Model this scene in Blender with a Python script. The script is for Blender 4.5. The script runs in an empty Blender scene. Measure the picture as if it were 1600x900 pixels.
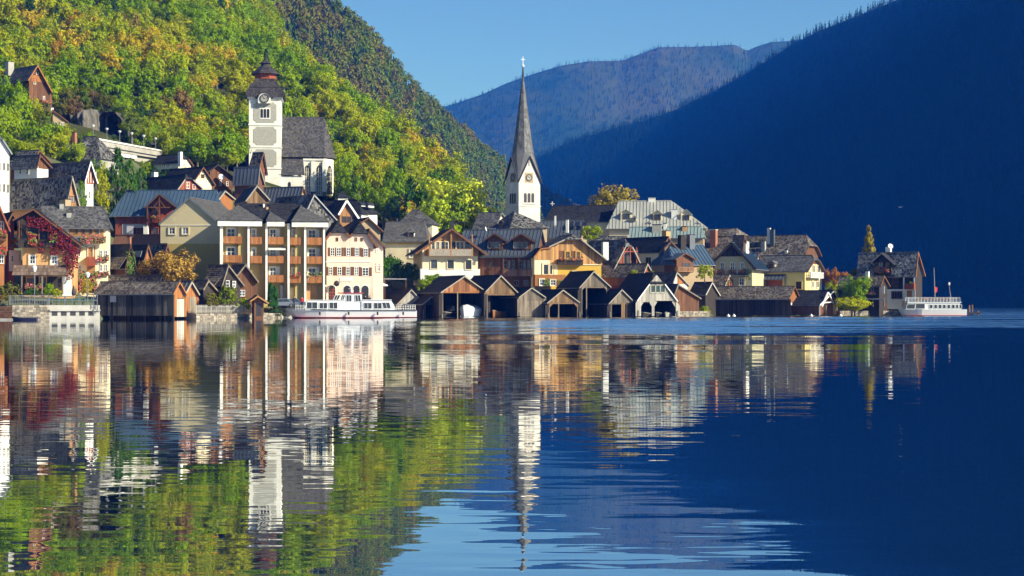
import bpy, bmesh, math, random
import numpy as np
from mathutils import Vector, Matrix, noise as mnoise

scene = bpy.context.scene
COL = scene.collection
R = math.radians
random.seed(7)
rng = np.random.default_rng(11)

# ------------------------------------------------------------------ camera
CAM_Z = 2.25
F = 2560.0            # focal length in photograph pixels (1600 wide)
HY = 474.0            # row of the horizon
cam_data = bpy.data.cameras.new("camera")
cam = bpy.data.objects.new("camera", cam_data)
COL.objects.link(cam)
cam.location = (0, 0, CAM_Z)
cam.rotation_euler = (R(90), 0, 0)
cam_data.sensor_width = 36.0
cam_data.lens = F / 1600.0 * 36.0
cam_data.shift_y = 24.0 / 1600.0
cam_data.clip_start = 0.1
cam_data.clip_end = 30000
scene.camera = cam

# ------------------------------------------------------------------ sky, sun, exposure
SUN_EL, SUN_AZ = 29.0, 116.0       # azimuth clockwise from +Y (the view direction)
world = bpy.data.worlds.new("World")
scene.world = world
world.use_nodes = True
wn = world.node_tree
bg = wn.nodes["Background"]
sky = wn.nodes.new("ShaderNodeTexSky")
sky.sky_type = 'NISHITA'
sky.sun_disc = False
sky.sun_elevation = R(SUN_EL)
sky.sun_rotation = R(SUN_AZ)
sky.altitude = 600
sky.air_density = 1.0
sky.dust_density = 0.0
sky.ozone_density = 8.0
wn.links.new(sky.outputs[0], bg.inputs[0])
bg.inputs[1].default_value = 0.077

sun_data = bpy.data.lights.new("sun", 'SUN')
sun = bpy.data.objects.new("sun", sun_data)
COL.objects.link(sun)
sun_data.energy = 5.0
sun_data.angle = R(0.5)
sun_data.color = (1.0, 0.965, 0.92)
sdir = Vector((math.sin(R(SUN_AZ)) * math.cos(R(SUN_EL)), math.cos(R(SUN_AZ)) * math.cos(R(SUN_EL)), math.sin(R(SUN_EL))))
sun.rotation_euler = sdir.to_track_quat('Z', 'Y').to_euler()

scene.view_settings.view_transform = 'Standard'
scene.view_settings.look = 'None'
scene.view_settings.exposure = 0.75
scene.view_settings.gamma = 1.0
scene.view_settings.use_curve_mapping = False
scene.render.engine = 'CYCLES'
cy = scene.cycles
cy.use_denoising = True
cy.max_bounces = 6
cy.diffuse_bounces = 2
cy.glossy_bounces = 3
cy.transmission_bounces = 2
cy.transparent_max_bounces = 6
cy.volume_bounces = 0
cy.sample_clamp_indirect = 6.0

# ------------------------------------------------------------------ material helpers
def ramp_mix(nt, fac, a, b):
    m = nt.nodes.new("ShaderNodeMix"); m.data_type = 'RGBA'
    nt.links.new(fac, m.inputs[0])
    for sock, v in ((m.inputs[6], a), (m.inputs[7], b)):
        if isinstance(v, (tuple, list)):
            sock.default_value = (*v[:3], 1)
        else:
            nt.links.new(v, sock)
    return m.outputs[2]

def math_node(nt, op, a, b=None, c=None, clamp=False):
    n = nt.nodes.new("ShaderNodeMath"); n.operation = op; n.use_clamp = clamp
    for i, v in enumerate((a, b, c)):
        if v is None: continue
        if isinstance(v, (int, float)): n.inputs[i].default_value = v
        else: nt.links.new(v, n.inputs[i])
    return n.outputs[0]

def pmat(name, c1, c2=None, scale=1.0, rough=0.8, bump=0.0, bscale=None, island=0.0, objvar=0.0,
         spec=0.3, metal=0.0, stretch=(1, 1, 1), detail=4.0, c3=None):
    """procedural material: c1..c2 mottled by noise, optional c3 streaks, variation per piece and per object"""
    m = bpy.data.materials.new(name); m.use_nodes = True
    nt = m.node_tree; bs = nt.nodes["Principled BSDF"]
    bs.inputs["Roughness"].default_value = rough
    bs.inputs["Metallic"].default_value = metal
    bs.inputs["Specular IOR Level"].default_value = spec
    tc = nt.nodes.new("ShaderNodeTexCoord")
    mp = nt.nodes.new("ShaderNodeMapping"); mp.inputs["Scale"].default_value = stretch
    nt.links.new(tc.outputs["Object"], mp.inputs[0])
    c2 = c2 or c1
    nz = nt.nodes.new("ShaderNodeTexNoise"); nz.inputs["Scale"].default_value = scale; nz.inputs["Detail"].default_value = detail
    nz.inputs["Roughness"].default_value = 0.65
    nt.links.new(mp.outputs[0], nz.inputs[0])
    f = math_node(nt, 'MULTIPLY_ADD', nz.outputs[0], 2.4, -0.7, clamp=True)
    col = ramp_mix(nt, f, c1, c2)
    if c3 is not None:
        n3 = nt.nodes.new("ShaderNodeTexNoise"); n3.inputs["Scale"].default_value = scale * 0.37; n3.inputs["Detail"].default_value = 6
        nt.links.new(mp.outputs[0], n3.inputs[0])
        f3 = math_node(nt, 'MULTIPLY_ADD', n3.outputs[0], 5.0, -2.6, clamp=True)
        col = ramp_mix(nt, f3, col, c3)
    if island or objvar:
        fac = None
        if island:
            g = nt.nodes.new("ShaderNodeNewGeometry")
            fac = math_node(nt, 'MULTIPLY_ADD', g.outputs["Random Per Island"], 2 * island, 1 - island)
        if objvar:
            oi = nt.nodes.new("ShaderNodeObjectInfo")
            fo = math_node(nt, 'MULTIPLY_ADD', oi.outputs["Random"], 2 * objvar, 1 - objvar)
            fac = math_node(nt, 'MULTIPLY', fac, fo) if fac is not None else fo
        vm = nt.nodes.new("ShaderNodeVectorMath"); vm.operation = 'SCALE'
        nt.links.new(col, vm.inputs[0]); nt.links.new(fac, vm.inputs[3])
        col = vm.outputs[0]
    nt.links.new(col, bs.inputs["Base Color"])
    if bump:
        b = nt.nodes.new("ShaderNodeBump"); b.inputs["Strength"].default_value = bump; b.inputs["Distance"].default_value = 0.05
        n2 = nt.nodes.new("ShaderNodeTexNoise"); n2.inputs["Scale"].default_value = bscale or scale * 4; n2.inputs["Detail"].default_value = 3
        nt.links.new(mp.outputs[0], n2.inputs[0]); nt.links.new(n2.outputs[0], b.inputs["Height"])
        nt.links.new(b.outputs[0], bs.inputs["Normal"])
    return m

def leaf_mat(name, c1, c2, trans=0.3, objvar=True):
    """leaf: colour between c1 and c2 per tree, lightness per leaf, part of the light shines through"""
    m = bpy.data.materials.new(name); m.use_nodes = True
    nt = m.node_tree
    out = nt.nodes["Material Output"]; nt.nodes.remove(nt.nodes["Principled BSDF"])
    g = nt.nodes.new("ShaderNodeNewGeometry"); oi = nt.nodes.new("ShaderNodeObjectInfo")
    mixf = math_node(nt, 'MULTIPLY_ADD', g.outputs["Random Per Island"], 0.3, math_node(nt, 'MULTIPLY_ADD', oi.outputs["Random"], 0.9, -0.2), clamp=True)
    col = ramp_mix(nt, mixf, c1, c2)
    fac = math_node(nt, 'MULTIPLY_ADD', math_node(nt, 'FRACT', math_node(nt, 'MULTIPLY', g.outputs["Random Per Island"], 17.3)), 0.42, 0.79)
    vm = nt.nodes.new("ShaderNodeVectorMath"); vm.operation = 'SCALE'
    nt.links.new(col, vm.inputs[0]); nt.links.new(fac, vm.inputs[3])
    d = nt.nodes.new("ShaderNodeBsdfDiffuse"); t = nt.nodes.new("ShaderNodeBsdfTranslucent")
    nt.links.new(vm.outputs[0], d.inputs[0]); nt.links.new(vm.outputs[0], t.inputs[0])
    mx = nt.nodes.new("ShaderNodeMixShader"); mx.inputs[0].default_value = trans
    nt.links.new(d.outputs[0], mx.inputs[1]); nt.links.new(t.outputs[0], mx.inputs[2])
    nt.links.new(mx.outputs[0], out.inputs[0])
    return m

# ------------------------------------------------------------------ object helpers
def S(Y): return Y / F
def at(px, py, Y):
    """place in the world seen at photograph pixel (px, py) at distance Y"""
    return Vector(((px - 800.0) * Y / F, Y, CAM_Z + (HY - py) * Y / F))

def link(o, parent=None):
    COL.objects.link(o)
    if parent is not None: o.parent = parent
    return o

def tag(o, label=None, cat=None, group=None, kind=None):
    if label: o["label"] = label
    if cat: o["category"] = cat
    if group: o["group"] = group
    if kind: o["kind"] = kind
    return o

def empty(name, loc, rz=0.0, label=None, cat=None, group=None):
    o = bpy.data.objects.new(name, None)
    o.location = loc; o.rotation_euler = (0, 0, rz); o.empty_display_size = 0.2
    link(o); return tag(o, label, cat, group)

class MB:
    """collects simple shapes into one mesh"""
    def __init__(s): s.v = []; s.f = []
    def add(s, vs, fs):
        n = len(s.v); s.v.extend([tuple(p) for p in vs]); s.f.extend([tuple(i + n for i in f) for f in fs]); return s
    def box(s, x0, x1, y0, y1, z0, z1):
        return s.add([(x0,y0,z0),(x1,y0,z0),(x1,y1,z0),(x0,y1,z0),(x0,y0,z1),(x1,y0,z1),(x1,y1,z1),(x0,y1,z1)],
                     [(0,3,2,1),(4,5,6,7),(0,1,5,4),(1,2,6,5),(2,3,7,6),(3,0,4,7)])
    def bar(s, a, b, w, h=None):
        a = Vector(a); b = Vector(b); d = (b - a)
        if d.length < 1e-6: return s
        d.normalize(); h = h or w
        up = Vector((0,0,1)) if abs(d.z) < 0.95 else Vector((0,1,0))
        x = d.cross(up).normalized(); y = x.cross(d).normalized()
        vs = []
        for p in (a, b):
            for sx, sy in ((-1,-1),(1,-1),(1,1),(-1,1)):
                vs.append(p + x * (sx * w / 2) + y * (sy * h / 2))
        return s.add(vs, [(0,3,2,1),(4,5,6,7),(0,1,5,4),(1,2,6,5),(2,3,7,6),(3,0,4,7)])
    def tube(s, a, b, r0, r1=None, n=8):
        a = Vector(a); b = Vector(b); d = b - a
        if d.length < 1e-6: return s
        d.normalize(); r1 = r0 if r1 is None else r1
        up = Vector((0,0,1)) if abs(d.z) < 0.95 else Vector((0,1,0))
        x = d.cross(up).normalized(); y = x.cross(d).normalized()
        vs = [p + (x * math.cos(2*math.pi*i/n) + y * math.sin(2*math.pi*i/n)) * r for p, r in ((a, r0), (b, r1)) for i in range(n)]
        fs = [(i, (i+1) % n, n + (i+1) % n, n + i) for i in range(n)] + [tuple(range(n-1,-1,-1)), tuple(range(n, 2*n))]
        return s.add(vs, fs)
    def lathe(s, prof, n=12, c=(0,0), rot=0.0, sq=1.0):
        """prof: list of (radius, z)"""
        vs = []; fs = []
        for r, z in prof:
            for i in range(n):
                a = 2*math.pi*i/n + rot
                vs.append((c[0] + r*math.cos(a), c[1] + r*math.sin(a)*sq, z))
        for k in range(len(prof)-1):
            for i in range(n):
                fs.append((k*n+i, k*n+(i+1)%n, (k+1)*n+(i+1)%n, (k+1)*n+i))
        fs.append(tuple(range(n-1,-1,-1))); fs.append(tuple((len(prof)-1)*n + i for i in range(n)))
        return s.add(vs, fs)
    def prism(s, poly, d):
        """poly: planar list of Vectors, extruded by vector d"""
        n = len(poly); poly = [Vector(p) for p in poly]; d = Vector(d)
        return s.add(poly + [p + d for p in poly], [tuple(range(n-1,-1,-1)), tuple(range(n, 2*n))] + [(i,(i+1)%n,n+(i+1)%n,n+i) for i in range(n)])
    def build(s, name, mat, parent=None, kind=None, smooth=False, fixn=True):
        me = bpy.data.meshes.new(name)
        me.from_pydata(s.v, [], s.f); me.update()
        if fixn and len(s.f) < 4000:
            bm = bmesh.new(); bm.from_mesh(me); bmesh.ops.recalc_face_normals(bm, faces=bm.faces); bm.to_mesh(me); bm.free()
        if smooth: me.polygons.foreach_set("use_smooth", [True]*len(me.polygons))
        me.materials.append(mat)
        o = bpy.data.objects.new(name, me); link(o, parent)
        if kind: o["kind"] = kind
        return o

def np_mesh(name, V, Fq, mat, smooth=False):
    """mesh from numpy arrays; Fq (n,k) all of k corners"""
    me = bpy.data.meshes.new(name)
    n, k = Fq.shape
    me.vertices.add(len(V)); me.vertices.foreach_set("co", np.asarray(V, np.float32).ravel())
    me.loops.add(n*k); me.loops.foreach_set("vertex_index", np.asarray(Fq, np.int32).ravel())
    me.polygons.add(n); me.polygons.foreach_set("loop_start", np.arange(0, n*k, k, dtype=np.int32))
    me.polygons.foreach_set("loop_total", np.full(n, k, np.int32))
    if smooth: me.polygons.foreach_set("use_smooth", np.ones(n, bool))
    me.update(calc_edges=True); me.validate()
    if mat: me.materials.append(mat)
    return me

def grid_faces(nu, nv):
    i = np.arange(nu*nv).reshape(nu, nv)
    return np.stack([i[:-1,:-1], i[1:,:-1], i[1:,1:], i[:-1,1:]], -1).reshape(-1, 4)

def vnoise(x, y, sc, seed=0, octv=4):
    """value noise by numpy, about -1..1"""
    out = np.zeros_like(x, dtype=float); amp = 1.0; tot = 0
    for o in range(octv):
        xs = x / sc * 2**o + 13.7*o + seed*7.13; ys = y / sc * 2**o + 5.1*o + seed*3.77
        xi = np.floor(xs); yi = np.floor(ys); fx = xs-xi; fy = ys-yi
        fx = fx*fx*(3-2*fx); fy = fy*fy*(3-2*fy)
        h = lambda a, b: np.modf(np.abs(np.sin(a*127.1 + b*311.7 + seed*17.0)*43758.5453))[0]
        v = (h(xi,yi)*(1-fx)+h(xi+1,yi)*fx)*(1-fy) + (h(xi,yi+1)*(1-fx)+h(xi+1,yi+1)*fx)*fy
        out += (v*2-1)*amp; tot += amp; amp *= 0.5
    return out / tot
# ------------------------------------------------------------------ the land
M_SOIL = pmat("village_ground", (0.07,0.095,0.03), (0.12,0.12,0.06), 0.25, 0.95, 0.3, c3=(0.05,0.08,0.025))
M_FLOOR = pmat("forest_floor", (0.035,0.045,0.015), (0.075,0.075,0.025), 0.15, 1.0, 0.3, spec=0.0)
M_FLOOR2 = pmat("hill_floor", (0.07,0.085,0.022), (0.11,0.10,0.035), 0.02, 1.0, spec=0.0)
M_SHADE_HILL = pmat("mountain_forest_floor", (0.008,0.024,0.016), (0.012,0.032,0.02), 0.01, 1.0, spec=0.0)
M_FAR_HILL = pmat("alpine_meadow_forest", (0.010,0.030,0.018), (0.042,0.058,0.02), 0.006, 1.0, spec=0.0, detail=8, c3=(0.085,0.074,0.02))

# near land: the village bank and the wooded slope behind it, a smooth sheet through known heights
SHORE = [(-300,212),(-100,218),(0,223),(150,231),(300,236),(450,257),(660,268),(1000,276),(1240,292),(1400,302),(1520,307),(1560,330),(1640,420)]
LAND = []     # (X, Y, z)
def gp(px, Y, z): LAND.append(((px-800)*Y/F, Y, z))
def gy(px, py, Y): p = at(px, py, Y); LAND.append((p.x, p.y, p.z))
for px, Y in SHORE[:11]:
    gp(px, Y-12, -3.5); gp(px, Y-1.5, -1.2)
for px, Y, z in [(-100,224,1.7),(0,229,1.8),(75,230,1.8),(150,236,1.9),(300,241,1.4),(400,256,1.5),(470,262,1.9),(560,272,1.9),
                 (640,284,1.6),(740,286,1.9),(850,288,2.0),(960,290,2.0),(1060,290,1.4),(1180,303,1.6),(1290,307,1.3),(1400,309,1.0),(1440,311,-0.3),(1480,314,-2.5),(1560,316,-5),
                 (0,246,5.0),(100,246,4.6),(200,252,4.0),(300,258,3.0),(400,272,4.0),(520,285,5.5),(640,300,8),(740,300,6),(850,304,7),(960,306,7),(1060,306,5),(1180,318,4),(1290,318,2.2),(1400,318,1.0),(1440,320,-1),(1500,322,-4),(1400,345,-2),(1440,360,-5),
                 (0,262,12),(100,262,11.5),(200,275,8),(300,282,9),(400,295,13),(520,312,13),(640,320,11),(740,325,11),(850,330,13),(960,335,11),(1060,335,8),(1180,335,5),(1290,335,2.0),(1400,335,0.5),
                 (0,290,20),(100,288,18),(200,305,20),(300,310,18),(420,345,27.5),(500,340,23.5),(600,345,16),(700,355,14),(850,352,13),(960,355,9),(1060,355,6),(1180,355,2),(1290,355,-1),(1450,350,-3),
                 (850,390,6),(960,390,1),(1100,390,-3),(1300,390,-5),(1500,400,-6),(850,440,-2),(1000,450,-6),(1200,460,-8),(1500,470,-9),(1500,600,-12),(1200,620,-12),(950,640,-12),(1700,520,-12)]:
    gp(px, Y, z)
for a in [(-80,232,320),(60,222,322),(160,214,334),(205,216,350),(262,234,362),(150,262,317),(120,264,324),(138,262,331),(116,218,351),(190,268,328),(235,274,340),(330,262,338),(85,182,345),(10,170,350),
          (0,90,405),(200,90,415),(400,100,450),(440,110,530),(350,210,385),(300,170,390),(200,150,385),
          (500,165,480),(565,205,470),(640,262,440),(700,300,425),(745,372,400),(530,280,395),(600,300,390),(660,345,375),
          (0,-90,500),(200,-110,520),(380,-60,600),(-250,150,400),(-250,-100,520),(-250,240,320),
          (440,190,680),(560,280,620),(640,340,560),(720,400,520),(400,60,760),(200,40,760),(0,0,760),(-250,0,760)]:
    gy(*a)
LP = np.array(LAND)
def tps(r2): return np.where(r2 > 0, r2*np.log(np.maximum(r2, 1e-9))*0.5, 0.0)
_A = LP[:, :2]/100.0
_K = tps(((_A[:,None,:]-_A[None,:,:])**2).sum(-1)) + np.eye(len(LP))*0.0006
_Pm = np.c_[np.ones(len(LP)), _A]
_M = np.block([[_K, _Pm],[_Pm.T, np.zeros((3,3))]])
_W = np.linalg.solve(_M, np.r_[LP[:,2], 0,0,0])
_QX, _QY = zip(*[(-400,222),(152,228.5),(156,246),(300,244),(306,239.5),(436,253),(440,259),(600,271),(606,284),(1054,284),(1060,279),(1108,283),(1114,301),(1306,301),(1314,298),(1408,302),(1436,3000),(1700,3000)])
def ground_z(X, Y):
    X = np.asarray(X, float); Y = np.asarray(Y, float); sh = X.shape
    q = np.stack([X.ravel(), Y.ravel()], -1)/100.0
    out = np.empty(len(q))
    for i in range(0, len(q), 4000):
        b = q[i:i+4000]
        k = tps(((b[:,None,:]-_A[None,:,:])**2).sum(-1))
        out[i:i+4000] = k @ _W[:len(LP)] + _W[len(LP)] + b @ _W[len(LP)+1:]
    out = out.reshape(sh)
    px = 800 + X/np.maximum(Y, 1)*F
    t = Y - np.interp(px, _QX, _QY)
    out = out - 34*np.clip((px-738)/40, 0, 1)*np.clip((Y-352)/40, 0, 1)
    return np.minimum(out, -2.2 + 1.3*np.maximum(t, 0))
def gz(x, y): return float(ground_z(np.array([x]), np.array([y]))[0])

gx, gyy = np.meshgrid(np.linspace(-260, 300, 170), np.linspace(190, 760, 170), indexing='ij')
gzv = ground_z(gx, gyy) + 0.25*vnoise(gx, gyy, 9, 3)
k_edge = np.clip((gx-130)/120, 0, 1)
gzv = gzv - k_edge*14
V = np.stack([gx, gyy, gzv], -1).reshape(-1, 3)
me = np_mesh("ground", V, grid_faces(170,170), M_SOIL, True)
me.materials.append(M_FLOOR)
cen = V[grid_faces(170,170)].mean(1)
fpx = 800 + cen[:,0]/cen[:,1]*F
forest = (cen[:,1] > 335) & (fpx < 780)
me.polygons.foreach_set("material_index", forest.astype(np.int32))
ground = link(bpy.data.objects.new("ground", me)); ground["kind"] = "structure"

def interp(tab, x):
    t = np.array(tab, float); return np.interp(x, t[:,0], t[:,1])

class Ridge:
    """a mountainside: foot line to crest line to the far side, given along image columns, roughened in depth and height"""
    def __init__(s, name, crest, ycrest, yfoot, mat, nu, nv, rough, seed, back=0.6, treeh=0.0, power=1.0, pxs=None):
        px = np.linspace(*(pxs or (crest[0][0], crest[-1][0])), nu)
        cpy = interp(crest, px); Yc = interp(ycrest, px); Yf = interp(yfoot, px)
        zc = CAM_Z + (HY-cpy)*Yc/F - treeh
        t = np.linspace(0, 1, nv)
        nb = nv//4
        tb = np.linspace(0, 1, nb+1)[1:]
        P = np.zeros((nu, nv+nb, 3))
        k = (px-800)/F
        Y = Yf[:,None] + (Yc-Yf)[:,None]*t[None]
        Z = -6 + (zc+6)[:,None]*(t**power)[None]
        Yb = Yc[:,None] + (Yc-Yf)[:,None]*tb[None]*1.0
        Zb = zc[:,None]*(1-back*tb[None])
        YY = np.concatenate([Y, Yb], 1); ZZ = np.concatenate([Z, Zb], 1)
        XX = k[:,None]*YY
        w = np.concatenate([np.sin(np.pi*np.clip(t,0,1))**0.7, np.zeros(nb)+0.0])[None]
        n1 = vnoise(XX, YY*0.6, rough[0], seed, 5)
        ZZ = ZZ + n1*rough[1]*w
        P[...,0] = XX; P[...,1] = YY; P[...,2] = ZZ
        s.P = P; s.nv = nv; s.nu = nu
        me = np_mesh(name, P.reshape(-1,3), grid_faces(nu, nv+nb), mat, True)
        s.ob = link(bpy.data.objects.new(name, me)); s.ob["kind"] = "structure"
    def scatter(s, n, seed, vmax=1.04):
        """n random points on the visible side, even in area"""
        r = np.random.default_rng(seed); P = s.P[:, :int(s.nv*vmax)]
        a = P[1:,:-1]-P[:-1,:-1]; b = P[:-1,1:]-P[:-1,:-1]
        ar = np.linalg.norm(np.cross(a, b), axis=-1)
        c = np.cumsum(ar.ravel()); idx = np.searchsorted(c, r.random(n)*c[-1])
        i, j = np.unravel_index(idx, ar.shape)
        u = r.random(n)[:,None]; v = r.random(n)[:,None]
        return P[i,j]*(1-u)*(1-v) + P[i+1,j]*u*(1-v) + P[i,j+1]*(1-u)*v + P[i+1,j+1]*u*v

H2 = Ridge("hill", [(300,-260),(400,-130),(470,-60),(540,4),(575,42),(620,100),(690,172),(740,215),(790,255),(850,295),(905,325),(960,352),(1040,385)],
           [(300,850),(540,930),(690,1080),(790,1300),(905,1700),(1040,2100)], [(300,560),(540,640),(690,760),(790,930),(905,1250),(1040,1700)],
           M_FLOOR2, 120, 70, (170, 14), 5, treeh=7)
_k = lambda px: (px-800)/F
RM_CREST = [(740,282),(790,262),(836,243),(884,217),(942,198),(1010,179),(1055,164),(1130,127),(1182,97),(1239,60),(1280,39),(1370,3),(1600,-95),(2000,-270),(2300,-640),(2600,-1100)]  # unseen far end of the crest raised to cast shade on the hill
RM_YC = [(740,3100),(836,2925),(1000,2590),(1239,2350),(1370,2060),(1600,1760),(2000,1420),(2600,1120)]
RM_YF = [(px, 705/(_k(px)+0.34)) for px in (740,836,900,1000,1120,1239,1370,1480,1600,1800,2000,2300,2600)]
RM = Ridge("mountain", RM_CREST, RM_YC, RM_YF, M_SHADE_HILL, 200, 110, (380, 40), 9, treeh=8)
FM = Ridge("mountain", [(520,260),(600,210),(680,166),(702,161),(755,143),(792,126),(830,113),(875,99),(920,92),(972,91),(1002,80),(1029,70),(1092,69),(1149,66),(1167,76),(1182,69),(1205,62),(1239,60),(1300,50),(1450,40)],
           [(520,3900),(1450,4200)], [(520,3150),(1450,3300)], M_FAR_HILL, 160, 80, (900, 60), 21, treeh=6)

# ------------------------------------------------------------------ the lake
def make_water():
    m = bpy.data.materials.new("lake_water"); m.use_nodes = True
    nt = m.node_tree; bs = nt.nodes["Principled BSDF"]
    bs.inputs["Base Color"].default_value = (0.004, 0.012, 0.014, 1)
    bs.inputs["Roughness"].default_value = 0.0
    bs.inputs["IOR"].default_value = 1.34
    geo = nt.nodes.new("ShaderNodeNewGeometry")
    def wave(scx, scy, detail, slope_x, slope_y, dist=0.0):
        mp = nt.nodes.new("ShaderNodeMapping"); mp.inputs["Scale"].default_value = (scx, scy, 1)
        mp.inputs["Rotation"].default_value = (0, 0, R(4))
        nt.links.new(geo.outputs["Position"], mp.inputs[0])
        nz = nt.nodes.new("ShaderNodeTexNoise"); nz.inputs["Scale"].default_value = 1.0
        nz.inputs["Detail"].default_value = detail; nz.inputs["Roughness"].default_value = 0.55
        nz.inputs["Distortion"].default_value = dist
        nt.links.new(mp.outputs[0], nz.inputs[0])
        s1 = nt.nodes.new("ShaderNodeVectorMath"); s1.operation = 'SUBTRACT'; s1.inputs[1].default_value = (0.5, 0.5, 0.5)
        nt.links.new(nz.outputs["Color"], s1.inputs[0])
        s2 = nt.nodes.new("ShaderNodeVectorMath"); s2.operation = 'MULTIPLY'; s2.inputs[1].default_value = (slope_x, slope_y, 0)
        nt.links.new(s1.outputs[0], s2.inputs[0])
        return s2.outputs[0]
    def vadd(a, b):
        n = nt.nodes.new("ShaderNodeVectorMath"); n.operation = 'ADD'; nt.links.new(a, n.inputs[0]); nt.links.new(b, n.inputs[1]); return n.outputs[0]
    def vscale(a, f):
        n = nt.nodes.new("ShaderNodeVectorMath"); n.operation = 'SCALE'; nt.links.new(a, n.inputs[0])
        if isinstance(f, float): n.inputs[3].default_value = f
        else: nt.links.new(f, n.inputs[3])
        return n.outputs[0]
    w_small = wave(0.9, 4.4, 2, 0.016, 0.046)
    w_big = wave(0.16, 0.8, 1, 0.004, 0.010, 0.4)
    # calm and ruffled patches
    mp = nt.nodes.new("ShaderNodeMapping"); mp.inputs["Scale"].default_value = (0.012, 0.05, 1)
    nt.links.new(geo.outputs["Position"], mp.inputs[0])
    pn = nt.nodes.new("ShaderNodeTexNoise"); pn.inputs["Scale"].default_value = 1; pn.inputs["Detail"].default_value = 3
    nt.links.new(mp.outputs[0], pn.inputs[0])
    patch = math_node(nt, 'MULTIPLY_ADD', pn.outputs[0], 1.9, -0.30, clamp=False)
    patch = math_node(nt, 'MAXIMUM', patch, 0.25)
    sx = nt.nodes.new("ShaderNodeSeparateXYZ"); nt.links.new(geo.outputs["Position"], sx.inputs[0])
    # a slow swell runs through the open water in the middle of the bay
    w_swell = wave(0.60, 2.9, 2, 0.012, 0.066, 0.3)
    near = math_node(nt, 'MULTIPLY', math_node(nt, 'MULTIPLY_ADD', sx.outputs[1], -0.03, 1.35, clamp=True),
                     math_node(nt, 'MULTIPLY_ADD', math_node(nt, 'DIVIDE', sx.outputs[0], sx.outputs[1]), 8.0, 1.1, clamp=True))
    base = vadd(vscale(vadd(w_small, w_big), patch), vscale(w_swell, near))
    # a breeze ruffles the water off the boathouses
    def band(y0, y1, fade):
        jit = math_node(nt, 'MULTIPLY_ADD', pn.outputs[0], 120.0, -60.0)
        y = math_node(nt, 'ADD', sx.outputs[1], jit)
        a = math_node(nt, 'MULTIPLY_ADD', y, 1.0/fade, -y0/fade, clamp=True)
        b = math_node(nt, 'MULTIPLY_ADD', y, -1.0/fade, y1/fade, clamp=True)
        return math_node(nt, 'MULTIPLY', a, b)
    xr = math_node(nt, 'MULTIPLY_ADD', math_node(nt, 'DIVIDE', sx.outputs[0], sx.outputs[1]), 8.0, 0.65, clamp=True)
    mp2 = nt.nodes.new("ShaderNodeMapping"); mp2.inputs["Scale"].default_value = (0.035, 0.11, 1); nt.links.new(geo.outputs["Position"], mp2.inputs[0])
    pn2 = nt.nodes.new("ShaderNodeTexNoise"); pn2.inputs["Scale"].default_value = 1; pn2.inputs["Detail"].default_value = 4; nt.links.new(mp2.outputs[0], pn2.inputs[0])
    cats = math_node(nt, 'MULTIPLY_ADD', pn2.outputs[0], 4.5, -1.35, clamp=True)     # cat's-paws: the breeze touches down in patches
    breeze = math_node(nt, 'MULTIPLY', math_node(nt, 'MULTIPLY', band(82.0, 900.0, 95.0), xr), cats)
    w_rip = wave(0.9, 3.0, 2, 0.20, 0.45)
    inc = nt.nodes.new("ShaderNodeVectorMath"); inc.operation = 'MULTIPLY'; inc.inputs[1].default_value = (1, 1, 0); nt.links.new(geo.outputs["Incoming"], inc.inputs[0])
    # of steep ripples seen at a low angle only the faces turned to the viewer show
    nrm = vadd(base, vadd(vscale(w_rip, breeze), vscale(inc.outputs[0], math_node(nt, 'MULTIPLY', breeze, 0.13))))
    up = nt.nodes.new("ShaderNodeVectorMath"); up.operation = 'ADD'; up.inputs[1].default_value = (0, 0, 1)
    nt.links.new(nrm, up.inputs[0])
    nn = nt.nodes.new("ShaderNodeVectorMath"); nn.operation = 'NORMALIZE'; nt.links.new(up.outputs[0], nn.inputs[0])
    nt.links.new(nn.outputs[0], bs.inputs["Normal"])
    # seen low the surface mirrors strongly, more so the flatter the view
    gl = nt.nodes.new("ShaderNodeBsdfGlossy"); gl.inputs["Roughness"].default_value = 0.0; gl.inputs["Color"].default_value = (0.93, 0.95, 0.96, 1)
    nt.links.new(nn.outputs[0], gl.inputs["Normal"])
    lw = nt.nodes.new("ShaderNodeLayerWeight"); lw.inputs[0].default_value = 0.5; nt.links.new(nn.outputs[0], lw.inputs["Normal"])
    mx = nt.nodes.new("ShaderNodeMixShader")
    nt.links.new(math_node(nt, 'MULTIPLY', math_node(nt, 'POWER', lw.outputs["Facing"], 2.0), 0.88, clamp=True), mx.inputs[0])
    nt.links.new(bs.outputs[0], mx.inputs[1]); nt.links.new(gl.outputs[0], mx.inputs[2])
    nt.links.new(mx.outputs[0], nt.nodes["Material Output"].inputs[0])
    return m
M_WATER = make_water()
lake = MB().add([(-2500,-60,0),(4000,-60,0),(4000,7000,0),(-2500,7000,0)], [(0,1,2,3)]).build("lake_water", M_WATER)
lake["kind"] = "structure"
lakebed = MB().add([(-3000,-100,-14),(4500,-100,-14),(4500,7500,-14),(-3000,7500,-14)], [(0,1,2,3)]).build("lake_bed", M_SOIL)
lakebed["kind"] = "structure"

# ------------------------------------------------------------------ the air
def make_haze():
    m = bpy.data.materials.new("haze_air"); m.use_nodes = True
    nt = m.node_tree; nt.nodes.remove(nt.nodes["Principled BSDF"])
    v = nt.nodes.new("ShaderNodeVolumePrincipled")
    v.inputs["Color"].default_value = (0.012, 0.17, 1.0, 1)
    v.inputs["Absorption Color"].default_value = (1, 1, 1, 1)
    v.inputs["Density"].default_value = 0.00016
    v.inputs["Anisotropy"].default_value = 0.0
    nt.links.new(v.outputs[0], nt.nodes["Material Output"].inputs["Volume"])
    return m
haze = MB().box(-2600, 3600, -150, 5300, -15.5, 790).build("haze", make_haze())
haze["kind"] = "stuff"
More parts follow.
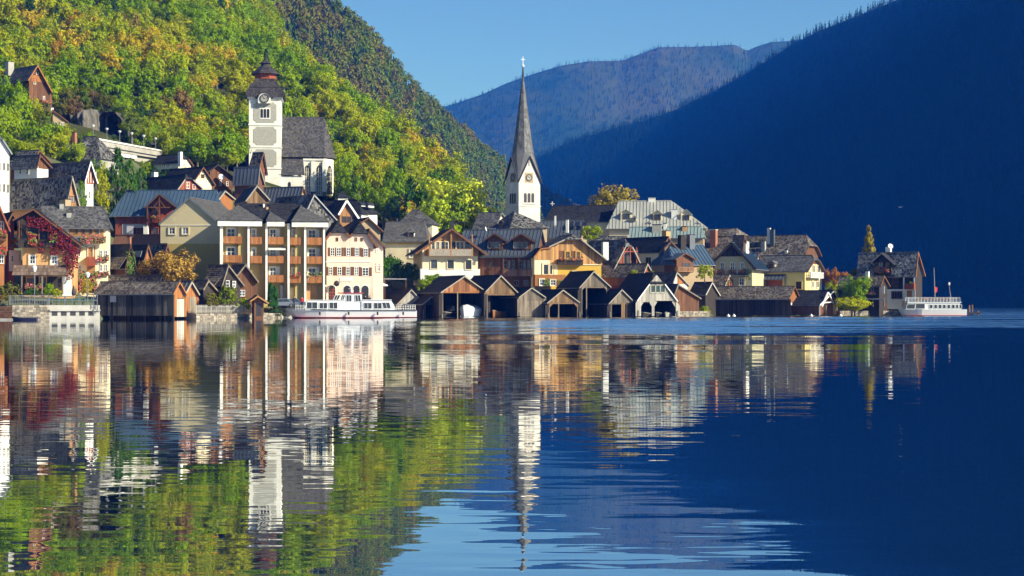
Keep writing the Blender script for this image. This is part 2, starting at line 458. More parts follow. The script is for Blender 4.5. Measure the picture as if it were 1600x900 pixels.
# ------------------------------------------------------------------ building materials
P_WHITE = pmat("white_plaster", (0.80,0.78,0.72), (0.68,0.65,0.57), 0.8, 0.9, 0.15, c3=(0.60,0.56,0.47))
P_CREAM = pmat("cream_plaster", (0.78,0.68,0.46), (0.70,0.59,0.38), 0.7, 0.9, 0.15, c3=(0.58,0.49,0.33))
P_YELLOW = pmat("yellow_plaster", (0.74,0.60,0.24), (0.66,0.52,0.20), 0.5, 0.9, 0.1, c3=(0.58,0.46,0.20))
P_OCHRE = pmat("ochre_plaster", (0.58,0.36,0.05), (0.50,0.31,0.045), 0.7, 0.9, 0.15)
P_GOLD = pmat("golden_plaster", (0.62,0.42,0.06), (0.55,0.37,0.05), 0.7, 0.9)
P_PINK = pmat("pink_plaster", (0.74,0.56,0.45), (0.66,0.49,0.39), 0.6, 0.9, 0.1, c3=(0.52,0.38,0.30))
P_BEIGE = pmat("beige_plaster", (0.64,0.53,0.30), (0.57,0.47,0.26), 0.5, 0.9, 0.1, c3=(0.42,0.36,0.23))
P_BEIGE_D = pmat("mustard_plaster", (0.44,0.33,0.10), (0.40,0.30,0.09), 0.5, 0.9, 0.1)
P_GREEN = pmat("pale_green_plaster", (0.52,0.47,0.28), (0.46,0.42,0.26), 0.7, 0.9, 0.1)
P_GREY = pmat("grey_rough_plaster", (0.42,0.40,0.34), (0.30,0.29,0.25), 2.5, 0.95, 0.5)
P_ORANGE = pmat("apricot_plaster", (0.60,0.34,0.13), (0.50,0.28,0.11), 0.8, 0.9, 0.1)
P_TAN = pmat("tan_plaster", (0.40,0.29,0.17), (0.34,0.25,0.15), 0.8, 0.9, 0.2)
P_LILAC = pmat("lilac_plaster", (0.50,0.47,0.50), (0.44,0.41,0.45), 0.8, 0.9, 0.1)
STONE = pmat("pale_church_stone", (0.64,0.60,0.53), (0.46,0.43,0.38), 1.4, 0.95, 0.4, c3=(0.74,0.71,0.64))
CONCRETE = pmat("pale_concrete", (0.42,0.40,0.36), (0.30,0.285,0.25), 0.6, 0.95, 0.3, c3=(0.27,0.25,0.22))
RUBBLE = pmat("rubble_stone", (0.34,0.29,0.22), (0.20,0.17,0.13), 0.9, 0.95, 0.5, island=0.45)
W_BROWN = pmat("brown_timber", (0.17,0.075,0.03), (0.10,0.042,0.018), 1.2, 0.8, 0.3, island=0.3, stretch=(3,3,0.4))
W_ORANGE = pmat("orange_timber", (0.357,0.145,0.038), (0.255,0.093,0.025), 1.2, 0.75, 0.3, island=0.25, stretch=(3,3,0.4))
W_HONEY = pmat("honey_timber", (0.359,0.187,0.070), (0.281,0.133,0.047), 1.2, 0.75, 0.3, island=0.25, stretch=(3,3,0.4))
W_RED = pmat("red_timber", (0.30,0.075,0.03), (0.20,0.05,0.02), 1.2, 0.75, 0.3, island=0.25, stretch=(3,3,0.4))
W_GREY = pmat("weathered_timber", (0.26,0.205,0.145), (0.11,0.09,0.065), 1.2, 0.9, 0.4, island=0.4, stretch=(3,3,0.4))
W_PALE = pmat("bleached_timber", (0.426,0.394,0.328), (0.312,0.287,0.238), 1.2, 0.9, 0.4, island=0.25, stretch=(3,3,0.4))
W_TAN = pmat("sun_browned_timber", (0.245,0.150,0.068), (0.150,0.088,0.044), 1.2, 0.85, 0.4, island=0.4, stretch=(3,3,0.4))
W_DARK = pmat("blackened_timber", (0.048,0.036,0.026), (0.022,0.017,0.013), 1.2, 0.85, 0.4, island=0.5, stretch=(3,3,0.4))
W_WHITE = pmat("white_paint", (0.80,0.79,0.75), (0.72,0.70,0.66), 2, 0.6)
W_TRIM = pmat("pale_bargeboard", (0.350,0.315,0.252), (0.266,0.231,0.175), 2, 0.8)
R_SLATE = pmat("grey_slate", (0.121,0.117,0.109), (0.069,0.066,0.065), 0.9, 0.75, island=0.5, c3=(0.13,0.125,0.115), spec=0.15)
R_SPECK = pmat("lichened_slate", (0.121,0.116,0.107), (0.064,0.062,0.057), 0.9, 0.75, island=0.95, c3=(0.22,0.21,0.19), spec=0.18)
R_NAVE = pmat("weathered_church_slate", (0.085,0.08,0.075), (0.05,0.047,0.045), 0.9, 0.8, island=0.5)
R_TOWER = pmat("dark_tower_shingle", (0.060,0.052,0.046), (0.034,0.030,0.028), 0.9, 0.8, island=0.5)
R_SPIRE = pmat("spire_slate", (0.15,0.15,0.145), (0.10,0.10,0.097), 0.9, 0.7, island=0.4, spec=0.3)
W_RUSTY = pmat("rust_brown_planks", (0.38,0.155,0.05), (0.17,0.075,0.035), 1.0, 0.85, 0.4, island=0.5, stretch=(3,3,0.4))
GLASS_CURTAIN = pmat("curtained_glass", (0.30,0.29,0.27), (0.06,0.06,0.065), 2.2, 0.12, spec=0.6)
GLASS_BRIGHT = pmat("painted_sky_glass", (0.05,0.065,0.085), (0.02,0.025,0.03), 0.8, 0.05, spec=0.8)  # bluish sky reflection put into the glass colour
P_MUSTARD_SHADE = pmat("shade_mustard_plaster", (0.50,0.38,0.14), (0.44,0.33,0.12), 0.5, 0.9, 0.1, c3=(0.38,0.29,0.12))  # apartment yellow darkened, the walls' shade put into the colour
W_AMBER = pmat("amber_timber", (0.52,0.28,0.10), (0.36,0.18,0.06), 1.2, 0.75, 0.3, island=0.35, stretch=(3,3,0.4))
W_RAIL = pmat("light_brown_railing", (0.36,0.20,0.10), (0.26,0.14,0.07), 1.2, 0.8, 0.3, island=0.3)
R_GLIT = pmat("painted_glitter_slate", (0.16,0.155,0.145), (0.06,0.058,0.054), 1.5, 0.6, island=0.95, c3=(0.34,0.33,0.31), spec=0.5)  # the roof's sparkle put into the colour as pale slates
W_SHED = pmat("silvered_shed_boards", (0.11,0.095,0.075), (0.03,0.025,0.02), 1.2, 0.85, 0.4, island=0.8, stretch=(3,3,0.4))
R_DARK = pmat("dark_slate", (0.036,0.036,0.038), (0.02,0.02,0.022), 0.9, 0.7, island=0.45, spec=0.12)
R_MID = pmat("grey_fibre_slate", (0.120,0.114,0.105), (0.090,0.087,0.081), 0.7, 0.8, island=0.25, spec=0.15)
R_BROWN = pmat("brown_roof_tile", (0.22,0.105,0.055), (0.16,0.075,0.04), 0.9, 0.85, island=0.35)
R_RUST = pmat("rusty_roof_board", (0.20,0.14,0.10), (0.11,0.075,0.05), 0.9, 0.85, island=0.35)
R_BLUE = pmat("blue_sheet_metal", (0.075,0.12,0.17), (0.05,0.085,0.125), 0.4, 0.45, spec=0.5, metal=0.2)
R_BGREY = pmat("blue_grey_sheet_metal", (0.10,0.115,0.13), (0.07,0.08,0.095), 0.4, 0.5, spec=0.5, metal=0.2)
R_PALE = pmat("pale_sheet_metal", (0.44,0.43,0.37), (0.33,0.33,0.28), 0.35, 0.55, spec=0.4, metal=0.15)
R_TEAL = pmat("verdigris_sheet_metal", (0.27,0.34,0.31), (0.22,0.28,0.26), 0.35, 0.55, spec=0.4, metal=0.15)
R_SHINGLE = pmat("wood_shingle", (0.150,0.125,0.100), (0.070,0.058,0.046), 0.9, 0.9, island=0.7, c3=(0.21,0.19,0.16), spec=0.15)
BRICK_M = pmat("red_brick", (0.36,0.15,0.075), (0.27,0.11,0.06), 1.5, 0.9, 0.3)
GLASS = pmat("window_glass", (0.015,0.018,0.022), (0.03,0.033,0.038), 0.4, 0.08, spec=0.6)
BLACKM = pmat("black_iron_and_shade", (0.02,0.02,0.022), (0.03,0.03,0.03), 2, 0.5)  # black for iron, and for flat panels that paint the shade of openings
GREYM = pmat("grey_metal", (0.22,0.23,0.235), (0.16,0.165,0.17), 1, 0.45, spec=0.5, metal=0.3)
FLOWER_R = pmat("red_geraniums", (0.55,0.035,0.05), (0.30,0.02,0.03), 2.5, 0.8, island=0.4)
FLOWER_P = pmat("pink_geraniums", (0.62,0.16,0.16), (0.45,0.07,0.08), 2.5, 0.8, island=0.4)
LEAF_P = pmat("plant_green", (0.06,0.13,0.02), (0.10,0.17,0.03), 2.5, 0.8, island=0.5)
LEAF_Y = pmat("plant_yellow_green", (0.20,0.24,0.03), (0.13,0.19,0.03), 2.5, 0.8, island=0.5)
CREEPER = pmat("red_creeper", (0.22,0.014,0.02), (0.09,0.008,0.012), 1.5, 0.8, island=0.6)
IVY = pmat("ivy_green", (0.05,0.14,0.015), (0.09,0.18,0.02), 1.5, 0.8, island=0.5)

def clump_mesh(rects, size, seed, n):
    """leaves scattered in boxes (x0,x1,y0,y1,z0,z1)"""
    r = np.random.default_rng(seed); Cs = []
    vol = np.array([max((b[1]-b[0]),.1)*max((b[5]-b[4]),.1) for b in rects]); vol /= vol.sum()
    for b, f in zip(rects, vol):
        m = max(4, int(n*f)); q = r.random((m,3))
        Cs.append(np.stack([b[0]+(b[1]-b[0])*q[:,0], b[2]+(b[3]-b[2])*q[:,1], b[4]+(b[5]-b[4])*q[:,2]],1))
    C = np.concatenate(Cs); Nn = r.normal(0,1,(len(C),3)) + np.array([0.2,-0.9,0.5])
    return leaf_quads_lib(C, Nn, size, r)
def leaf_quads_lib(C, N, size, r):
    n = len(C); D = N/np.linalg.norm(N, axis=1)[:,None]
    T = np.cross(D, r.normal(0,1,(n,3))); T /= np.linalg.norm(T, axis=1)[:,None]; B = np.cross(D, T)
    s = size*r.uniform(.6,1.4,n)[:,None]
    V = np.stack([C+T*s, C+B*s*.65, C-T*s, C-B*s*.65],1).reshape(-1,3)
    return V, np.arange(4*n).reshape(n,4)

# ------------------------------------------------------------------ roof coverings
def poly_uv(poly):
    P = [Vector(p) for p in poly]
    n = (P[1]-P[0]).cross(P[2]-P[0]).normalized()
    if n.z < 0: n = -n
    u = Vector((0,0,1)).cross(n)
    u = u.normalized() if u.length > 1e-4 else Vector((1,0,0))
    v = n.cross(u)
    o = P[0]
    return o, u, v, n, [((p-o).dot(u), (p-o).dot(v)) for p in P]
def span(uv, v):
    xs = []
    m = len(uv)
    for i in range(m):
        (u0,v0),(u1,v1) = uv[i], uv[(i+1)%m]
        if (v0-v)*(v1-v) < 0: xs.append(u0+(u1-u0)*(v-v0)/(v1-v0))
    return (min(xs), max(xs)) if len(xs) >= 2 else None
_sh = random.Random(99)
def lay_shingles(mb, poly, row=0.34, wid=0.30, lift=0.05):
    o, u, v, n, uv = poly_uv(poly)
    v0 = min(a[1] for a in uv); v1 = max(a[1] for a in uv)
    nr = max(1, int((v1-v0)/row)); row = (v1-v0)/nr
    for k in range(nr):
        sp = span(uv, v0+row*(k+0.5))
        if not sp: continue
        a, b = sp; m = max(1, int((b-a)/wid)); w = (b-a)/m; off = 0.5*w*(k%2)
        for i in range(m + (k%2)):
            ua = max(a, a+i*w-off); ub = min(b, a+(i+1)*w-off)
            if ub-ua < 0.05: continue
            l0 = lift + _sh.uniform(-.018,.022); l1 = 0.012
            va = v0+row*k - _sh.uniform(0,.05); vb = v0+row*(k+1)
            g = 0.008
            p = [o+u*(ua+g)+v*va+n*l0, o+u*(ub-g)+v*va+n*(l0+_sh.uniform(-.012,.012)), o+u*(ub-g)+v*vb+n*l1, o+u*(ua+g)+v*vb+n*l1, o+u*(ua+g)+v*va+n*0.004, o+u*(ub-g)+v*va+n*0.004]
            mb.add(p, [(0,1,2,3),(4,5,1,0)])
def lay_seams(mb, poly, pitch=0.68, h=0.10, w=0.055):
    o, u, v, n, uv = poly_uv(poly)
    uvT = [(b, a) for a, b in uv]
    a0 = min(a[0] for a in uv); a1 = max(a[0] for a in uv)
    m = max(2, int((a1-a0)/pitch)); pt = (a1-a0)/m
    for i in range(m+1):
        uu = min(max(a0+pt*i, a0+0.05), a1-0.05)
        sp = span(uvT, uu)
        if not sp or sp[1]-sp[0] < 0.2: continue
        mb.bar(o+u*uu+v*(sp[0])+n*h*0.5, o+u*uu+v*(sp[1])+n*h*0.5, w, h)

def cover_lathe(parent, prof, n, c, rot, mat, row=0.34, wid=0.3):
    """shingles over a faceted tower roof"""
    mb = MB(); ring = lambda r, z: [Vector((c[0]+r*math.cos(2*math.pi*i/n+rot), c[1]+r*math.sin(2*math.pi*i/n+rot), z)) for i in range(n)]
    for (r0,z0),(r1,z1) in zip(prof, prof[1:]):
        if z1-z0 < 0.02 or r1 > r0: continue
        A, B = ring(r0,z0), ring(r1,z1)
        for i in range(n): lay_shingles(mb, [A[i],A[(i+1)%n],B[(i+1)%n],B[i]], row, wid, 0.045)
    if mb.v: mb.build("shingles", mat, parent, kind="stuff", fixn=False)
def add_roof(parent, polys, mat, cover, t=0.16, name="roof", ridge=None, ridge_mat=None):
    mb = MB()
    for P in polys:
        _, _, _, n, _ = poly_uv(P)
        mb.prism(P, -n*t)
    o = mb.build(name, mat, parent)
    c = MB()
    if cover == 'seam':
        for P in polys: lay_seams(c, P)
        if c.v: c.build("standing_seams", mat, o, kind="stuff")
    elif cover:
        row, wid = {'slate': (0.36,0.32), 'shingle': (0.34,0.24), 'fine': (0.30,0.26), 'board': (0.9,0.3)}[cover]
        for P in polys: lay_shingles(c, P, row, wid)
        if c.v: c.build("shingles", mat, o, kind="stuff", fixn=False)
    if ridge:
        r = MB()
        for a, b in ridge: r.bar(Vector(a)+Vector((0,0,.05)), Vector(b)+Vector((0,0,.05)), 0.26, 0.14)
        r.build("ridge_cap", ridge_mat or mat, o)
    return o

# ------------------------------------------------------------------ buildings
class House:
    """a building: an Empty at its base; every size is read off sight lines onto its own walls, then kept in metres"""
    def __init__(s, name, label, px, base, Y, th, cat="house", group=None):
        p = at(px, base, Y); s.th = R(th); s.o = p
        s.root = empty(name, p, s.th, label, cat, group)
        s.c, s.sn = math.cos(s.th), math.sin(s.th)
        s.faces = {'F': (Vector((0,0,0)), Vector((1,0,0)), Vector((0,-1,0)))}
        s.zg = gz(p.x, p.y) - p.z
    def loc(s, w):
        d = Vector(w) - s.o
        return Vector((d.x*s.c + d.y*s.sn, -d.x*s.sn + d.y*s.c, d.z))
    def ray(s, px, py):
        a = s.loc((0,0,CAM_Z)); b = s.loc(((px-800)/F*100, 100, CAM_Z+(HY-py)/F*100)); return a, b-a
    def hit(s, axis, val, px, py):
        a, d = s.ray(px, py); i = 'xyz'.index(axis); t = (val - a[i])/d[i]; return a + d*t
    def fhit(s, face, px, py, n=0.0):
        """(u, z) where the sight line meets a wall plane moved out by n"""
        o, u, nn = s.faces[face]; a, d = s.ray(px, py)
        t = ((o + nn*n) - a).dot(nn)/d.dot(nn); p = a + d*t - o
        return p.dot(u), p.z
    def P(s, face, u, z, n=0.0):
        o, uu, nn = s.faces[face]; return o + uu*u + nn*n + Vector((0,0,z))
    def fbox(s, mb, face, u0, u1, z0, z1, n0, n1):
        if u1 < u0: u0, u1 = u1, u0
        vs = [s.P(face,u,z,n) for z in (z0,z1) for (u,n) in ((u0,n0),(u1,n0),(u1,n1),(u0,n1))]
        return mb.add(vs, [(0,3,2,1),(4,5,6,7),(0,1,5,4),(1,2,6,5),(2,3,7,6),(3,0,4,7)])
    def depth_to(s, a, px):
        """length along local +y from local point a until it is seen at column px"""
        k = (px-800)/F
        wx = s.o.x + a.x*s.c - a.y*s.sn; wy = s.o.y + a.x*s.sn + a.y*s.c
        return (wx - k*wy)/(s.sn + k*s.c)

    def gable(s, L, A, Rr, back=None, D=None, roof=R_SLATE, wall=P_WHITE, cover='slate', fo=0.5, ov=0.5, bo=0.3, t=0.16,
              hipf=None, hipb=None, z0=None, trim=W_BROWN, y0=0.0, walls=True, trimw=0.22, ridge=True):
        """gable to the front: roof edge corners L, apex A, Rr are seen on the plane y0-fo"""
        l, a, r = (s.hit('y', y0-fo, *q) for q in (L, A, Rr))
        if not l.x < a.x < r.x: print('BAD GABLE', s.root.get('label'), l.x, a.x, r.x)
        if D is None: D = s.depth_to(a, back) - fo - bo
        D = max(D, 1.5)
        yf, yb = y0-fo, y0+D+bo
        s.g = dict(xl=l.x, zl=l.z, xa=a.x, za=a.z, xr=r.x, zr=r.z, yf=yf, yb=yb, D=D, y0=y0)
        ol, orr = ov if isinstance(ov, tuple) else (ov, ov)
        x0, x1 = l.x+ol, r.x-orr
        sl = (a.z-l.z)/(a.x-l.x); sr = (a.z-r.z)/(r.x-a.x)
        tv = t*1.25
        s.top = lambda x: (l.z+(x-l.x)*sl if x < a.x else r.z+(r.x-x)*sr) - tv
        s.x0, s.x1 = x0, x1
        s.faces['F'] = (Vector((0,y0,0)), Vector((1,0,0)), Vector((0,-1,0)))
        s.faces['L'] = (Vector((x0,0,0)), Vector((0,1,0)), Vector((-1,0,0)))
        s.faces['R'] = (Vector((x1,0,0)), Vector((0,1,0)), Vector((1,0,0)))
        # roof polygons, hips cut in
        Lp = [Vector((l.x,yf,l.z)), Vector((l.x,yb,l.z))]; Rp = [Vector((r.x,yf,r.z)), Vector((r.x,yb,r.z))]
        rf, rb = Vector((a.x,yf,a.z)), Vector((a.x,yb,a.z))
        polys = []; cuts = []
        def hip(y, sgn, spec):
            drop, setb = spec
            zh = max(a.z-drop, max(l.z, r.z)) if drop < 90 else None
            if zh is None:
                pl, pr = Vector((l.x,y,l.z)), Vector((r.x,y,r.z))
            else:
                pl = Vector((l.x+(zh-l.z)/sl, y, zh)); pr = Vector((r.x-(zh-r.z)/sr, y, zh))
            top = Vector((a.x, y+sgn*setb, a.z))
            polys.append([pl, pr, top]); cuts.append((pl, pr, top)); return pl, pr, top
        lf = [Lp[0]]; rfp = [Rp[0]]
        if hipf: pl, pr, tp = hip(yf, 1, hipf); lf += ([pl] if hipf[0] < 90 else []); rfp += ([pr] if hipf[0] < 90 else []); rf = tp
        lb = [Lp[1]]; rbp = [Rp[1]]
        if hipb: pl, pr, tp = hip(yb, -1, hipb); lb += ([pl] if hipb[0] < 90 else []); rbp += ([pr] if hipb[0] < 90 else []); rb = tp
        polys.insert(0, lf + [rf, rb] + lb[::-1]); polys.insert(1, rfp + [rf, rb] + rbp[::-1])
        s.roof = add_roof(s.root, polys, roof, cover, t, ridge=[(rf, rb)] if ridge else None, ridge_mat=R_DARK if roof in (R_DARK,) else None)
        s.polys = polys
        for q, hh in ((l, 'l'), (r, 'r')):
            gm = MB(); gm.tube((q.x, yf+.1, q.z-.12), (q.x, yb-.1, q.z-.12), .075, .075, 6); gm.build("gutter", GREYM, s.roof)
        if trim:
            m = MB()
            for q in (l, r):
                e = Vector((a.x, yf-0.03, a.z)); b = Vector((q.x, yf-0.03, q.z))
                if hipf and hipf[0] < 90:
                    zh = a.z-hipf[0]; e = b + (e-b)*((zh-b.z)/(e.z-b.z))
                if not (hipf and hipf[0] >= 90): m.bar(b - Vector((0,0,.10)), e - Vector((0,0,.10)), 0.06, trimw)
            if m.v: m.build("bargeboard", trim, s.roof)
        s.reveal = wall
        if walls:
            zb = min(s.zg - 1.0, -0.5) if z0 is None else z0
            bm = bmesh.new()
            prof = [(x0,zb),(x1,zb),(x1,s.top(x1)),(a.x,s.top(a.x)),(x0,s.top(x0))]
            fr = [bm.verts.new((x,y0,z)) for x,z in prof]; bk = [bm.verts.new((x,y0+D,z)) for x,z in prof]
            bm.faces.new(fr); bm.faces.new(bk[::-1])
            for i in range(5): bm.faces.new((fr[(i+1)%5], fr[i], bk[i], bk[(i+1)%5]))
            bmesh.ops.recalc_face_normals(bm, faces=bm.faces)
            for pl, pr, tp in cuts:
                n = (pr-pl).cross(tp-pl).normalized(); n = n if n.z > 0 else -n
                res = bmesh.ops.bisect_plane(bm, geom=bm.verts[:]+bm.edges[:]+bm.faces[:], plane_co=pl-n*t*1.3, plane_no=n, clear_outer=True)
                ed = [e for e in res['geom_cut'] if isinstance(e, bmesh.types.BMEdge)]
                if ed: bmesh.ops.contextual_create(bm, geom=ed)
            me = bpy.data.meshes.new("wall"); bm.to_mesh(me); bm.free(); me.materials.append(wall)
            s.wall = link(bpy.data.objects.new("wall", me), s.root)
        return s

    def long(s, eL, eR, rL, rR, w, back_w=None, roof=R_SLATE, wall=P_WHITE, cover='slate', ov=0.5, t=0.16, z0=None, walls=True):
        """eaves side toward the lake: eave ends eL, eR seen on the plane x=0, ridge ends rL, rR a run w behind it"""
        a, b = s.hit('x', 0, *eL), s.hit('x', 0, *eR); c, d = s.hit('x', w, *rL), s.hit('x', w, *rR)
        ze = (a.z+b.z)/2; zr = (c.z+d.z)/2; W2 = w + (back_w or w)
        y1, y0 = a.y, b.y; q1, q0 = min(c.y, y1), max(d.y, y0)
        if y1-q1 < 0.5: q1 = y1
        if q0-y0 < 0.5: q0 = y0
        s.g = dict(xl=0, zl=ze, xa=w, za=zr, xr=W2, zr=ze, yf=y0, yb=y1, D=y1-y0, y0=y0)
        E = [Vector((0,y0,ze)), Vector((0,y1,ze)), Vector((W2,y1,ze)), Vector((W2,y0,ze))]; T0, T1 = Vector((w,q0,zr)), Vector((w,q1,zr))
        polys = [[E[0],T0,T1,E[1]], [E[3],E[2],T1,T0]]
        if q0 > y0: polys.append([E[3],T0,E[0]])
        if q1 < y1: polys.append([E[1],T1,E[2]])
        s.roof = add_roof(s.root, polys, roof, cover, t, ridge=[(T0,T1)]); s.polys = polys
        gm = MB(); gm.tube((-.02, y0+.1, ze-.12), (-.02, y1-.1, ze-.12), .075, .075, 6); gm.build("gutter", GREYM, s.roof)
        s.x0, s.x1 = ov, W2-ov
        sl = (zr-ze)/w
        s.top = lambda x: min(ze+x*sl, ze+(W2-x)*sl*w/(W2-w)) - t*1.25
        s.faces['F'] = (Vector((0,y0+ov,0)), Vector((1,0,0)), Vector((0,-1,0))); s.faces['L'] = (Vector((ov,0,0)), Vector((0,1,0)), Vector((-1,0,0)))
        s.reveal = wall
        if walls:
            zb = min(s.zg-1, -.5) if z0 is None else z0
            m = MB()
            if q0 > y0 and q1 < y1: m.box(ov, W2-ov, y0+ov, y1-ov, zb, s.top(ov))
            else:
                prof = [(ov,zb),(W2-ov,zb),(W2-ov,s.top(W2-ov)),(w,s.top(w)),(ov,s.top(ov))]
                ya = y0+ov if q0 == y0 else q0; yb_ = y1-ov if q1 == y1 else q1
                m.prism([Vector((x,ya,z)) for x,z in prof], (0,yb_-ya,0))
                if q0 > y0: m.box(ov, W2-ov, y0+ov, ya-.002, zb, s.top(ov))
                if q1 < y1: m.box(ov, W2-ov, yb_+.002, y1-ov, zb, s.top(ov))
            s.wall = m.build("wall", wall, s.root)
        return s

    def block(s, face, x0, y0, x1, y1, n0, n1, mat, name="wall", parent=None, kind=None):
        u0, z1 = s.fhit(face, x0, y0, n1); u1, z0 = s.fhit(face, x1, y1, n1)
        return s.fbox(MB(), face, u0, u1, z0, z1, n0, n1).build(name, mat, parent or s.root, kind)

    def planks(s, face, x0, x1, ytop, ybot, mat, pitch=0.26, n=0.0, th=0.05, slope=True, holes=(), name="planks", parent=None):
        """upright boards on a wall between columns x0, x1, from row ybot up to the roof line (or to ytop)"""
        u0, zb = s.fhit(face, x0, ybot, n); u1, _ = s.fhit(face, x1, ybot, n)
        if u1 < u0: u0, u1 = u1, u0
        zt = s.fhit(face, (x0+x1)/2, ytop, n)[1] if ytop is not None else None
        hs = []
        for hx0, hy0, hx1, hy1 in holes:
            a, b = s.fhit(face, hx0, hy0, n), s.fhit(face, hx1, hy1, n); hs.append((min(a[0],b[0]), max(a[0],b[0]), min(a[1],b[1]), max(a[1],b[1])))
        m = MB(); k = max(1, int((u1-u0)/pitch)); w = (u1-u0)/k
        for i in range(k):
            a, b = u0+i*w+0.012, u0+(i+1)*w-0.012; c = (a+b)/2
            side = {'L': s.x0, 'R': s.x1}.get(face)
            lim = (s.top(side) - 0.02) if side is not None else 1e9
            tz = [s.top(a), s.top(b)] if (face == 'F' and slope) else [lim, lim]
            if zt is not None: tz = [min(q, zt) for q in tz]
            segs = [(zb, None)]
            for h in hs:
                if h[0] < c < h[1]:
                    ns = []
                    for lo, hi in segs:
                        if hi is None: hi_ = min(tz)
                        else: hi_ = hi
                        if h[2] > lo: ns.append((lo, min(h[2], hi_)))
                        if h[3] < hi_: ns.append((max(h[3], lo), hi))
                    segs = ns
            dn = n + th + _sh.uniform(-.012,.018)
            for lo, hi in segs:
                t0, t1 = (tz if hi is None else (hi, hi))
                if min(t0,t1) - lo < 0.05: continue
                vs = [s.P(face,a,lo,n), s.P(face,b,lo,n), s.P(face,b,t1,n), s.P(face,a,t0,n), s.P(face,a,lo,dn), s.P(face,b,lo,dn), s.P(face,b,t1,dn), s.P(face,a,t0,dn)]
                m.add(vs, [(4,5,6,7),(0,4,7,3),(1,2,6,5),(3,7,6,2),(0,1,5,4)])
        if m.v: return m.build(name, mat, parent or s.root, kind="stuff", fixn=True)

    def win(s, face, rects, frame=W_WHITE, bars=(1,1), shut=None, n=0.0, pane=GLASS, fw=0.09, sill=None, box=None, name="window", parent=None):
        for x0, y0, x1, y1 in rects:
            a, b = s.fhit(face, x0, y0, n), s.fhit(face, x1, y1, n)
            u0, u1 = sorted((a[0], b[0])); z0, z1 = sorted((a[1], b[1]))
            m = MB(); d0, d1 = n-0.01, n+0.09
            s.fbox(m, face, u0, u0+fw, z0, z1, d0, d1); s.fbox(m, face, u1-fw, u1, z0, z1, d0, d1)
            s.fbox(m, face, u0+fw, u1-fw, z0, z0+fw, d0, d1); s.fbox(m, face, u0+fw, u1-fw, z1-fw, z1, d0, d1)
            for i in range(bars[0]):
                c = u0 + (u1-u0)*(i+1)/(bars[0]+1); s.fbox(m, face, c-0.035, c+0.035, z0+fw, z1-fw, d0, d1-0.03)
            for i in range(bars[1]):
                c = z0 + (z1-z0)*(i+1)/(bars[1]+1); s.fbox(m, face, u0+fw, u1-fw, c-0.03, c+0.03, d0, d1-0.035)
            if sill: s.fbox(m, face, u0-0.08, u1+0.08, z0-0.1, z0-0.002, d0, n+0.2)
            w = m.build(name, frame, parent or s.root)
            if parent is None and not shut and u1-u0 > 0.5:
                q = MB()
                for a0,a1,b0,b1 in ((u0-.13,u0,z0-.13,z1+.13),(u1,u1+.13,z0-.13,z1+.13),(u0,u1,z1,z1+.13),(u0,u1,z0-.13,z0)): s.fbox(q, face, a0,a1,b0,b1, n-.012, n+.14)
                q.build('reveal', getattr(s, 'reveal', P_CREAM), w)
            if parent is None or parent.parent is None or True:
                s.fbox(MB(), face, u0+fw*0.5, u1-fw*0.5, z0+fw*0.5, z1-fw*0.5, n-0.005, n+0.025).build("pane", _sh.choice((GLASS, GLASS, GLASS_CURTAIN, GLASS_BRIGHT)) if pane is GLASS else pane, w if parent is None else parent)
            if shut:
                sw = (u1-u0)*0.48
                for c0, c1 in ((u0-sw-0.02, u0-0.02), (u1+0.02, u1+sw+0.02)):
                    q = MB(); s.fbox(q, face, c0, c1, z0-0.02, z1+0.02, n-0.005, n+0.06); s.fbox(q, face, c0+0.08, c1-0.08, z0+0.08, z1-0.08, n+0.06, n+0.075)
                    q.build("shutter", shut, w if parent is None else parent)
            if box: s.flowers(face, x0-1, y1-0.5, x1+1, y1+3.5, box, n=n+0.05)

    def flowers(s, face, x0, y0, x1, y1, mats=(FLOWER_R, LEAF_P), n=0.0, depth=0.45, dens=60, name="flower_box", tray=True):
        a, b = s.fhit(face, x0, y0, n), s.fhit(face, x1, y1, n)
        u0, u1 = sorted((a[0], b[0])); z0, z1 = sorted((a[1], b[1]))
        o = s.fbox(MB(), face, u0, u1, z0, z0+(z1-z0)*0.35, n, n+0.25).build(name, W_BROWN, s.root) if tray else None
        par = o or s.root
        for k, mt in enumerate(mats):
            r = np.random.default_rng(int(abs(x0*13+y0*7))+k); m = int(dens*max(1,(u1-u0))*max(.6,(z1-z0)))
            uu = r.uniform(u0,u1,m); zz = r.uniform(z0,z1,m) + 0.12*np.sin(uu*3+k); nn = n + r.uniform(0.02, depth, m)
            C = np.array([tuple(s.P(face,float(p),float(q),float(w))) for p,q,w in zip(uu,zz,nn)])
            nv = np.array(tuple(s.faces[face][2])); N = r.normal(0,.7,(m,3)) + nv + np.array([0,0,.5])
            V, Q = leaf_quads_lib(C, N, 0.13, r)
            ob = link(bpy.data.objects.new("blossoms" if mt in (FLOWER_R, FLOWER_P) else "leaves", np_mesh("leaves", V, Q, mt)), par)
            if not tray: ob.name = "creeper"

    def balcony(s, face, x0, ytop, x1, ybot, d=1.1, wood=W_ORANGE, style='board', n=0.0, pitch=0.2, floor=True, rail=None, posts=0, ppost=None):
        a, b = s.fhit(face, x0, ytop, n+d), s.fhit(face, x1, ybot, n+d)
        u0, u1 = sorted((a[0], b[0])); z0, z1 = sorted((a[1], b[1]))
        m = MB()
        s.fbox(m, face, u0, u1, z0, z0+0.14, n, n+d)
        s.fbox(m, face, u0-0.02, u1+0.02, z1-0.09, z1, n+d-0.1, n+d+0.03)
        for e in (u0, u1-0.08): s.fbox(m, face, e, e+0.08, z1-0.09, z1-0.002, n, n+d-0.1)
        k = max(2, int((u1-u0)/2.2)+1)
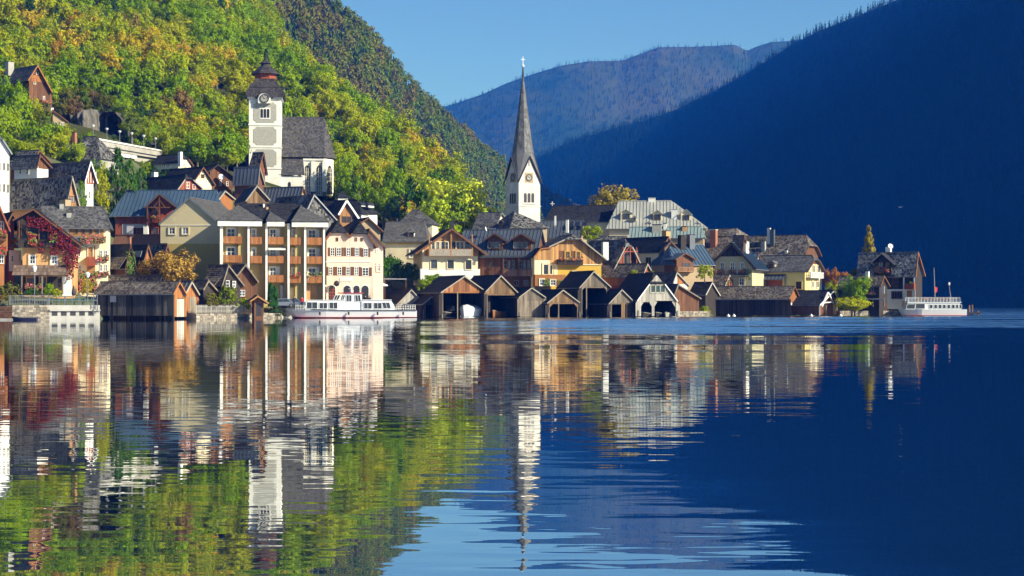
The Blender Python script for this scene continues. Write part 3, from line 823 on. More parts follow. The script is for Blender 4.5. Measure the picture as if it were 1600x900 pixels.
        for i in range(k):
            c = u0 + (u1-u0-0.09)*i/(k-1); s.fbox(m, face, c, c+0.09, z0+0.14, z1-0.09, n+d-0.1, n+d-0.01)
        o = m.build("balcony", rail or wood, s.root)
        q = MB(); kk = max(2, int((u1-u0)/pitch)); w = (u1-u0)/kk
        gap = 0.012 if style == 'board' else w*0.28
        for i in range(kk):
            s.fbox(q, face, u0+i*w+gap, u0+(i+1)*w-gap, z0+0.05, z1-0.1, n+d-0.02, n+d+0.02+_sh.uniform(0,.015))
        for e in (u0, u1):
            for i in range(max(2, int(d/pitch))):
                c = n + d*(i+0.5)/max(2, int(d/pitch)); hw = pitch*0.5-gap
                s.fbox(q, face, e-0.02, e+0.02, z0+0.15, z1-0.1, c-hw, c+hw)
        q.build("railing_boards" if style == 'board' else "balusters", wood, o, kind="stuff")
        return o

    def chimney(s, x0, y0, x1, y1, axis='y', val=3.0, mat=P_WHITE, cap=R_DARK, capover=0.07):
        a, b = s.hit(axis, val, x0, y0), s.hit(axis, val, x1, y1)
        if axis == 'y': xs = sorted((a.x, b.x)); w = xs[1]-xs[0]; bx = (xs[0], xs[1], val, val+min(w,1.2))
        else: ys = sorted((a.y, b.y)); w = ys[1]-ys[0]; bx = ((val, val+min(w,1.2)) + tuple(ys))
        z0, z1 = sorted((a.z, b.z))
        o = MB().box(*bx, z0-1.2, z1).build("chimney", mat, s.root)
        MB().box(bx[0]-capover, bx[1]+capover, bx[2]-capover, bx[3]+capover, z1+0.002, z1+0.10).build("chimney_cap", cap, o)
        return o

    def dormer(s, face, L, A, Rr, base, n, back, roof=R_SLATE, wall=P_CREAM, cover=None, wins=(), frame=W_BROWN, fo=0.25, ov=0.18, bars=(1,0), planks=None, trim=None, t=0.1):
        """a gabled dormer whose front lies on a wall plane moved out by n"""
        l, a, r = (s.fhit(face, *q, n+fo) for q in (L, A, Rr))
        zb = s.fhit(face, A[0], base, n)[1]
        y = lambda u, z, nn: s.P(face, u, z, nn)
        u0, u1 = (l[0]+ov, r[0]-ov) if l[0] < r[0] else (l[0]-ov, r[0]+ov)
        tz = lambda u, e: e[1] + (a[1]-e[1])*(u-e[0])/(a[0]-e[0]) - t*1.3
        poly = [y(u0,zb,n), y(u1,zb,n), y(u1,tz(u1,r),n), y(a[0],a[1]-t*1.3,n), y(u0,tz(u0,l),n)]
        nn = s.faces[face][2]
        d = MB().prism(poly, -nn*back).build("dormer", wall, s.root)
        polys = [[y(l[0],l[1],n+fo), y(a[0],a[1],n+fo), y(a[0],a[1],n-back), y(l[0],l[1],n-back)], [y(r[0],r[1],n+fo), y(a[0],a[1],n+fo), y(a[0],a[1],n-back), y(r[0],r[1],n-back)]]
        m = MB()
        for P in polys: m.prism(P, -poly_uv(P)[3]*t)
        m.build("dormer_roof", roof, d)
        if cover:
            c = MB()
            for P in polys: (lay_seams if cover == 'seam' else lay_shingles)(c, P)
            c.build("dormer_shingles", roof, d, kind="stuff", fixn=False)
        if trim:
            m = MB()
            for q in (l, r): m.bar(y(q[0],q[1]-.08,n+fo+.03), y(a[0],a[1]-.08,n+fo+.03), 0.06, 0.2)
            m.build("bargeboard", trim, d)
        for (x0,y0,x1,y1) in wins:
            s.win(face, [(x0,y0,x1,y1)], frame, bars, n=n, fw=0.07, name="dormer_window", parent=d)
        return d

    def canopy(s, face, x0, x1, ytop, ybot, d, roof=R_SLATE, cover=None, n=0.0, t=0.08, posts=None, name="canopy"):
        """a lean-to roof from the wall (row ytop) out to n+d (row ybot)"""
        u0, z1 = s.fhit(face, x0, ytop, n); u1, _ = s.fhit(face, x1, ytop, n)
        _, z0 = s.fhit(face, (x0+x1)/2, ybot, n+d)
        P = [s.P(face,u0,z1,n), s.P(face,u1,z1,n), s.P(face,u1,z0,n+d), s.P(face,u0,z0,n+d)]
        o = add_roof(s.root, [P], roof, cover, t, name=name)
        if posts:
            for px, pb in posts:
                u, zb = s.fhit(face, px, pb, n+d-0.2); s.fbox(MB(), face, u-0.09, u+0.09, zb, z0-0.02, n+d-0.29, n+d-0.11).build("canopy_post", W_GREY, s.root)
        return o
    def posts(s, face, cols, ytop, ybot, n=0.0, w=0.2, mat=W_GREY, name="post"):
        for px in cols:
            u, z1 = s.fhit(face, px, ytop, n); _, z0 = s.fhit(face, px, ybot, n)
            s.fbox(MB(), face, u-w/2, u+w/2, z0, z1, n-w, n).build(name, mat, s.root)
    def bars(s, face, pts, n=0.0, w=0.12, mat=W_WHITE, name="trim", closed=False):
        q = [s.P(face, *s.fhit(face, *p, n), n) for p in pts]; m = MB()
        for a, b in zip(q, q[1:] + (q[:1] if closed else [])): m.bar(a, b, w)
        return m.build(name, mat, s.root)
# ------------------------------------------------------------------ houses on the bank below the wooded slope
FL = (FLOWER_R, LEAF_P); FP = (FLOWER_P, LEAF_P)

# brown chalet high among the trees
h = House("chalet", "red-brown timber chalet high among the trees above the rock face", 62, 176, 345, 48)
h.gable((44,125), (59,102), (82,144), back=6, roof=R_SLATE, wall=W_BROWN, cover='slate', fo=0.9, ov=0.9, trim=W_ORANGE)
h.planks('F', 45, 81, None, 176, W_BROWN)
h.planks('F', 49, 67, 118, 127, W_ORANGE, n=0.07)
h.win('F', [(56,109,60,117),(52,123,56,132)], bars=(0,1))
h.balcony('F', 66, 156, 81, 163, 1.0, W_RED, 'rail'); h.flowers('F', 68, 157, 81, 162, FP, n=1.05)
h.win('F', [(67,150,70,158)], bars=(0,0))
h.chimney(13, 96, 22, 110, 'y', 8.0, P_GREY)

h = House("cottage", "small dark cottage with two white-framed windows beside the rock face", 92, 212, 338, 20)
h.gable((80,176), (83,172), (107,190), D=6, roof=R_SLATE, wall=P_TAN, cover='slate', fo=0.4, ov=0.35)
h.win('F', [(85,190,90.5,200),(94.5,191,100,201)], bars=(1,1), fw=0.12)
h.chimney(80, 168, 84, 178, 'y', 2.0, P_WHITE)

# white house at the picture's edge
h = House("house", "tall white house with steep blue-grey roof above the red-creeper inn", 4, 320, 262, 30)
h.gable((-34,244), (-3,206), (19,240), D=12, roof=R_BGREY, wall=P_WHITE, cover='seam', fo=0.4, ov=0.35, trim=GREYM, hipf=(1.2,1.0))
h.win('F', [(-2,254,1,266),(5,254,8,266),(11,255,14,267),(-2,287,1,300),(5,287,8,300),(11,288,14,301)], frame=W_TRIM, bars=(0,1))

h = House("house", "grey-roofed house with white wall and timber gable on the upper lane", 52, 276, 280, 62)
h.gable((58,262), (63,242), (82,262), back=22, roof=R_SLATE, wall=P_WHITE, cover='slate', fo=0.5, ov=0.5)
h.planks('F', 60, 80, None, 263, W_BROWN)
h.win('L', [(30,263,34,272),(41,263,45,272)], bars=(0,1))
h = House("house", "low slate-roofed house with brown boarded wall behind the upper lane", 66, 275, 288, 64)
h.gable((46,258), (62,235), (86,260), back=28, roof=R_SPECK, wall=W_RED, cover='slate', fo=0.5, ov=0.4)

h = House("house", "slate house with red and white striped gable above the ivy", 141, 320, 280, 55)
h.gable((133,284), (142,252), (153,286), back=76, roof=R_SPECK, wall=P_WHITE, cover='slate', fo=0.6, ov=0.5, trim=W_WHITE)
h.planks('F', 135, 152, None, 287, W_RED)
h.posts('F', [138,142,146,150], 268, 286, n=0.09, w=0.12, mat=W_WHITE, name="gable_batten")
h.win('F', [(137,299,141,311)], bars=(0,1))

h = House("house", "wide lichened slate house with honey-coloured timber gable and tiny dormers", 113, 342, 264, 58)
h.gable((103,323), (113,276), (125,323), back=20, roof=R_SPECK, wall=W_HONEY, cover='slate', fo=0.5, ov=0.35, trim=W_TRIM)
h.planks('F', 104, 124, None, 323, W_HONEY, holes=[(108,305,118,319)])
h.win('F', [(109,306,117,318)], frame=W_BROWN, bars=(1,1))
h.dormer('L', (40,302), (45,294), (50,302), 309, -2.2, 2.5, R_SPECK, W_BROWN, wins=[(43,302,47,308)])
h.dormer('L', (50,303), (57,293), (64,303), 311, -2.0, 2.5, R_SPECK, W_BROWN, wins=[(54,303,60,310)])
h.chimney(93, 312, 102, 331, 'x', -2.5, P_TAN)

# slate house with the small gable and the bright corner facade with flower boxes
h = House("inn", "cream inn with flower boxes and timber upper floor beside the climbing rose", 150, 460, 244, 100)
h.long((60,355), (172,357), (66,324), (162,322.5), 4.2, roof=R_SLATE, wall=P_CREAM, cover='slate', ov=0.5)
h.planks('L', 108, 162, 349, 370, W_HONEY, slope=False, holes=[(117,353,122,366),(128,353,133,366),(139,353,144,366),(150,353,155,366)])
h.win('L', [(117,353,122,366),(128,353,133,366),(139,353,144,366),(150,353,155,366)], frame=W_BROWN, bars=(0,1))
h.canopy('L', 106, 166, 369, 376, 1.0, R_SLATE, None)
h.flowers('L', 126, 368, 165, 380, (LEAF_Y, FLOWER_P), n=0.7)
h.win('L', [(122,389,126,401),(156,391,160,402),(164,391,168,402),(156,413,160,424),(164,413,168,424),(123,414,127,426)], bars=(0,1), sill=True)
h.flowers('L', 153, 400, 170, 408, FP, n=0.1); h.flowers('L', 153, 424, 170, 431, FP, n=0.1)
h.balcony('L', 135, 401, 148, 416, 1.0, W_RED, 'board'); h.win('L', [(138,386,145,401)], frame=W_ORANGE, bars=(1,0))
h.planks('L', 136, 149, 384, 442, W_HONEY, slope=False, n=0.02)
h.flowers('L', 124, 425, 152, 455, (LEAF_Y, LEAF_P, FLOWER_P), n=0.05, tray=False, dens=40)
h.win('L', [(122,441,127,454),(140,440,147,458),(160,441,166,456)], frame=W_BROWN, bars=(0,1))
h.chimney(104, 332, 111, 344, 'x', 2.0, P_GREY)
h.chimney(93, 318, 99, 330, 'x', 3.6, P_GREY)

# the inn under the red creeper
h = House("inn", "timber inn draped in red creeper beside the lakeside terrace", 66, 461, 236, 10)
h.gable((20,343), (52,326), (127,383), D=13, roof=R_DARK, wall=P_ORANGE, cover='slate', fo=1.2, ov=1.2, trim=W_BROWN)
h.planks('F', 27, 112, None, 386, W_DARK, holes=[(34,352,60,384),(62,356,84,384)])
h.block('F', 34, 352, 60, 384, 0.0, 0.03, BLACKM, name="gallery_shade_panel"); h.block('F', 62, 356, 84, 384, 0.0, 0.03, BLACKM, name="gallery_shade_panel")  # flat black panels paint the gallery's shaded depth
h.posts('F', [30,42,61,75,88], 345, 386, n=0.9, w=0.16, mat=W_BROWN, name="gallery_post")
h.balcony('F', 28, 374, 106, 387, 0.9, W_DARK, 'board')
h.flowers('F', 44, 364, 58, 384, (LEAF_Y, FLOWER_R), n=0.95, tray=False); h.flowers('F', 78, 364, 90, 380, (LEAF_Y,), n=0.95, tray=False)
h.win('F', [(45,398,57,414),(79,399,91,414)], bars=(1,1), fw=0.22)
h.canopy('F', 22, 106, 414, 430, 2.4, R_RUST, 'board', posts=[(34,460),(66,460),(98,460)])
h.block('F', 36, 432, 98, 461, 0, 0.04, W_DARK, name="arcade_shade_panel")  # dark panel stands in for the shade under the arcade
h.win('F', [(42,434,54,448),(62,433,72,450)], frame=W_RED, bars=(1,1), n=0.05)
h.block('F', 97, 431, 112, 463, 0, 0.06, P_WHITE, name="corner_plaster")
for q in [(42,339,72,356),(60,345,82,362),(76,356,98,374),(88,368,112,388),(60,377,70,396),(78,372,100,398),(100,385,121,412),(104,408,116,436),(108,380,126,396),(112,395,122,420)]:
    h.flowers('F', *q, (CREEPER,), n=1.0 if q[1] < 372 else 0.6, depth=0.5, tray=False, dens=70)
h.flowers('F', 40, 444, 66, 452, (FLOWER_P, LEAF_P), n=2.3)

# chalets at the picture's edge
h = House("chalet", "red timber chalet with flower balcony and white corner wall by the terrace", 20, 440, 238, 32)
h.gable((8,356), (20,332), (33,358), D=8, roof=R_DARK, wall=W_RED, cover='slate', fo=0.8, ov=0.8, trim=W_BROWN)
h.block('F', 14, 391, 33, 424, 0, 0.05, P_WHITE, name="white_corner_wall")
h.win('F', [(17,399,21,409),(29,396,32,408)], bars=(0,1), n=0.06)
h.flowers('F', 14, 372, 28, 388, FL, n=0.8)
h = House("chalet", "orange-brown chalet with red flower boxes at the picture's edge", -4, 450, 232, 26)
h.gable((-26,346), (-2,318), (16,360), D=8, roof=R_SLATE, wall=W_ORANGE, cover='slate', fo=0.8, ov=0.7, trim=W_RED)
h.planks('F', -22, 12, None, 392, W_ORANGE)
h.win('F', [(-2,346,6,360),(-2,398,6,412)], bars=(1,1))
h.balcony('F', -20, 366, 10, 376, 0.9, W_BROWN, 'board'); h.flowers('F', -20, 360, 10, 370, FL, n=0.95); h.flowers('F', -10, 384, 10, 398, FL, n=0.5)

# ------------------------------------------------------------------ the blue metal roof and the sheds below it
h = House("house", "red timber house with big blue sheet-metal roof and carved cross gable", 300, 372, 284, 86)
h.long((171,336), (342,338), (197,298), (339,297), 5.0, roof=R_BLUE, wall=W_RED, cover='seam', ov=0.8)
h.planks('L', 188, 232, 334, 350, W_RED, slope=False)
h.block('L', 191, 350, 234, 374, 0, 0.06, P_LILAC, name="plastered_lower_wall")
h.win('L', [(213,356,221,367)], frame=W_RED, bars=(1,1), n=0.07, shut=W_DARK)
h.dormer('L', (226,324), (249,303), (275,323), 352, 1.2, 6.0, R_BLUE, W_RED, 'seam', fo=0.9, ov=0.9, trim=W_BROWN)
h.planks('L', 232, 262, 322, 350, W_RED, n=1.22, slope=False)
h.bars('L', [(233,324),(265,324)], n=2.0, w=0.18, mat=W_BROWN, name="gable_tie"); h.bars('L', [(249,308),(249,352)], n=2.0, w=0.18, mat=W_BROWN, name="gable_tie")
h.bars('L', [(240,324),(249,312),(258,324)], n=2.0, w=0.12, mat=W_BROWN, name="gable_tie"); h.posts('L', [230], 322, 352, n=2.0, w=0.2, mat=W_BROWN)
h.balcony('L', 231, 340, 252, 348, 2.0, W_RED, 'rail'); h.flowers('L', 236, 338, 250, 342, FL, n=2.0)
h.win('L', [(239,326,246,339),(238,356,247,367)], frame=W_BROWN, bars=(1,1), n=1.25)
h.chimney(224, 352, 231, 367, 'x', -1.0, P_WHITE)

h = House("house", "low house with plain brown roof between the blue metal roof and the sheds", 250, 420, 262, 72)
h.gable((287,398), (297,366), (307,395), back=180, roof=R_BROWN, wall=W_DARK, cover=None, fo=0.7, ov=0.5, trim=W_TRIM)
h.chimney(199, 370, 203, 381, 'x', -2.4, BRICK_M)
h.block('F', 296, 388, 303, 404, 0, 0.05, P_WHITE, name="white_gable_wall")
for lab, L, A, Rr, bk, rf, wl, Yd, th in [
    ("narrow shed with dark roof and ivy-covered gable beside the orange bush", (195,419), (204,382), (214,425), 172, R_DARK, W_BROWN, 252, 50),
    ("narrow shed with skylight in its roof and orange gable beside the orange bush", (222,418), (232,383), (240,412), 207, R_DARK, W_ORANGE, 254, 52),
    ("narrow speckle-roofed shed with orange gable behind the orange bush", (256,404), (262,381), (269,404), 236, R_SPECK, W_ORANGE, 257, 54)]:
    h = House("shed", lab, A[0], 440, Yd, th)
    h.gable(L, A, Rr, back=bk, roof=rf, wall=wl, cover='slate', fo=0.3, ov=0.3, trim=W_BROWN)
    if "ivy" in lab: h.flowers('F', 197, 392, 211, 430, (IVY,), n=0.05, tray=False, depth=.3, dens=50); h.canopy('L', 172, 198, 402, 420, 1.5, R_SHINGLE, 'shingle')
    else: h.planks('F', L[0], Rr[0], None, 425, wl)
    if "skylight" in lab:
        a = h.fhit('L', 212, 393, -1.0); 
        o = House.fbox(h, MB(), 'L', a[0], a[0]+1.3, 0, 0.02, 0, .9)
        p = h.polys[0]; o_, u_, v_, n_, _ = poly_uv(p); q = p[0]*0.45 + p[-1]*0.2 + p[2]*0.35
        m = MB(); c = h.hit('x', (h.g['xl']+h.g['xa'])/2, 216, 397)
        for w_, hh, nm, mt in ((0.8,0.09,"skylight",GREYM),):
            m.prism([c+u_*w_+v_*.5, c-u_*w_+v_*.5, c-u_*w_-v_*.5, c+u_*w_-v_*.5], n_*0.12); k = m.build(nm, mt, h.roof)

# long weathered boat sheds by the water
h = House("boat_shed", "long weathered boat shed with orange gable and shingle roof by the fence", 279, 496, 236, 70)
h.gable((271,459), (281,440), (292,460), back=157, roof=R_SHINGLE, wall=W_DARK, cover='shingle', fo=0.5, ov=0.35, trim=W_ORANGE, z0=0.25)
h.planks('L', 150, 272, None, 493, W_SHED, pitch=0.42, slope=False, th=0.09)
h.planks('F', 272, 291, None, 495, W_ORANGE, holes=[(276,466,287,497)])
h.planks('F', 276, 287, 467, 495, W_PALE, slope=False, n=0.02, pitch=.4, name="shed_door")
h.block('L', 172, 462, 181, 472, 0.08, 0.13, P_LILAC, name="notice_board")
h.posts('L', [152,175,200,225,250,270], 490, 500, n=-0.1, w=0.25, mat=W_DARK)
h = House("boat_shed", "narrow boat shed with orange gable joined to the long shingle shed", 298, 495, 240, 60)
h.gable((289,460), (300,440), (312,460), back=281, roof=R_MID, wall=W_DARK, cover='seam', fo=0.5, ov=0.35, trim=W_TRIM, z0=0.25)
h.planks('F', 290, 311, None, 494, W_ORANGE, holes=[(295,464,306,496)])
h.planks('F', 295, 306, 464, 494, W_GREY, slope=False, n=0.02, pitch=.4, name="shed_door")
h = House("boat_shed", "shingle-roofed shed whose ridge shows just behind the long boat shed", 250, 480, 243, 63)
h.gable((247,455), (253,430), (263,452), back=157, roof=R_SHINGLE, wall=W_DARK, cover='shingle', fo=0.4, ov=0.35, trim=W_TRIM)

# tumbledown timber huts by the flower garden
h = House("hut", "tumbledown timber hut with sagging shingle roof by the flower garden", 378, 476, 250, 24)
h.gable((362,441), (384,413), (404,440), D=7, roof=R_SHINGLE, wall=W_BROWN, cover='shingle', fo=0.8, ov=0.5, trim=W_GREY)
h.planks('F', 364, 402, None, 472, W_BROWN, holes=[(372,452,384,470)]); h.win('F', [(373,453,383,463)], bars=(1,1), n=0.03)
h = House("hut", "long brown hut with shingle roof beside the orange-brown bush", 345, 480, 246, 58)
h.gable((347,446), (357,414), (382,446), back=326, roof=R_SHINGLE, wall=W_DARK, cover='shingle', fo=0.5, ov=0.4, trim=W_GREY)
h.win('F', [(352,438,358,449),(362,439,368,450)], bars=(0,1))
h.canopy('L', 322, 346, 432, 446, 1.6, R_SHINGLE, 'shingle')
h = House("hut", "low lean-to hut with shingle roof among the garden flowers", 322, 486, 242, 52)
h.gable((318,452), (326,438), (348,462), back=304, roof=R_SHINGLE, wall=W_DARK, cover='shingle', fo=0.4, ov=0.3, trim=W_GREY)
h = House("kiosk", "tiny brown kiosk with pale gable roof on the waterside", 404, 496, 243, 18)
h.gable((391,470), (403,462), (420,473), D=2.2, roof=R_SHINGLE, wall=W_BROWN, cover='shingle', fo=0.7, ov=0.7, trim=W_HONEY, z0=-0.3)
h.planks('F', 397, 412, None, 494, W_BROWN, holes=[(399,474,408,494)])
h.block('F', 399, 474, 408, 494, 0, 0.03, BLACKM, name="kiosk_shade_panel")  # black panel in place of the kiosk's unlit inside
# ------------------------------------------------------------------ houses between the slope and the apartments
h = House("house", "small dark-roofed house with white gable wall below the road bridge", 292, 268, 312, 60)
h.gable((279,254), (290,241), (303,259), back=247, roof=R_DARK, wall=P_CREAM, cover='slate', fo=0.4, ov=0.4, hipf=(0.8,0.7))
h.win('F', [(285,256,290,260)], bars=(1,0)); h.win('L', [(256,255,259,261),(263,255,266,261)], bars=(0,1))
h.chimney(278, 237, 282, 250, 'x', -3.0, P_WHITE)
h = House("house", "dark-roofed house with cream gable and dotted ridge below the wood", 320, 292, 304, 52)
h.gable((306,279), (318,261), (337,289), back=252, roof=R_DARK, wall=P_CREAM, cover='slate', fo=0.6, ov=0.5, trim=W_BROWN)
h.win('F', [(313,272,319,279)], frame=W_BROWN, bars=(1,1))
h.chimney(236, 269, 241, 286, 'x', -7, P_WHITE)
h = House("house", "dark-roofed house with small red-brown gable below the cream gable", 296, 300, 296, 48)
h.gable((277,297), (294,273), (317,294), back=226, roof=R_DARK, wall=W_RED, cover='slate', fo=0.5, ov=0.5, trim=W_TRIM, hipf=(0.8,0.7))
h.planks('F', 280, 315, None, 298, W_RED); h.win('F', [(290,284,296,295),(300,288,305,296)], bars=(1,1))
h = House("house", "dark timber house with round satellite dish on its gable", 350, 292, 312, 30)
h.gable((325,268), (341,257), (371,279), D=7, roof=R_DARK, wall=W_BROWN, cover='slate', fo=0.8, ov=0.7, trim=W_DARK)
h.planks('F', 328, 368, None, 292, W_BROWN)
m = MB(); u, z = h.fhit('F', 344, 277, 0.5)
m.lathe([(0.05,0.0),(0.45,0.08),(0.55,0.18),(0.5,0.2),(0.02,0.06)], 14)
o = m.build("satellite_dish", W_WHITE, h.root); o.rotation_euler = (R(75),0,0); o.location = h.P('F',u,z,1.0)
h.win('F', [(343,282,346,290),(353,283,357,291)], bars=(0,1))
h = House("house", "house with smooth dark metal roof under the church tower", 402, 296, 308, 74)
h.gable((403,288), (406,261), (414,288), back=366, roof=R_BGREY, wall=W_BROWN, cover='seam', fo=0.4, ov=0.4, trim=W_TRIM)
h = House("chapel", "small speckled-slate building tucked against the church tower", 411, 285, 322, 60)
h.gable((402,272), (412,238), (418,273), back=395, roof=R_SPECK, wall=W_BROWN, cover='slate', fo=0.4, ov=0.3)
h.block('F', 411, 262, 416, 270, 0, 0.05, W_RED, name="red_shutter")
h = House("house", "dark-roofed house with narrow brown timber gable behind the apartments", 402, 318, 298, 22)
h.gable((384,314), (402,290), (422,312), D=9, roof=R_BGREY, wall=W_TAN, cover='seam', fo=0.5, ov=0.3, trim=W_TRIM)
h.planks('F', 386, 420, None, 318, W_TAN)
h = House("house", "house with wide dark seamed roof below the church nave", 440, 330, 300, 70)
h.gable((468,315), (474,292), (484,315), back=412, roof=R_BGREY, wall=P_TAN, cover='seam', fo=0.4, ov=0.4)
h = House("house", "small orange house with metal roof and white posts beside the beige gable", 352, 318, 290, 60)
h.gable((342,311), (352,298), (368,311), back=334, roof=R_BGREY, wall=W_ORANGE, cover='seam', fo=0.4, ov=0.3, trim=W_TRIM)
h.chimney(349, 306, 353, 318, 'y', 0.6, P_WHITE); h.chimney(354, 304, 358, 313, 'y', 0.6, P_WHITE)

# ------------------------------------------------------------------ church with the clock tower
ch = House("church", "pale church with square clock tower and slate nave under the wooded slope", 414, 310, 352, 6)
sc = S(352)
def face_pts(pts, n=0.0): return [ch.P('F', *ch.fhit('F', *p, n), n) for p in pts]
uL, zt = ch.fhit('F', 389, 151); uR, _ = ch.fhit('F', 439, 151); W_ = uR-uL; zb = ch.fhit('F', 414, 300)[1]-3
MB().box(uL, uR, 0, W_, zb, zt).build("tower_wall", P_WHITE, ch.root)
ch.faces['L'] = (Vector((uL,0,0)), Vector((0,1,0)), Vector((-1,0,0)))
for y0, y1 in ((159,192),(198,227),(233,261)):
    a, b = ch.fhit('F', 396, y0), ch.fhit('F', 432, y1)
    c = 0.55; u0,u1,z1,z0 = a[0],b[0],a[1],b[1]
    poly = [(u0+c,z0),(u1-c,z0),(u1-c,z0+c*.5),(u1,z0+c),(u1,z1-c),(u1-c,z1-c*.5),(u1-c,z1),(u0+c,z1),(u0+c,z1-c*.5),(u0,z1-c),(u0,z0+c),(u0+c,z0+c*.5)]
    MB().prism([ch.P('F',u,z,0.0) for u,z in poly], (0,-0.06,0)).build("plaster_panel", P_GREY, ch.root)
    MB().prism([Vector((uL, 0.9+(u-u0)*(W_-1.8)/(u1-u0), z)) for u,z in poly], (-0.06,0,0)).build("plaster_panel", P_GREY, ch.root)
for y in (195, 229.5, 263):
    z = ch.fhit('F', 414, y)[1]; MB().box(uL-0.12, uR+0.12, -0.12, W_+0.12, z-0.16, z+0.16).build("cornice_band", P_WHITE, ch.root)
z = zt; MB().box(uL-0.35, uR+0.35, -0.35, W_+0.35, z-0.45, z-0.05).build("cornice_band", P_WHITE, ch.root)
# belfry windows
a, b = ch.fhit('F', 405.5, 168), ch.fhit('F', 422.5, 186)
ch.fbox(MB(), 'F', a[0], b[0], b[1], a[1], 0.05, 0.12).build("belfry_surround", P_WHITE, ch.root)
def arch_poly(u0, u1, z0, z1, pointed=0.0, n=8):
    w = (u1-u0)/2; c = (u0+u1)/2; zs = z1 - w*(1+pointed)
    pts = [(u0,z0),(u1,z0)]
    for i in range(n+1):
        t = math.pi*i/n; pts.append((c+w*math.cos(t), zs + w*(1+pointed)*math.sin(t)**(1.0 if not pointed else 1.25)))
    return pts
def arch(hh, face, x0, y0, x1, y1, n, mat, name, d=0.05, pointed=0.0, parent=None):
    p, q = hh.fhit(face, x0, y0, n), hh.fhit(face, x1, y1, n)
    u0,u1 = sorted((p[0],q[0])); z0,z1 = sorted((p[1],q[1]))
    return MB().prism([hh.P(face,u,z,n) for u,z in arch_poly(u0,u1,z0,z1,pointed)], hh.faces[face][2]*d).build(name, mat, parent or hh.root)
for x in (407, 412, 417): arch(ch, 'F', x, 170, x+4, 184, 0.10, BLACKM, "belfry_window", 0.05)
# clock
def clock(hh, face, px, py, rpx, n, ring=BLACKM, dial=P_WHITE, bg=None):
    u, z = hh.fhit(face, px, py, n); _, z2 = hh.fhit(face, px, py-rpx, n); r = z2-z
    nn = hh.faces[face][2]; uu = hh.faces[face][1]; c = hh.P(face,u,z,n); up = Vector((0,0,1))
    root = MB().prism([c + uu*math.cos(t)*r + up*math.sin(t)*r for t in [6.283*i/24 for i in range(24)]], nn*0.06).build("clock", dial, hh.root)
    m = MB(); k = 24
    for i in range(k):
        a0, a1 = 6.283*i/k, 6.283*(i+1)/k
        q = lambda a, rr, o: c + uu*math.cos(a)*rr + up*math.sin(a)*rr + nn*o
        m.add([q(a0,r*.80,.065), q(a1,r*.80,.065), q(a1,r,.065), q(a0,r,.065), q(a0,r*.80,.11), q(a1,r*.80,.11), q(a1,r,.11), q(a0,r,.11)], [(4,5,6,7),(0,1,5,4),(2,3,7,6)])
    m.build("clock_ring", ring, root)
    m = MB()
    for i in range(12):
        a = 6.283*i/12; m.bar(c+(uu*math.cos(a)+up*math.sin(a))*r*.52+nn*.08, c+(uu*math.cos(a)+up*math.sin(a))*r*.76+nn*.08, r*0.09, .04)
    m.build("clock_numerals", ring, root, kind="stuff")
    m = MB()
    for a, l in ((2.2,.55),(0.35,.72)): m.bar(c+nn*.1-(uu*math.cos(a)+up*math.sin(a))*r*.15, c+(uu*math.cos(a)+up*math.sin(a))*r*l+nn*.1, r*.1, .03)
    m.build("clock_hands", ring, root)
    return root, c, r
cl, cc, cr = clock(ch, 'F', 413, 154, 7.2, 1.02, dial=P_GREY)
# round wall head that carries the clock into the eaves, with its arched hood
zc = cc.z
hood = [(cc.x+cr*1.35*math.cos(t), zc+cr*1.35*math.sin(t)) for t in [math.pi*i/14 for i in range(15)]]
MB().prism([Vector((u,-1.0,z)) for u,z in [(cc.x-cr*1.35,zc-cr*1.0)]+hood[::-1]+[(cc.x+cr*1.35,zc-cr*1.0)]], (0,1.5,0)).build("clock_gable", P_WHITE, ch.root)
m = MB()
for i in range(14): m.bar(Vector((hood[i][0],-0.55,hood[i][1])), Vector((hood[i+1][0],-0.55,hood[i+1][1])), 1.2, 0.2)
# tiered roof: square skirts flaring outward, an eight-sided drum, bell roof, lantern and finial
cx, cyc = (uL+uR)/2, W_/2
zr = lambda py: ch.hit('y', W_/2, 414, py).z
hw = W_/2/math.cos(math.pi/4)
sq = lambda w: w*1.41421
m.build("clock_hood", R_TOWER, ch.root)
pr = [(sq(W_/2+0.75), zt-0.05),(sq(W_/2+0.60), zr(146)),(sq(W_/2+0.1), zr(141)),(sq(W_/2-0.25), zr(139.5))]
cover_lathe(MB().lathe(pr, 4, (cx,cyc), math.pi/4).build("lower_roof", R_TOWER, ch.root), pr, 4, (cx,cyc), math.pi/4, R_TOWER)
pr = [(sq(W_/2-0.05), zr(139.6)),(sq(W_/2-0.35), zr(135)),(sq(W_/2-1.1), zr(129)),(sq(W_/2-1.35), zr(124.5))]
cover_lathe(MB().lathe(pr, 4, (cx,cyc), math.pi/4).build("middle_roof", R_TOWER, ch.root), pr, 4, (cx,cyc), math.pi/4, R_TOWER)
m = MB(); m.lathe([(W_/2-0.95, zr(125)),(W_/2-0.95, zr(117)),(W_/2-0.7, zr(116))], 8, (cx,cyc), math.pi/8); m.build("lantern_drum", W_RED, ch.root)
pr = [(W_/2-0.15, zr(117)),(W_/2-0.55, zr(114)),(W_/2-1.35, zr(109)),(W_/2-2.2, zr(104)),(1.05, zr(102)),(0.85,zr(100)),(1.3,zr(99.5)),(1.0,zr(97.5)),(0.45,zr(94.5)),(0.18,zr(90)),(0.09,zr(84)),(0.03,zr(80))]
cover_lathe(MB().lathe(pr, 8, (cx,cyc), math.pi/8).build("bell_roof", R_TOWER, ch.root), pr, 8, (cx,cyc), math.pi/8, R_TOWER)
m = MB(); m.lathe([(0.05,zr(86)),(0.22,zr(85)),(0.22,zr(83.5)),(0.05,zr(82.5))], 8, (cx,cyc)); m.build("finial", BLACKM, ch.root)
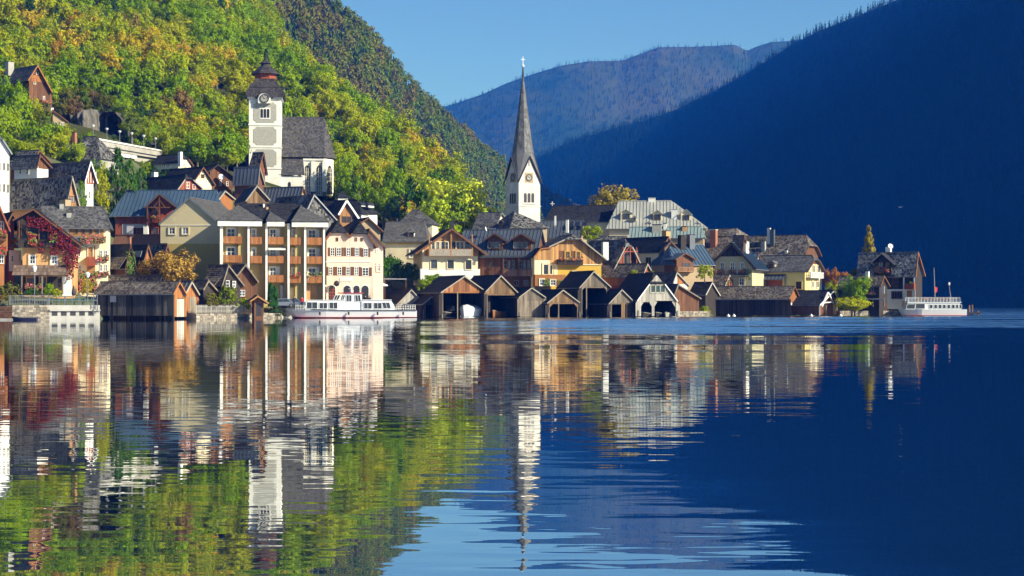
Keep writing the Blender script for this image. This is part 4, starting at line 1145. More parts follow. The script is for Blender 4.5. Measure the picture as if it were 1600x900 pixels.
# nave
ch.faces['N'] = (Vector((0,2.6,0)), Vector((1,0,0)), Vector((0,-1,0)))
u0, zr_ = ch.fhit('N', 439, 183, -4.5); u1, _ = ch.fhit('N', 507, 183, -4.5)
v0, ze = ch.fhit('N', 439, 245, 0.5); v1, _ = ch.fhit('N', 524.5, 244, 0.5)
yF, yR, yB = 2.1, 7.1, 12.1
zgc = ch.zg - 2.0
apx = 2.4
pA = [Vector((uR-0.2,yF,ze)), Vector((v1-apx,yF,ze)), Vector((u1,yR,zr_)), Vector((uR-0.2,yR,zr_))]
pB = [Vector((v1-apx,yF,ze)), Vector((v1,yF+apx*1.3,ze)), Vector((u1,yR,zr_))]
pC = [Vector((v1,yF+apx*1.3,ze)), Vector((v1,yB-apx*1.3,ze)), Vector((u1,yR,zr_))]
pD = [Vector((v1,yB-apx*1.3,ze)), Vector((v1-apx,yB,ze)), Vector((u1,yR,zr_))]
pE = [Vector((uR-0.2,yB,ze)), Vector((v1-apx,yB,ze)), Vector((u1,yR,zr_)), Vector((uR-0.2,yR,zr_))]
add_roof(ch.root, [pA,pB,pC,pD,pE], R_NAVE, 'slate', 0.2, ridge=[(pA[3],pA[2])], name="nave_roof")
mb = MB(); f = 0.5
poly = [(uR-0.2,yF+f),(v1-apx-0.1,yF+f),(v1-f,yF+apx*1.3+0.1),(v1-f,yB-apx*1.3-0.1),(v1-apx-0.1,yB-f),(uR-0.2,yB-f)]
mb.prism([Vector((x,y,zgc)) for x,y in poly], (0,0,ze-0.25-zgc)); mb.build("nave_wall", P_WHITE, ch.root)
ch.faces['N'] = (Vector((0,yF+f,0)), Vector((1,0,0)), Vector((0,-1,0)))
dx, dy = (v1-f)-(v1-apx-0.1), (yF+apx*1.3+0.1)-(yF+f); ln = math.hypot(dx,dy)
ch.faces['A'] = (Vector((v1-apx-0.1,yF+f,0)), Vector((dx/ln,dy/ln,0)), Vector((dy/ln,-dx/ln,0)))
# low aisle with lean-to roof
a0, zA = ch.fhit('N', 437, 247, 0.02); a1, _ = ch.fhit('N', 473.5, 247, 0.02); b0, zB = ch.fhit('N', 437, 273, 2.6)
add_roof(ch.root, [[ch.P('N',uR+0.02,zA,0.02), ch.P('N',a1,zA,0.02), ch.P('N',a1+0.4,zB,2.6), ch.P('N',uR-0.4,zB,2.6)]], R_NAVE, 'slate', name="aisle_roof")
ch.fbox(MB(), 'N', uR-0.25, a1, zgc, zB-0.22, 0.01, 2.2).build("aisle_wall", P_WHITE, ch.root)
arch(ch, 'N', 450, 284, 454.5, 293, 2.2, BLACKM, "aisle_window", .05, .4)
for x0, x1, fc in ((475.5,484.5,'N'),(494.5,503.5,'N'),(511.5,518.5,'A')):
    fr = arch(ch, fc, x0-1.2, 255, x1+1.2, 306, 0.0, P_CREAM, "gothic_window", 0.05, 0.5)
    arch(ch, fc, x0, 258, x1, 304, 0.06, GLASS, "pane", 0.03, 0.5, parent=fr)
    m = MB()
    p, q = ch.fhit(fc, x0, 262, .1), ch.fhit(fc, x1, 304, .1)
    for k in (1,2): u = p[0]+(q[0]-p[0])*k/3; ch.fbox(m, fc, u-.05, u+.05, q[1], p[1], .09, .15)
    for k in range(1,6): z = q[1]+(p[1]-q[1])*k/6; ch.fbox(m, fc, min(p[0],q[0]), max(p[0],q[0]), z-.03, z+.03, .09, .13)
    m.build("tracery", P_CREAM, fr)
for px in (473.5, 489, 506.5):
    u, z1 = ch.fhit('N', px, 252, 0.3); _, zm = ch.fhit('N', px, 275, .3)
    m = MB(); ch.fbox(m, 'N', u-.45, u+.45, zgc, zm, 0.0, 0.9); ch.fbox(m, 'N', u-.38, u+.38, zm-.1, z1, 0.0, 0.5)
    m.build("buttress", P_WHITE, ch.root)
ch.fbox(MB(), 'N', a1, v1-apx-.1, ze-0.7, ze-0.3, 0.0, 0.25).build("eaves_cornice", P_WHITE, ch.root)

# churchyard wall and little towers beside the apse
h = House("chapel", "little white chapel with dark pyramid roof beside the church apse", 535, 318, 335, 10)
h.gable((526,308), (534,298), (546,308), D=2.6, roof=R_DARK, wall=P_WHITE, cover='slate', fo=0.3, ov=0.3, hipf=(99,1.4), hipb=(99,1.4), trim=None, ridge=False)
# ------------------------------------------------------------------ yellow apartment building with orange balconies
h = House("apartment_building", "yellow apartment building with rows of orange balconies and white columns", 344, 474, 258, 9)
ap = h
fin = 1.4
h.faces['F'] = (Vector((0,0,0)), Vector((1,0,0)), Vector((0,-1,0)))
u0, zT = h.fhit('F', 345, 349); u1, _ = h.fhit('F', 508, 349)
Dp = 9.0
MB().box(u0, u1, 0, Dp, -3, zT).build("wall", P_MUSTARD_SHADE, h.root)
h.faces['L'] = (Vector((u0,0,0)), Vector((0,1,0)), Vector((-1,0,0)))
# projecting piers between the balconies, their white fronts
cols = [(344,348),(387,389.8),(415,417.8),(449.5,452.3),(475.5,478.3),(505,507.5)]
for a, b in cols:
    p, _ = h.fhit('F', a, 400, fin); q, _ = h.fhit('F', b, 400, fin)
    zlow = -1.0 if a > 440 else 0.5
    MB().box(p, q, -fin, 0.0, zlow, zT).build("pier", P_MUSTARD_SHADE, h.root)
    MB().box(p-0.03, q+0.03, -fin-0.05, -fin, zlow, zT).build("white_column", P_WHITE, h.root)
for a, b in ((372,386),(409,415),(444,450),(461,475)):       # solid wall strips beside the balconies
    p, _ = h.fhit('F', a, 400, 0.7); q, _ = h.fhit('F', b, 400, 0.7)
    MB().box(p, q, -0.7, 0.0, -1, zT).build("wall_strip", P_MUSTARD_SHADE, h.root)
# balconies, their windows
bal = [(346,378,369,381),(391,409,370,382),(418.5,443,370,382),(453,470,371,383),(479,504,371,383)]
for r in range(3):
    dy = (0, 29.5, 59.5)[r]
    for i, (x0,x1,y0,y1) in enumerate(bal):
        if r == 2 and i < 2: continue
        h.balcony('F', x0, y0+dy, x1, y1+dy, fin-0.1, W_ORANGE, 'board', pitch=0.28)
        w0, w1 = {0:(352,366),1:(391,398),2:(419,430),3:(454,460),4:(479,492)}[i]
        h.win('F', [(w0+2, y0-12.5+dy, w1+2, y1-2+dy)], frame=W_WHITE, bars=(1,2), fw=0.16)
        if i in (0,2,4):
            p, _ = h.fhit('F', w1+2.5, 400); q, _ = h.fhit('F', w1+7, 400); z1_ = h.fhit('F', 400, y0-13+dy)[1]; z0_ = h.fhit('F', 400, y1-1+dy)[1]
            MB().box(p, q, -0.06, 0, z0_, z1_).build("white_lit_panel", P_WHITE, h.root)  # white panel paints the sunlit reveal beside the window
        if (r, i) in ((2,4),(2,3)): h.flowers('F', x0, y0+dy-5, x1, y0+dy+3, (LEAF_P, FLOWER_R) if i == 3 else (LEAF_Y,), n=fin-.2, dens=30, tray=False)
    z = h.fhit('F', 400, 365.5+dy-11)[1]
h.canopy('F', 419, 446, 386, 390, 2.3, P_WHITE, None, name="awning")
# white fascias and hipped bay roofs over a dark main roof
for k, (x0,x1,yt,yb,ax,ay) in enumerate([(340,409.5,344,353,372,320.5),(417,444.5,345,353.5,422,330.5),(456,513,346,354.5,470,321.5)]):
    p, z1 = h.fhit('F', x0, yt, fin+0.5); q, _ = h.fhit('F', x1, yt, fin+0.5); z0 = h.fhit('F', x0, yb, fin+0.5)[1]
    MB().box(p, q, -fin-0.5, 0.6, z0, z1).build("fascia", P_WHITE, h.root)
    setb = 3.6; A = h.hit('y', -fin-0.5+setb, ax, ay); bk = 8.0
    P0, P1 = Vector((p-.15,-fin-0.65,z1+.01)), Vector((q+.15,-fin-0.65,z1+.01)); P2, P3 = Vector((q+.15,bk,z1+.01)), Vector((p-.15,bk,z1+.01))
    T0, T1 = Vector((A.x if k else A.x, -fin-0.5+setb, A.z)), Vector((A.x, bk, A.z))
    add_roof(h.root, [[P0,P1,T0],[P0,T0,T1,P3],[P1,P2,T1,T0]], R_MID, 'fine', 0.12, ridge=[(T0,T1)])
c0 = h.hit('y', 2.0, 360, 340); 
zr_ = h.hit('y', 4.5, 420, 319).z
P0, P1 = Vector((u0+0.5,-0.2,zT+0.35)), Vector((u1-0.2,-0.2,zT+0.35)); P2, P3 = Vector((u1-0.2,Dp+.5,zT+.35)), Vector((u0+.5,Dp+.5,zT+.35))
T0, T1 = Vector((u0+3.0,4.5,zr_)), Vector((u1-4.5,4.5,zr_))
add_roof(h.root, [[P0,P1,T1,T0],[P1,P2,T1],[P2,P3,T0,T1],[P3,P0,T0]], R_DARK, 'fine', 0.15, ridge=[(T0,T1)])
h.chimney(416, 323, 419.5, 332, 'y', 3.0, P_ORANGE); h.chimney(411, 318, 414, 330, 'y', 3.5, P_WHITE)
# ground floor: garage doors and shop front
h.block('F', 443, 449, 459, 472, 0, 0.05, P_CREAM, name="garage_door")
h.block('F', 460, 445, 466, 473, 0, 0.12, P_GOLD, name="golden_pier")
h.block('F', 470, 446, 496, 471, 0, 0.06, P_ORANGE, name="folding_door")
for x in (478, 487): h.block('F', x-.4, 446, x+.4, 471, 0.06, 0.09, W_HONEY, name="door_joint")
h.block('F', 473, 453, 477, 460, 0.06, 0.10, P_WHITE, name="notice")
h.block('F', 438, 446, 442, 473, 0, 0.08, P_WHITE, name="white_pier")

# beige gabled wing at its side
h = House("house", "beige house with broad blank gable wall beside the yellow apartments", 300, 440, 268, -8)
h.gable((248,350), (296,308.5), (352,356), D=16, roof=R_MID, wall=P_BEIGE, cover='fine', fo=0.25, ov=0.2, trim=GREYM, trimw=0.3)
h.block('F', 250, 381, 346, 445, 0, 0.03, P_BEIGE_D, name="mustard_lower_wall")
h.win('F', [(264,355.5,273.5,366),(285,355.5,294.5,366)], bars=(1,1), fw=0.12)
h.bars('F', [(347,352),(347,425)], n=0.1, w=0.12, mat=GREYM, name="drainpipe")
h.bars('F', [(250,352),(350,352)], n=0.03, w=0.1, mat=P_WHITE, name="string_course")
h = House("house", "slate-roofed house whose ridge runs behind the beige gable and the apartments", 420, 420, 283, 78)
h.long((380,341), (450,341), (388,319), (441,319), 5.0, roof=R_MID, wall=P_BEIGE, cover='fine', ov=0.4)

# ------------------------------------------------------------------ pink house with half-hipped gables
h = House("inn", "pink inn with brown shutters, arched ground floor and two half-hipped gables", 510, 474, 264, 12)
h.gable((505,379), (530,344.5), (546.5,370), D=11, roof=R_DARK, wall=P_PINK, cover='slate', fo=0.6, ov=(0.6,0.0), hipf=(1.9,1.6), trim=W_BROWN, trimw=0.35)
xw0 = h.x0
h.win('F', [(525,371,528.5,377)], frame=W_BROWN, bars=(0,0))
h.gable((546.7,370), (564,346), (590,386), D=11, roof=R_DARK, wall=P_PINK, cover='slate', fo=0.6, ov=(0.0,0.6), hipf=(1.9,1.6), trim=W_BROWN, trimw=0.35)
h.win('F', [(554.5,371,558,377),(563.5,371,567,377)], frame=W_BROWN, bars=(0,0))
row1 = [(516,387,523,400),(525.5,387,533,400),(541,387,547.5,400),(554.5,387,561,400),(568,388,575,401)]
row2 = [(513.5,417,520,430),(527,417,534,430),(540.5,417,547,430),(553.5,417,560,430),(566,418,576,431)]
for w in row1 + row2: h.win('F', [w], frame=W_WHITE, bars=(1,2), shut=W_BROWN, fw=0.08)
h.bars('F', [(509,409),(579,409)], n=0.03, w=0.14, mat=P_WHITE, name="string_course")
for x0,x1 in ((501,510),(514,524),(537,548),(552,562),(565,576)):
    arch(h, 'F', x0-0.8, 444, x1+0.8, 470, 0.0, P_WHITE, "arch_surround", 0.05); arch(h, 'F', x0, 446, x1, 470, 0.05, BLACKM if x0 > 530 else GLASS, "arched_panel", 0.03)  # the black arches paint shaded depth on a flat panel
    if x0 < 530:
        for k in (1,2,3): h.bars('F', [(x0+(x1-x0)*k/4,449),(x0+(x1-x0)*k/4,468)], n=0.1, w=0.1, mat=W_RED, name="window_bar")
        for y in (452,457,462): h.bars('F', [(x0,y),(x1,y)], n=0.1, w=0.1, mat=W_RED, name="window_bar")
sg = h.block('F', 531, 434, 551, 439.5, 0, 0.08, P_WHITE, name="sign_board")
m = MB(); r_ = random.Random(3); x = 533.0
for k in range(8):      # the faint script on the sign is too small to read in the photograph: thin brush strokes
    a = h.P('F', *h.fhit('F', x, 438.4 if k else 438.8, .09), .09); b = h.P('F', *h.fhit('F', x+0.9, 436.4 if k else 434.9, .09), .09); m.bar(a, b, 0.035); x += 1.9
m.build("sign_lettering", P_TAN, sg)
m = MB(); u, z = h.fhit('F', 526, 443, 1.0); c = h.P('F', u, z, 1.0)
m.lathe([(0.0,-.5),(.34,-.34),(.48,0),(.34,.34),(0.0,.5)], 10); hl = m.build("hanging_emblem", BLACKM, h.root); hl.location = c
h.bars('F', [(526,441),(532,441)], n=0.5, w=0.07, mat=BLACKM, name="emblem_bracket")
h = House("house", "narrow pale house with plain dark roof joined to the pink inn", 590, 474, 270, 12)
h.gable((571,385), (577,358), (603,387), D=9, roof=R_DARK, wall=P_PINK, cover='slate', fo=0.4, ov=0.4)
h.win('F', [(587,389,591,395),(589,412,594,424)], frame=W_WHITE, bars=(1,1))
h.bars('F', [(579,415),(599,415)], n=0.03, w=0.12, mat=P_WHITE, name="string_course")

# houses behind the pink inn
h = House("house", "house with steep coal-black speckled roof behind the pink inn", 500, 420, 282, 38)
h.gable((470,348), (491,304), (529,346), D=12, roof=R_SPECK, wall=R_SPECK, cover='slate', fo=0.4, ov=0.3, trim=GREYM)
pF = [(h.hit('y', -0.06, 474, 342)), (h.hit('y', -0.06, 526, 344)), (h.hit('y', -0.06, 491, 306))]
mm = MB(); lay_shingles(mm, [pF[0],pF[1],pF[2]], 0.36, 0.32); mm.build("gable_slates", R_SPECK, h.root, kind="stuff", fixn=False)
h = House("house", "house with white-edged timber gable and open loft above the pink inn", 543, 372, 300, 22)
h.gable((529,335), (542,312.5), (561,341), D=10, roof=R_DARK, wall=W_HONEY, cover='slate', fo=0.6, ov=0.4, trim=W_WHITE, trimw=0.35)
h.planks('F', 531, 556, None, 338, W_HONEY)
h.block('F', 534, 338, 556, 348, 0, 0.03, BLACKM, name="loft_shade_panel"); h.posts('F', [541,549], 338, 348, n=0.1, w=0.15, mat=W_BROWN)  # loft darkness painted as a black panel on the wall
h = House("house", "dark-roofed house with white end wall beside the timber loft gable", 584, 365, 306, 64)
h.gable((566,334), (577,312), (594,334), back=506, roof=R_DARK, wall=P_WHITE, cover='slate', fo=0.4, ov=0.4, hipf=(99,2.6))
h.dormer('L', (559,320), (562,316), (565,320), 324, -1.5, 2, R_DARK, P_WHITE, wins=[(560.5,320,563.5,323.5)]); h.dormer('L', (570,320), (573,316), (576,320), 324, -1.5, 2, R_DARK, P_WHITE, wins=[(571.5,320,574.5,323.5)])
h = House("house", "brown-gabled house with dark roof above the pink inn's roof", 578, 380, 290, 20)
h.gable((556,352), (576,340), (599,361), D=9, roof=R_DARK, wall=P_TAN, cover='slate', fo=0.6, ov=0.4, trim=W_BROWN)

# grey-roofed villa by the bright lime tree
h = House("villa", "cream villa with stepped grey roof and one dormer beside the lime tree", 632, 410, 308, 82)
h.long((597,377.5), (668,377), (607,347), (663,346.5), 3.4, roof=R_MID, wall=P_CREAM, cover='slate', ov=0.5, z0=-6)
h.dormer('L', (635.5,362), (642,357), (648.5,363), 371, -0.2, 2.6, R_MID, W_WHITE, wins=[(638,363,646.5,370.5)], bars=(1,0))
h.win('L', [(640,389,649.5,402.5)], bars=(1,2), fw=0.16)
h.bars('L', [(604,380),(664,380)], n=0.08, w=0.3, mat=P_GOLD, name="eaves_band")

h = House("villa_annex", "hipped grey roof rising just behind the cream villa", 650, 405, 315, 82)
h.long((620,350), (678,350), (644,328), (655,328), 3.6, roof=R_SLATE, wall=P_CREAM, cover='slate', ov=0.4)
# ------------------------------------------------------------------ timber chalets in the middle of the shore
h = House("chalet", "cream chalet with wide timber gable and long carved balcony above the boathouses", 706, 442, 284, 11)
h.gable((649,396), (706,357), (761,397), D=12, roof=R_DARK, wall=P_CREAM, cover='slate', fo=1.3, ov=1.4, trim=W_BROWN, trimw=0.35)
h.planks('F', 663, 748, None, 400, W_AMBER, holes=[(673,378,740,389)])
h.block('F', 673, 378, 740, 389.5, 0, 0.03, BLACKM, name="loggia_shade_panel")  # shade inside the loggia painted as a flat black panel
for x0,x1 in ((674,679),(681,686),(689,694),(695,700),(713,718),(719,724),(726,734)): h.win('F', [(x0,378,x1,390)], frame=W_TRIM, bars=(0,1), n=0.02)
h.balcony('F', 670, 388.5, 739, 400.5, 1.1, W_TRIM, 'board', pitch=0.36, rail=W_HONEY)
h.posts('F', [671,705,738], 366, 401, n=1.15, w=0.2, mat=W_HONEY)
h.win('F', [(673,406,683,420),(699,406,709,420),(727,406,736.5,421),(739,409,743,414)], frame=W_TRIM, bars=(0,0), fw=0.07)
h.block('F', 657, 420, 750, 444, 0, 0.025, P_WHITE, name="white_or_lit_lower_wall")  # white block paints the sunlit facade below the eave shadow
h.chimney(704, 346, 710, 358, 'y', 5, BLACKM)
h = House("chalet", "brown timber chalet with seamed metal roof and two gabled dormers", 812, 448, 288, 78)
h.long((714,399), (839,399), (722,359), (857,359), 5.2, roof=R_BGREY, wall=W_BROWN, cover='seam', ov=0.5)
h.planks('L', 748, 836, 400, 433, W_BROWN, slope=False, holes=[(763,405,771,420),(787,407,834,420)])
h.canopy('L', 746, 836, 399, 402, 0.8, R_BGREY, None)
h.win('L', [(764,406,770,419)], frame=W_BROWN, bars=(0,0))
for x0 in (787,793,799,811,817,823): h.win('L', [(x0,407,x0+5.5,420)], frame=W_TRIM, bars=(0,1))
h.balcony('L', 785, 420.5, 835, 432, 0.9, W_RAIL, 'board', pitch=0.3, rail=W_BROWN)
h.posts('L', [786,810,834], 404, 432, n=0.95, w=0.18, mat=W_BROWN)
for L, A, Rr, w in [((755,376),(772.5,364.5),(790,376),[(762,378,767.5,388),(768.5,378,774,388),(775,378,781,388)]), ((795,376),(814,364.5),(835,377.5),[(802,378,808,388),(809,378,815,388),(816,378,824,388)])]:
    h.dormer('L', L, A, Rr, 390, -0.4, 5, R_BGREY, W_BROWN, 'seam', wins=w, frame=W_TRIM, bars=(0,1), fo=0.6, ov=0.7, trim=W_BROWN)
h.win('L', [(803,438,811,447),(818,438,826,447)], frame=W_TRIM, bars=(1,0))
m = MB(); m.lathe([(0.05,0.0),(0.35,0.06),(0.42,0.14),(0.38,0.15),(0.02,0.04)], 14)
o = m.build("satellite_dish", W_WHITE, h.root); o.rotation_euler = (R(75),0,0); u, z = h.fhit('L', 759, 358, -3); o.location = h.P('L', u, z, -2.6)
m = MB().tube(h.P('L',u,z-1.6,-3), h.P('L',u,z,-2.75), 0.05); m.build("dish_mast", GREYM, h.root)
h = House("house", "grey-slated house between the lime tree and the spire church", 783, 375, 318, 70)
h.gable((772,362), (784,332), (806,360), back=748, roof=R_SLATE, wall=P_CREAM, cover='slate', fo=0.4, ov=0.4, trim=GREYM)
h.dormer('L', (779,348), (782.5,344), (786,348), 357, -0.4, 2.0, R_DARK, W_DARK, wins=[(780,348,785,356)])
h.chimney(774, 352, 777, 362, 'x', -2.6, P_WHITE)
h = House("house", "house with dark pyramid roof at the foot of the spire church", 825, 372, 312, 30)
h.gable((797,356), (823,329), (859,355), D=9, roof=R_SPECK, wall=P_TAN, cover='slate', fo=0.4, ov=0.4, hipf=(99,4.5), hipb=(99,4.5))

# ------------------------------------------------------------------ church with the tall needle spire
sp = House("church", "stone church tower with tall needle spire and gabled clock faces", 822, 366, 326, 31)
sp.faces['F'] = (Vector((0,0,0)), Vector((1,0,0)), Vector((0,-1,0)))
uR, zE = sp.fhit('F', 844, 285)
u0s, _ = sp.fhit('F', 810.5, 285); Wt = uR-u0s
zlow = sp.zg-3
MB().box(u0s, uR, 0, Wt, zlow, zE).build("tower_wall", STONE, sp.root)
sp.faces['L'] = (Vector((u0s,0,0)), Vector((0,1,0)), Vector((-1,0,0)))
sp.faces['R'] = (Vector((uR,0,0)), Vector((0,1,0)), Vector((1,0,0)))
sp.faces['K'] = (Vector((0,Wt,0)), Vector((1,0,0)), Vector((0,1,0)))
um = (u0s+uR)/2
zG = sp.fhit('F', 827, 247)[1]
zTip = sp.hit('y', Wt/2, 817.5, 112).z
for fc, c0, c1 in (('F',u0s,uR),('L',0,Wt),('R',0,Wt),('K',u0s,uR)):
    MB().prism([sp.P(fc,c0,zE,0.004), sp.P(fc,c1,zE,0.004), sp.P(fc,(c0+c1)/2,zG,0.004)], -sp.faces[fc][2]*0.6).build("clock_gable", STONE, sp.root)
# spire: eight faces down to the corners, a steep roof over each gable
ctr = Vector((um, Wt/2, 0)); e = 0.28
k = MB(); tip = Vector((um, Wt/2, zTip))
zM = zG + (zG-zE)*0.02
cor = [Vector((u0s-e,-e,zE-.2)), Vector((uR+e,-e,zE-.2)), Vector((uR+e,Wt+e,zE-.2)), Vector((u0s-e,Wt+e,zE-.2))]
gab = [Vector((um,-e,zG+.35)), Vector((uR+e,Wt/2,zG+.35)), Vector((um,Wt+e,zG+.35)), Vector((u0s-e,Wt/2,zG+.35))]
polys = []
hw = Wt*0.5
# the octagon where the needle starts, then two bands taper to the tip
def octa(z, w): return [ctr + Vector((math.cos(a)*w, math.sin(a)*w, z)) for a in [math.radians(22.5+45*i) for i in range(8)]]
zO = zG + 1.2; zQ = zO + (zTip-zO)*0.30
O1 = octa(zO, Wt*0.43); O2 = octa(zQ, Wt*0.285)
# octagon vertex order: i=0 at 22.5 deg (east), counter-clockwise
idx = {'E':(7,0), 'NE':(0,1), 'N':(1,2), 'NW':(2,3), 'W':(3,4), 'SW':(4,5), 'S':(5,6), 'SE':(6,7)}
m = MB()
def quad(*p): m.add(p, [tuple(range(len(p)))])
for i in range(8):
    a, b = i, (i+1) % 8
    quad(O1[a], O1[b], O2[b], O2[a]); quad(O2[a], O2[b], tip)
for nm, g, (ca, cb) in (('S',gab[0],(cor[0],cor[1])),('E',gab[1],(cor[1],cor[2])),('N',gab[2],(cor[2],cor[3])),('W',gab[3],(cor[3],cor[0]))):
    a, b = idx[nm]; quad(g, O1[b], O1[a])
    quad(ca, g, O1[a]); quad(g, cb, O1[b])
for nm, c in (('SW',cor[0]),('SE',cor[1]),('NE',cor[2]),('NW',cor[3])):
    a, b = idx[nm]; quad(c, O1[a], O1[b]) if nm in ('SW','SE','NE','NW') else None
spire = m.build("spire_roof", R_SPIRE, sp.root)
s2 = MB()
for i in range(8):
    a, b = i, (i+1) % 8
    for P in ([O1[a],O1[b],O2[b],O2[a]],[O2[a],O2[b],tip]): lay_shingles(s2, P, 0.5, 0.34, 0.05)
s2.build("shingles", R_SPIRE, spire, kind="stuff", fixn=False)
m = MB()
for g, (ca, cb) in ((gab[0],(cor[0],cor[1])),(gab[3],(cor[3],cor[0])),(gab[1],(cor[1],cor[2]))):
    m.bar(ca, g, 0.16, 0.22); m.bar(g, cb, 0.16, 0.22)
m.build("gable_edge", R_DARK, spire)
m = MB(); t0 = tip - Vector((0,0,1.2)); m.tube(t0, tip+Vector((0,0,.9)), 0.22, 0.10); m.build("spire_cap", BLACKM, sp.root)
m = MB(); zc = tip.z+1.15; m.lathe([(0.02,zc-.3),(.26,zc-.16),(.32,zc),(.26,zc+.16),(.02,zc+.3)], 10, (um,Wt/2)); m.build("finial_ball", W_WHITE, sp.root)
m = MB(); b0 = Vector((um,Wt/2,zc+.2)); m.bar(b0, b0+Vector((0,0,1.7)), .09); m.bar(b0+Vector((-.5,0,1.1)), b0+Vector((.5,0,1.1)), .09); m.build("cross", W_WHITE, sp.root)
for (x, fc) in ((826.5,'F'),(801.5,'L')):
    u, z = sp.fhit(fc, x, 277.5); s_ = 0.98
    bgp = sp.fbox(MB(), fc, u-s_, u+s_, z-s_, z+s_, 0.006, 0.05).build("clock_surround", P_TAN, sp.root)
    clock(sp, fc, x, 277.5, 5.6, 0.06, ring=BLACKM, dial=P_GREY)
    sp.fbox(MB(), fc, u-.09, u+.09, z+2.3, z+3.2, 0.006, 0.05).build("vent_slit", BLACKM, sp.root)
for x in (818.6, 824.4, 830.2): arch(sp, 'F', x, 301.5, x+4.4, 316.5, 0.0, BLACKM, "belfry_window", .04)
for x in (796.8, 800.2, 803.6): arch(sp, 'L', x, 302, x+2.4, 318, 0.0, BLACKM, "belfry_window", .04)
sp.fbox(MB(), 'F', sp.fhit('F',817,318)[0], sp.fhit('F',836,318)[0], sp.fhit('F',817,318.5)[1], sp.fhit('F',817,317)[1], 0.0, 0.15).build("sill", STONE, sp.root)
for y in (322,):
    z = sp.fhit('F', 826, y)[1]; MB().box(u0s-.1, uR+.1, -.1, Wt+.1, z-.12, z+.12).build("string_course", STONE, sp.root)
# ------------------------------------------------------------------ roofs between the spire church and the grey mansard
h = House("church_hall", "long dark church nave roof with small stone cross on its ridge end", 955, 372, 336, 80)
h.long((850,344), (958,349), (863,324), (968,319), 4.6, roof=R_DARK, wall=P_CREAM, cover='fine', ov=0.4)
m = MB(); p = h.P('L', 0, 0, 0); c = h.hit('x', h.g['xa'], 863, 325); m.bar(c, c+Vector((0,0,1.35)), .16); m.bar(c+Vector((0,-.42,.9)), c+Vector((0,.42,.9)), .16); m.build("cross", W_WHITE, h.root)
h = House("house", "house with blue-grey metal roof and rooflights behind the ochre house", 905, 385, 322, 78)
h.gable((908,371), (912,344), (920,368), back=846, roof=R_BGREY, wall=P_TAN, cover='seam', fo=0.3, ov=0.3)
h.dormer('L', (871,361), (876,356), (881,361), 367, -1.6, 2, R_DARK, W_WHITE, wins=[(873,361,879,366)])
for x in (893, 903, 914):
    p = h.polys[0]; o_, u_, v_, n_, _ = poly_uv(p); c = h.hit('x', (h.g['xl']*.55+h.g['xa']*.45), x, 350)
    MB().prism([c+u_*.4+v_*.6, c-u_*.4+v_*.6, c-u_*.4-v_*.6, c+u_*.4-v_*.6], n_*.12).build("skylight", GLASS, h.roof)
h.chimney(884, 343, 888, 354, 'x', -1.2, P_WHITE); h.chimney(866, 337, 868.5, 348, 'x', -0.5, W_WHITE)

# ------------------------------------------------------------------ big pale metal mansard
h = House("mansion", "large house with pale seamed metal roof, rows of gabled dormers and hipped ends", 1060, 390, 330, 84)
h.long((947,355), (1106,359), (967,314), (1049,314), 6.0, roof=R_PALE, wall=P_CREAM, cover='seam', ov=0.6)
for L, A, Rr, w in [((967,333),(978,326.5),(988.5,333),(973,334,984,342.5)), ((1017.5,334),(1027,327.5),(1036.5,334.5),(1022,335,1032.5,344)), ((1061,335),(1072.5,326.5),(1082,335),(1067,336,1077,344.5))]:
    h.dormer('L', L, A, Rr, 345.5, -1.1, 3.2, R_PALE, P_CREAM, None, wins=[w], frame=W_BROWN, bars=(1,0), fo=0.35, ov=0.35)
h.chimney(1049, 327.5, 1058.5, 342, 'x', 2.0, P_WHITE, R_PALE); h.chimney(1013, 309.5, 1024, 316, 'x', h.g['xa']-.3, P_WHITE, R_PALE)
for x, y in ((991.5,340),(1014,349),(1090,350)): h.dormer('L', (x-4,y), (x,y-4), (x+4,y), y+5, -0.4, 1.8, R_PALE, P_WHITE, wins=[(x-2,y+.5,x+2,y+4.5)], bars=(0,0))
h = House("house", "house with verdigris green metal roof in front of the pale mansard", 1060, 395, 322, 80)
h.long((982,373), (1101,371), (987,354.5), (1096,354.5), 2.6, roof=R_TEAL, wall=P_TAN, cover='seam', ov=0.3)
h.chimney(1019, 351, 1033, 372, 'x', h.g['xl']+1.2, P_GREY); h.chimney(1066, 354, 1073, 367, 'x', h.g['xl']+1.5, P_ORANGE); h.chimney(1036.5, 349, 1041.5, 366, 'x', h.g['xl']+2.0, P_WHITE)

# ------------------------------------------------------------------ ochre house with the boarded gable
h = House("house", "ochre house with boarded half-hipped gable and dark flower balcony", 900, 446, 290, 14)
h.gable((858,385), (899,366), (948,405), D=10, roof=R_SPECK, wall=P_OCHRE, cover='slate', fo=1.0, ov=0.7, trim=W_TRIM, hipf=(0.9,1.4))
h.planks('F', 857, 941, None, 414, W_AMBER, holes=[(872,392,908,413)])
h.block('F', 872, 392, 908, 414, 0, 0.02, W_BROWN, name="balcony_recess")
h.win('F', [(883,393,890,404),(900,393,906,406)], frame=W_HONEY, bars=(1,1), n=0.02)
h.balcony('F', 872, 405, 911, 414, 1.0, W_DARK, 'board', rail=W_BROWN); h.flowers('F', 873, 401.5, 910, 407, (LEAF_P, FLOWER_P), n=1.0, dens=30)
h.win('F', [(852.5,413,864.5,430)], frame=P_CREAM, bars=(0,0), fw=0.2)
h.block('F', 865, 409, 871, 432, 0, 0.04, P_CREAM, name="pale_pilaster"); h.win('F', [(894,423,903,434)], bars=(1,1), fw=0.12)
h.bars('F', [(857,413.5),(938,413.5)], n=0.06, w=0.16, mat=P_CREAM, name="string_course")
h.chimney(942.5, 378, 951, 396, 'y', 2.5, P_WHITE)
h = House("stair_tower", "orange timber stair enclosure climbing between the metal-roofed chalet and the ochre house", 848, 446, 286, 14)
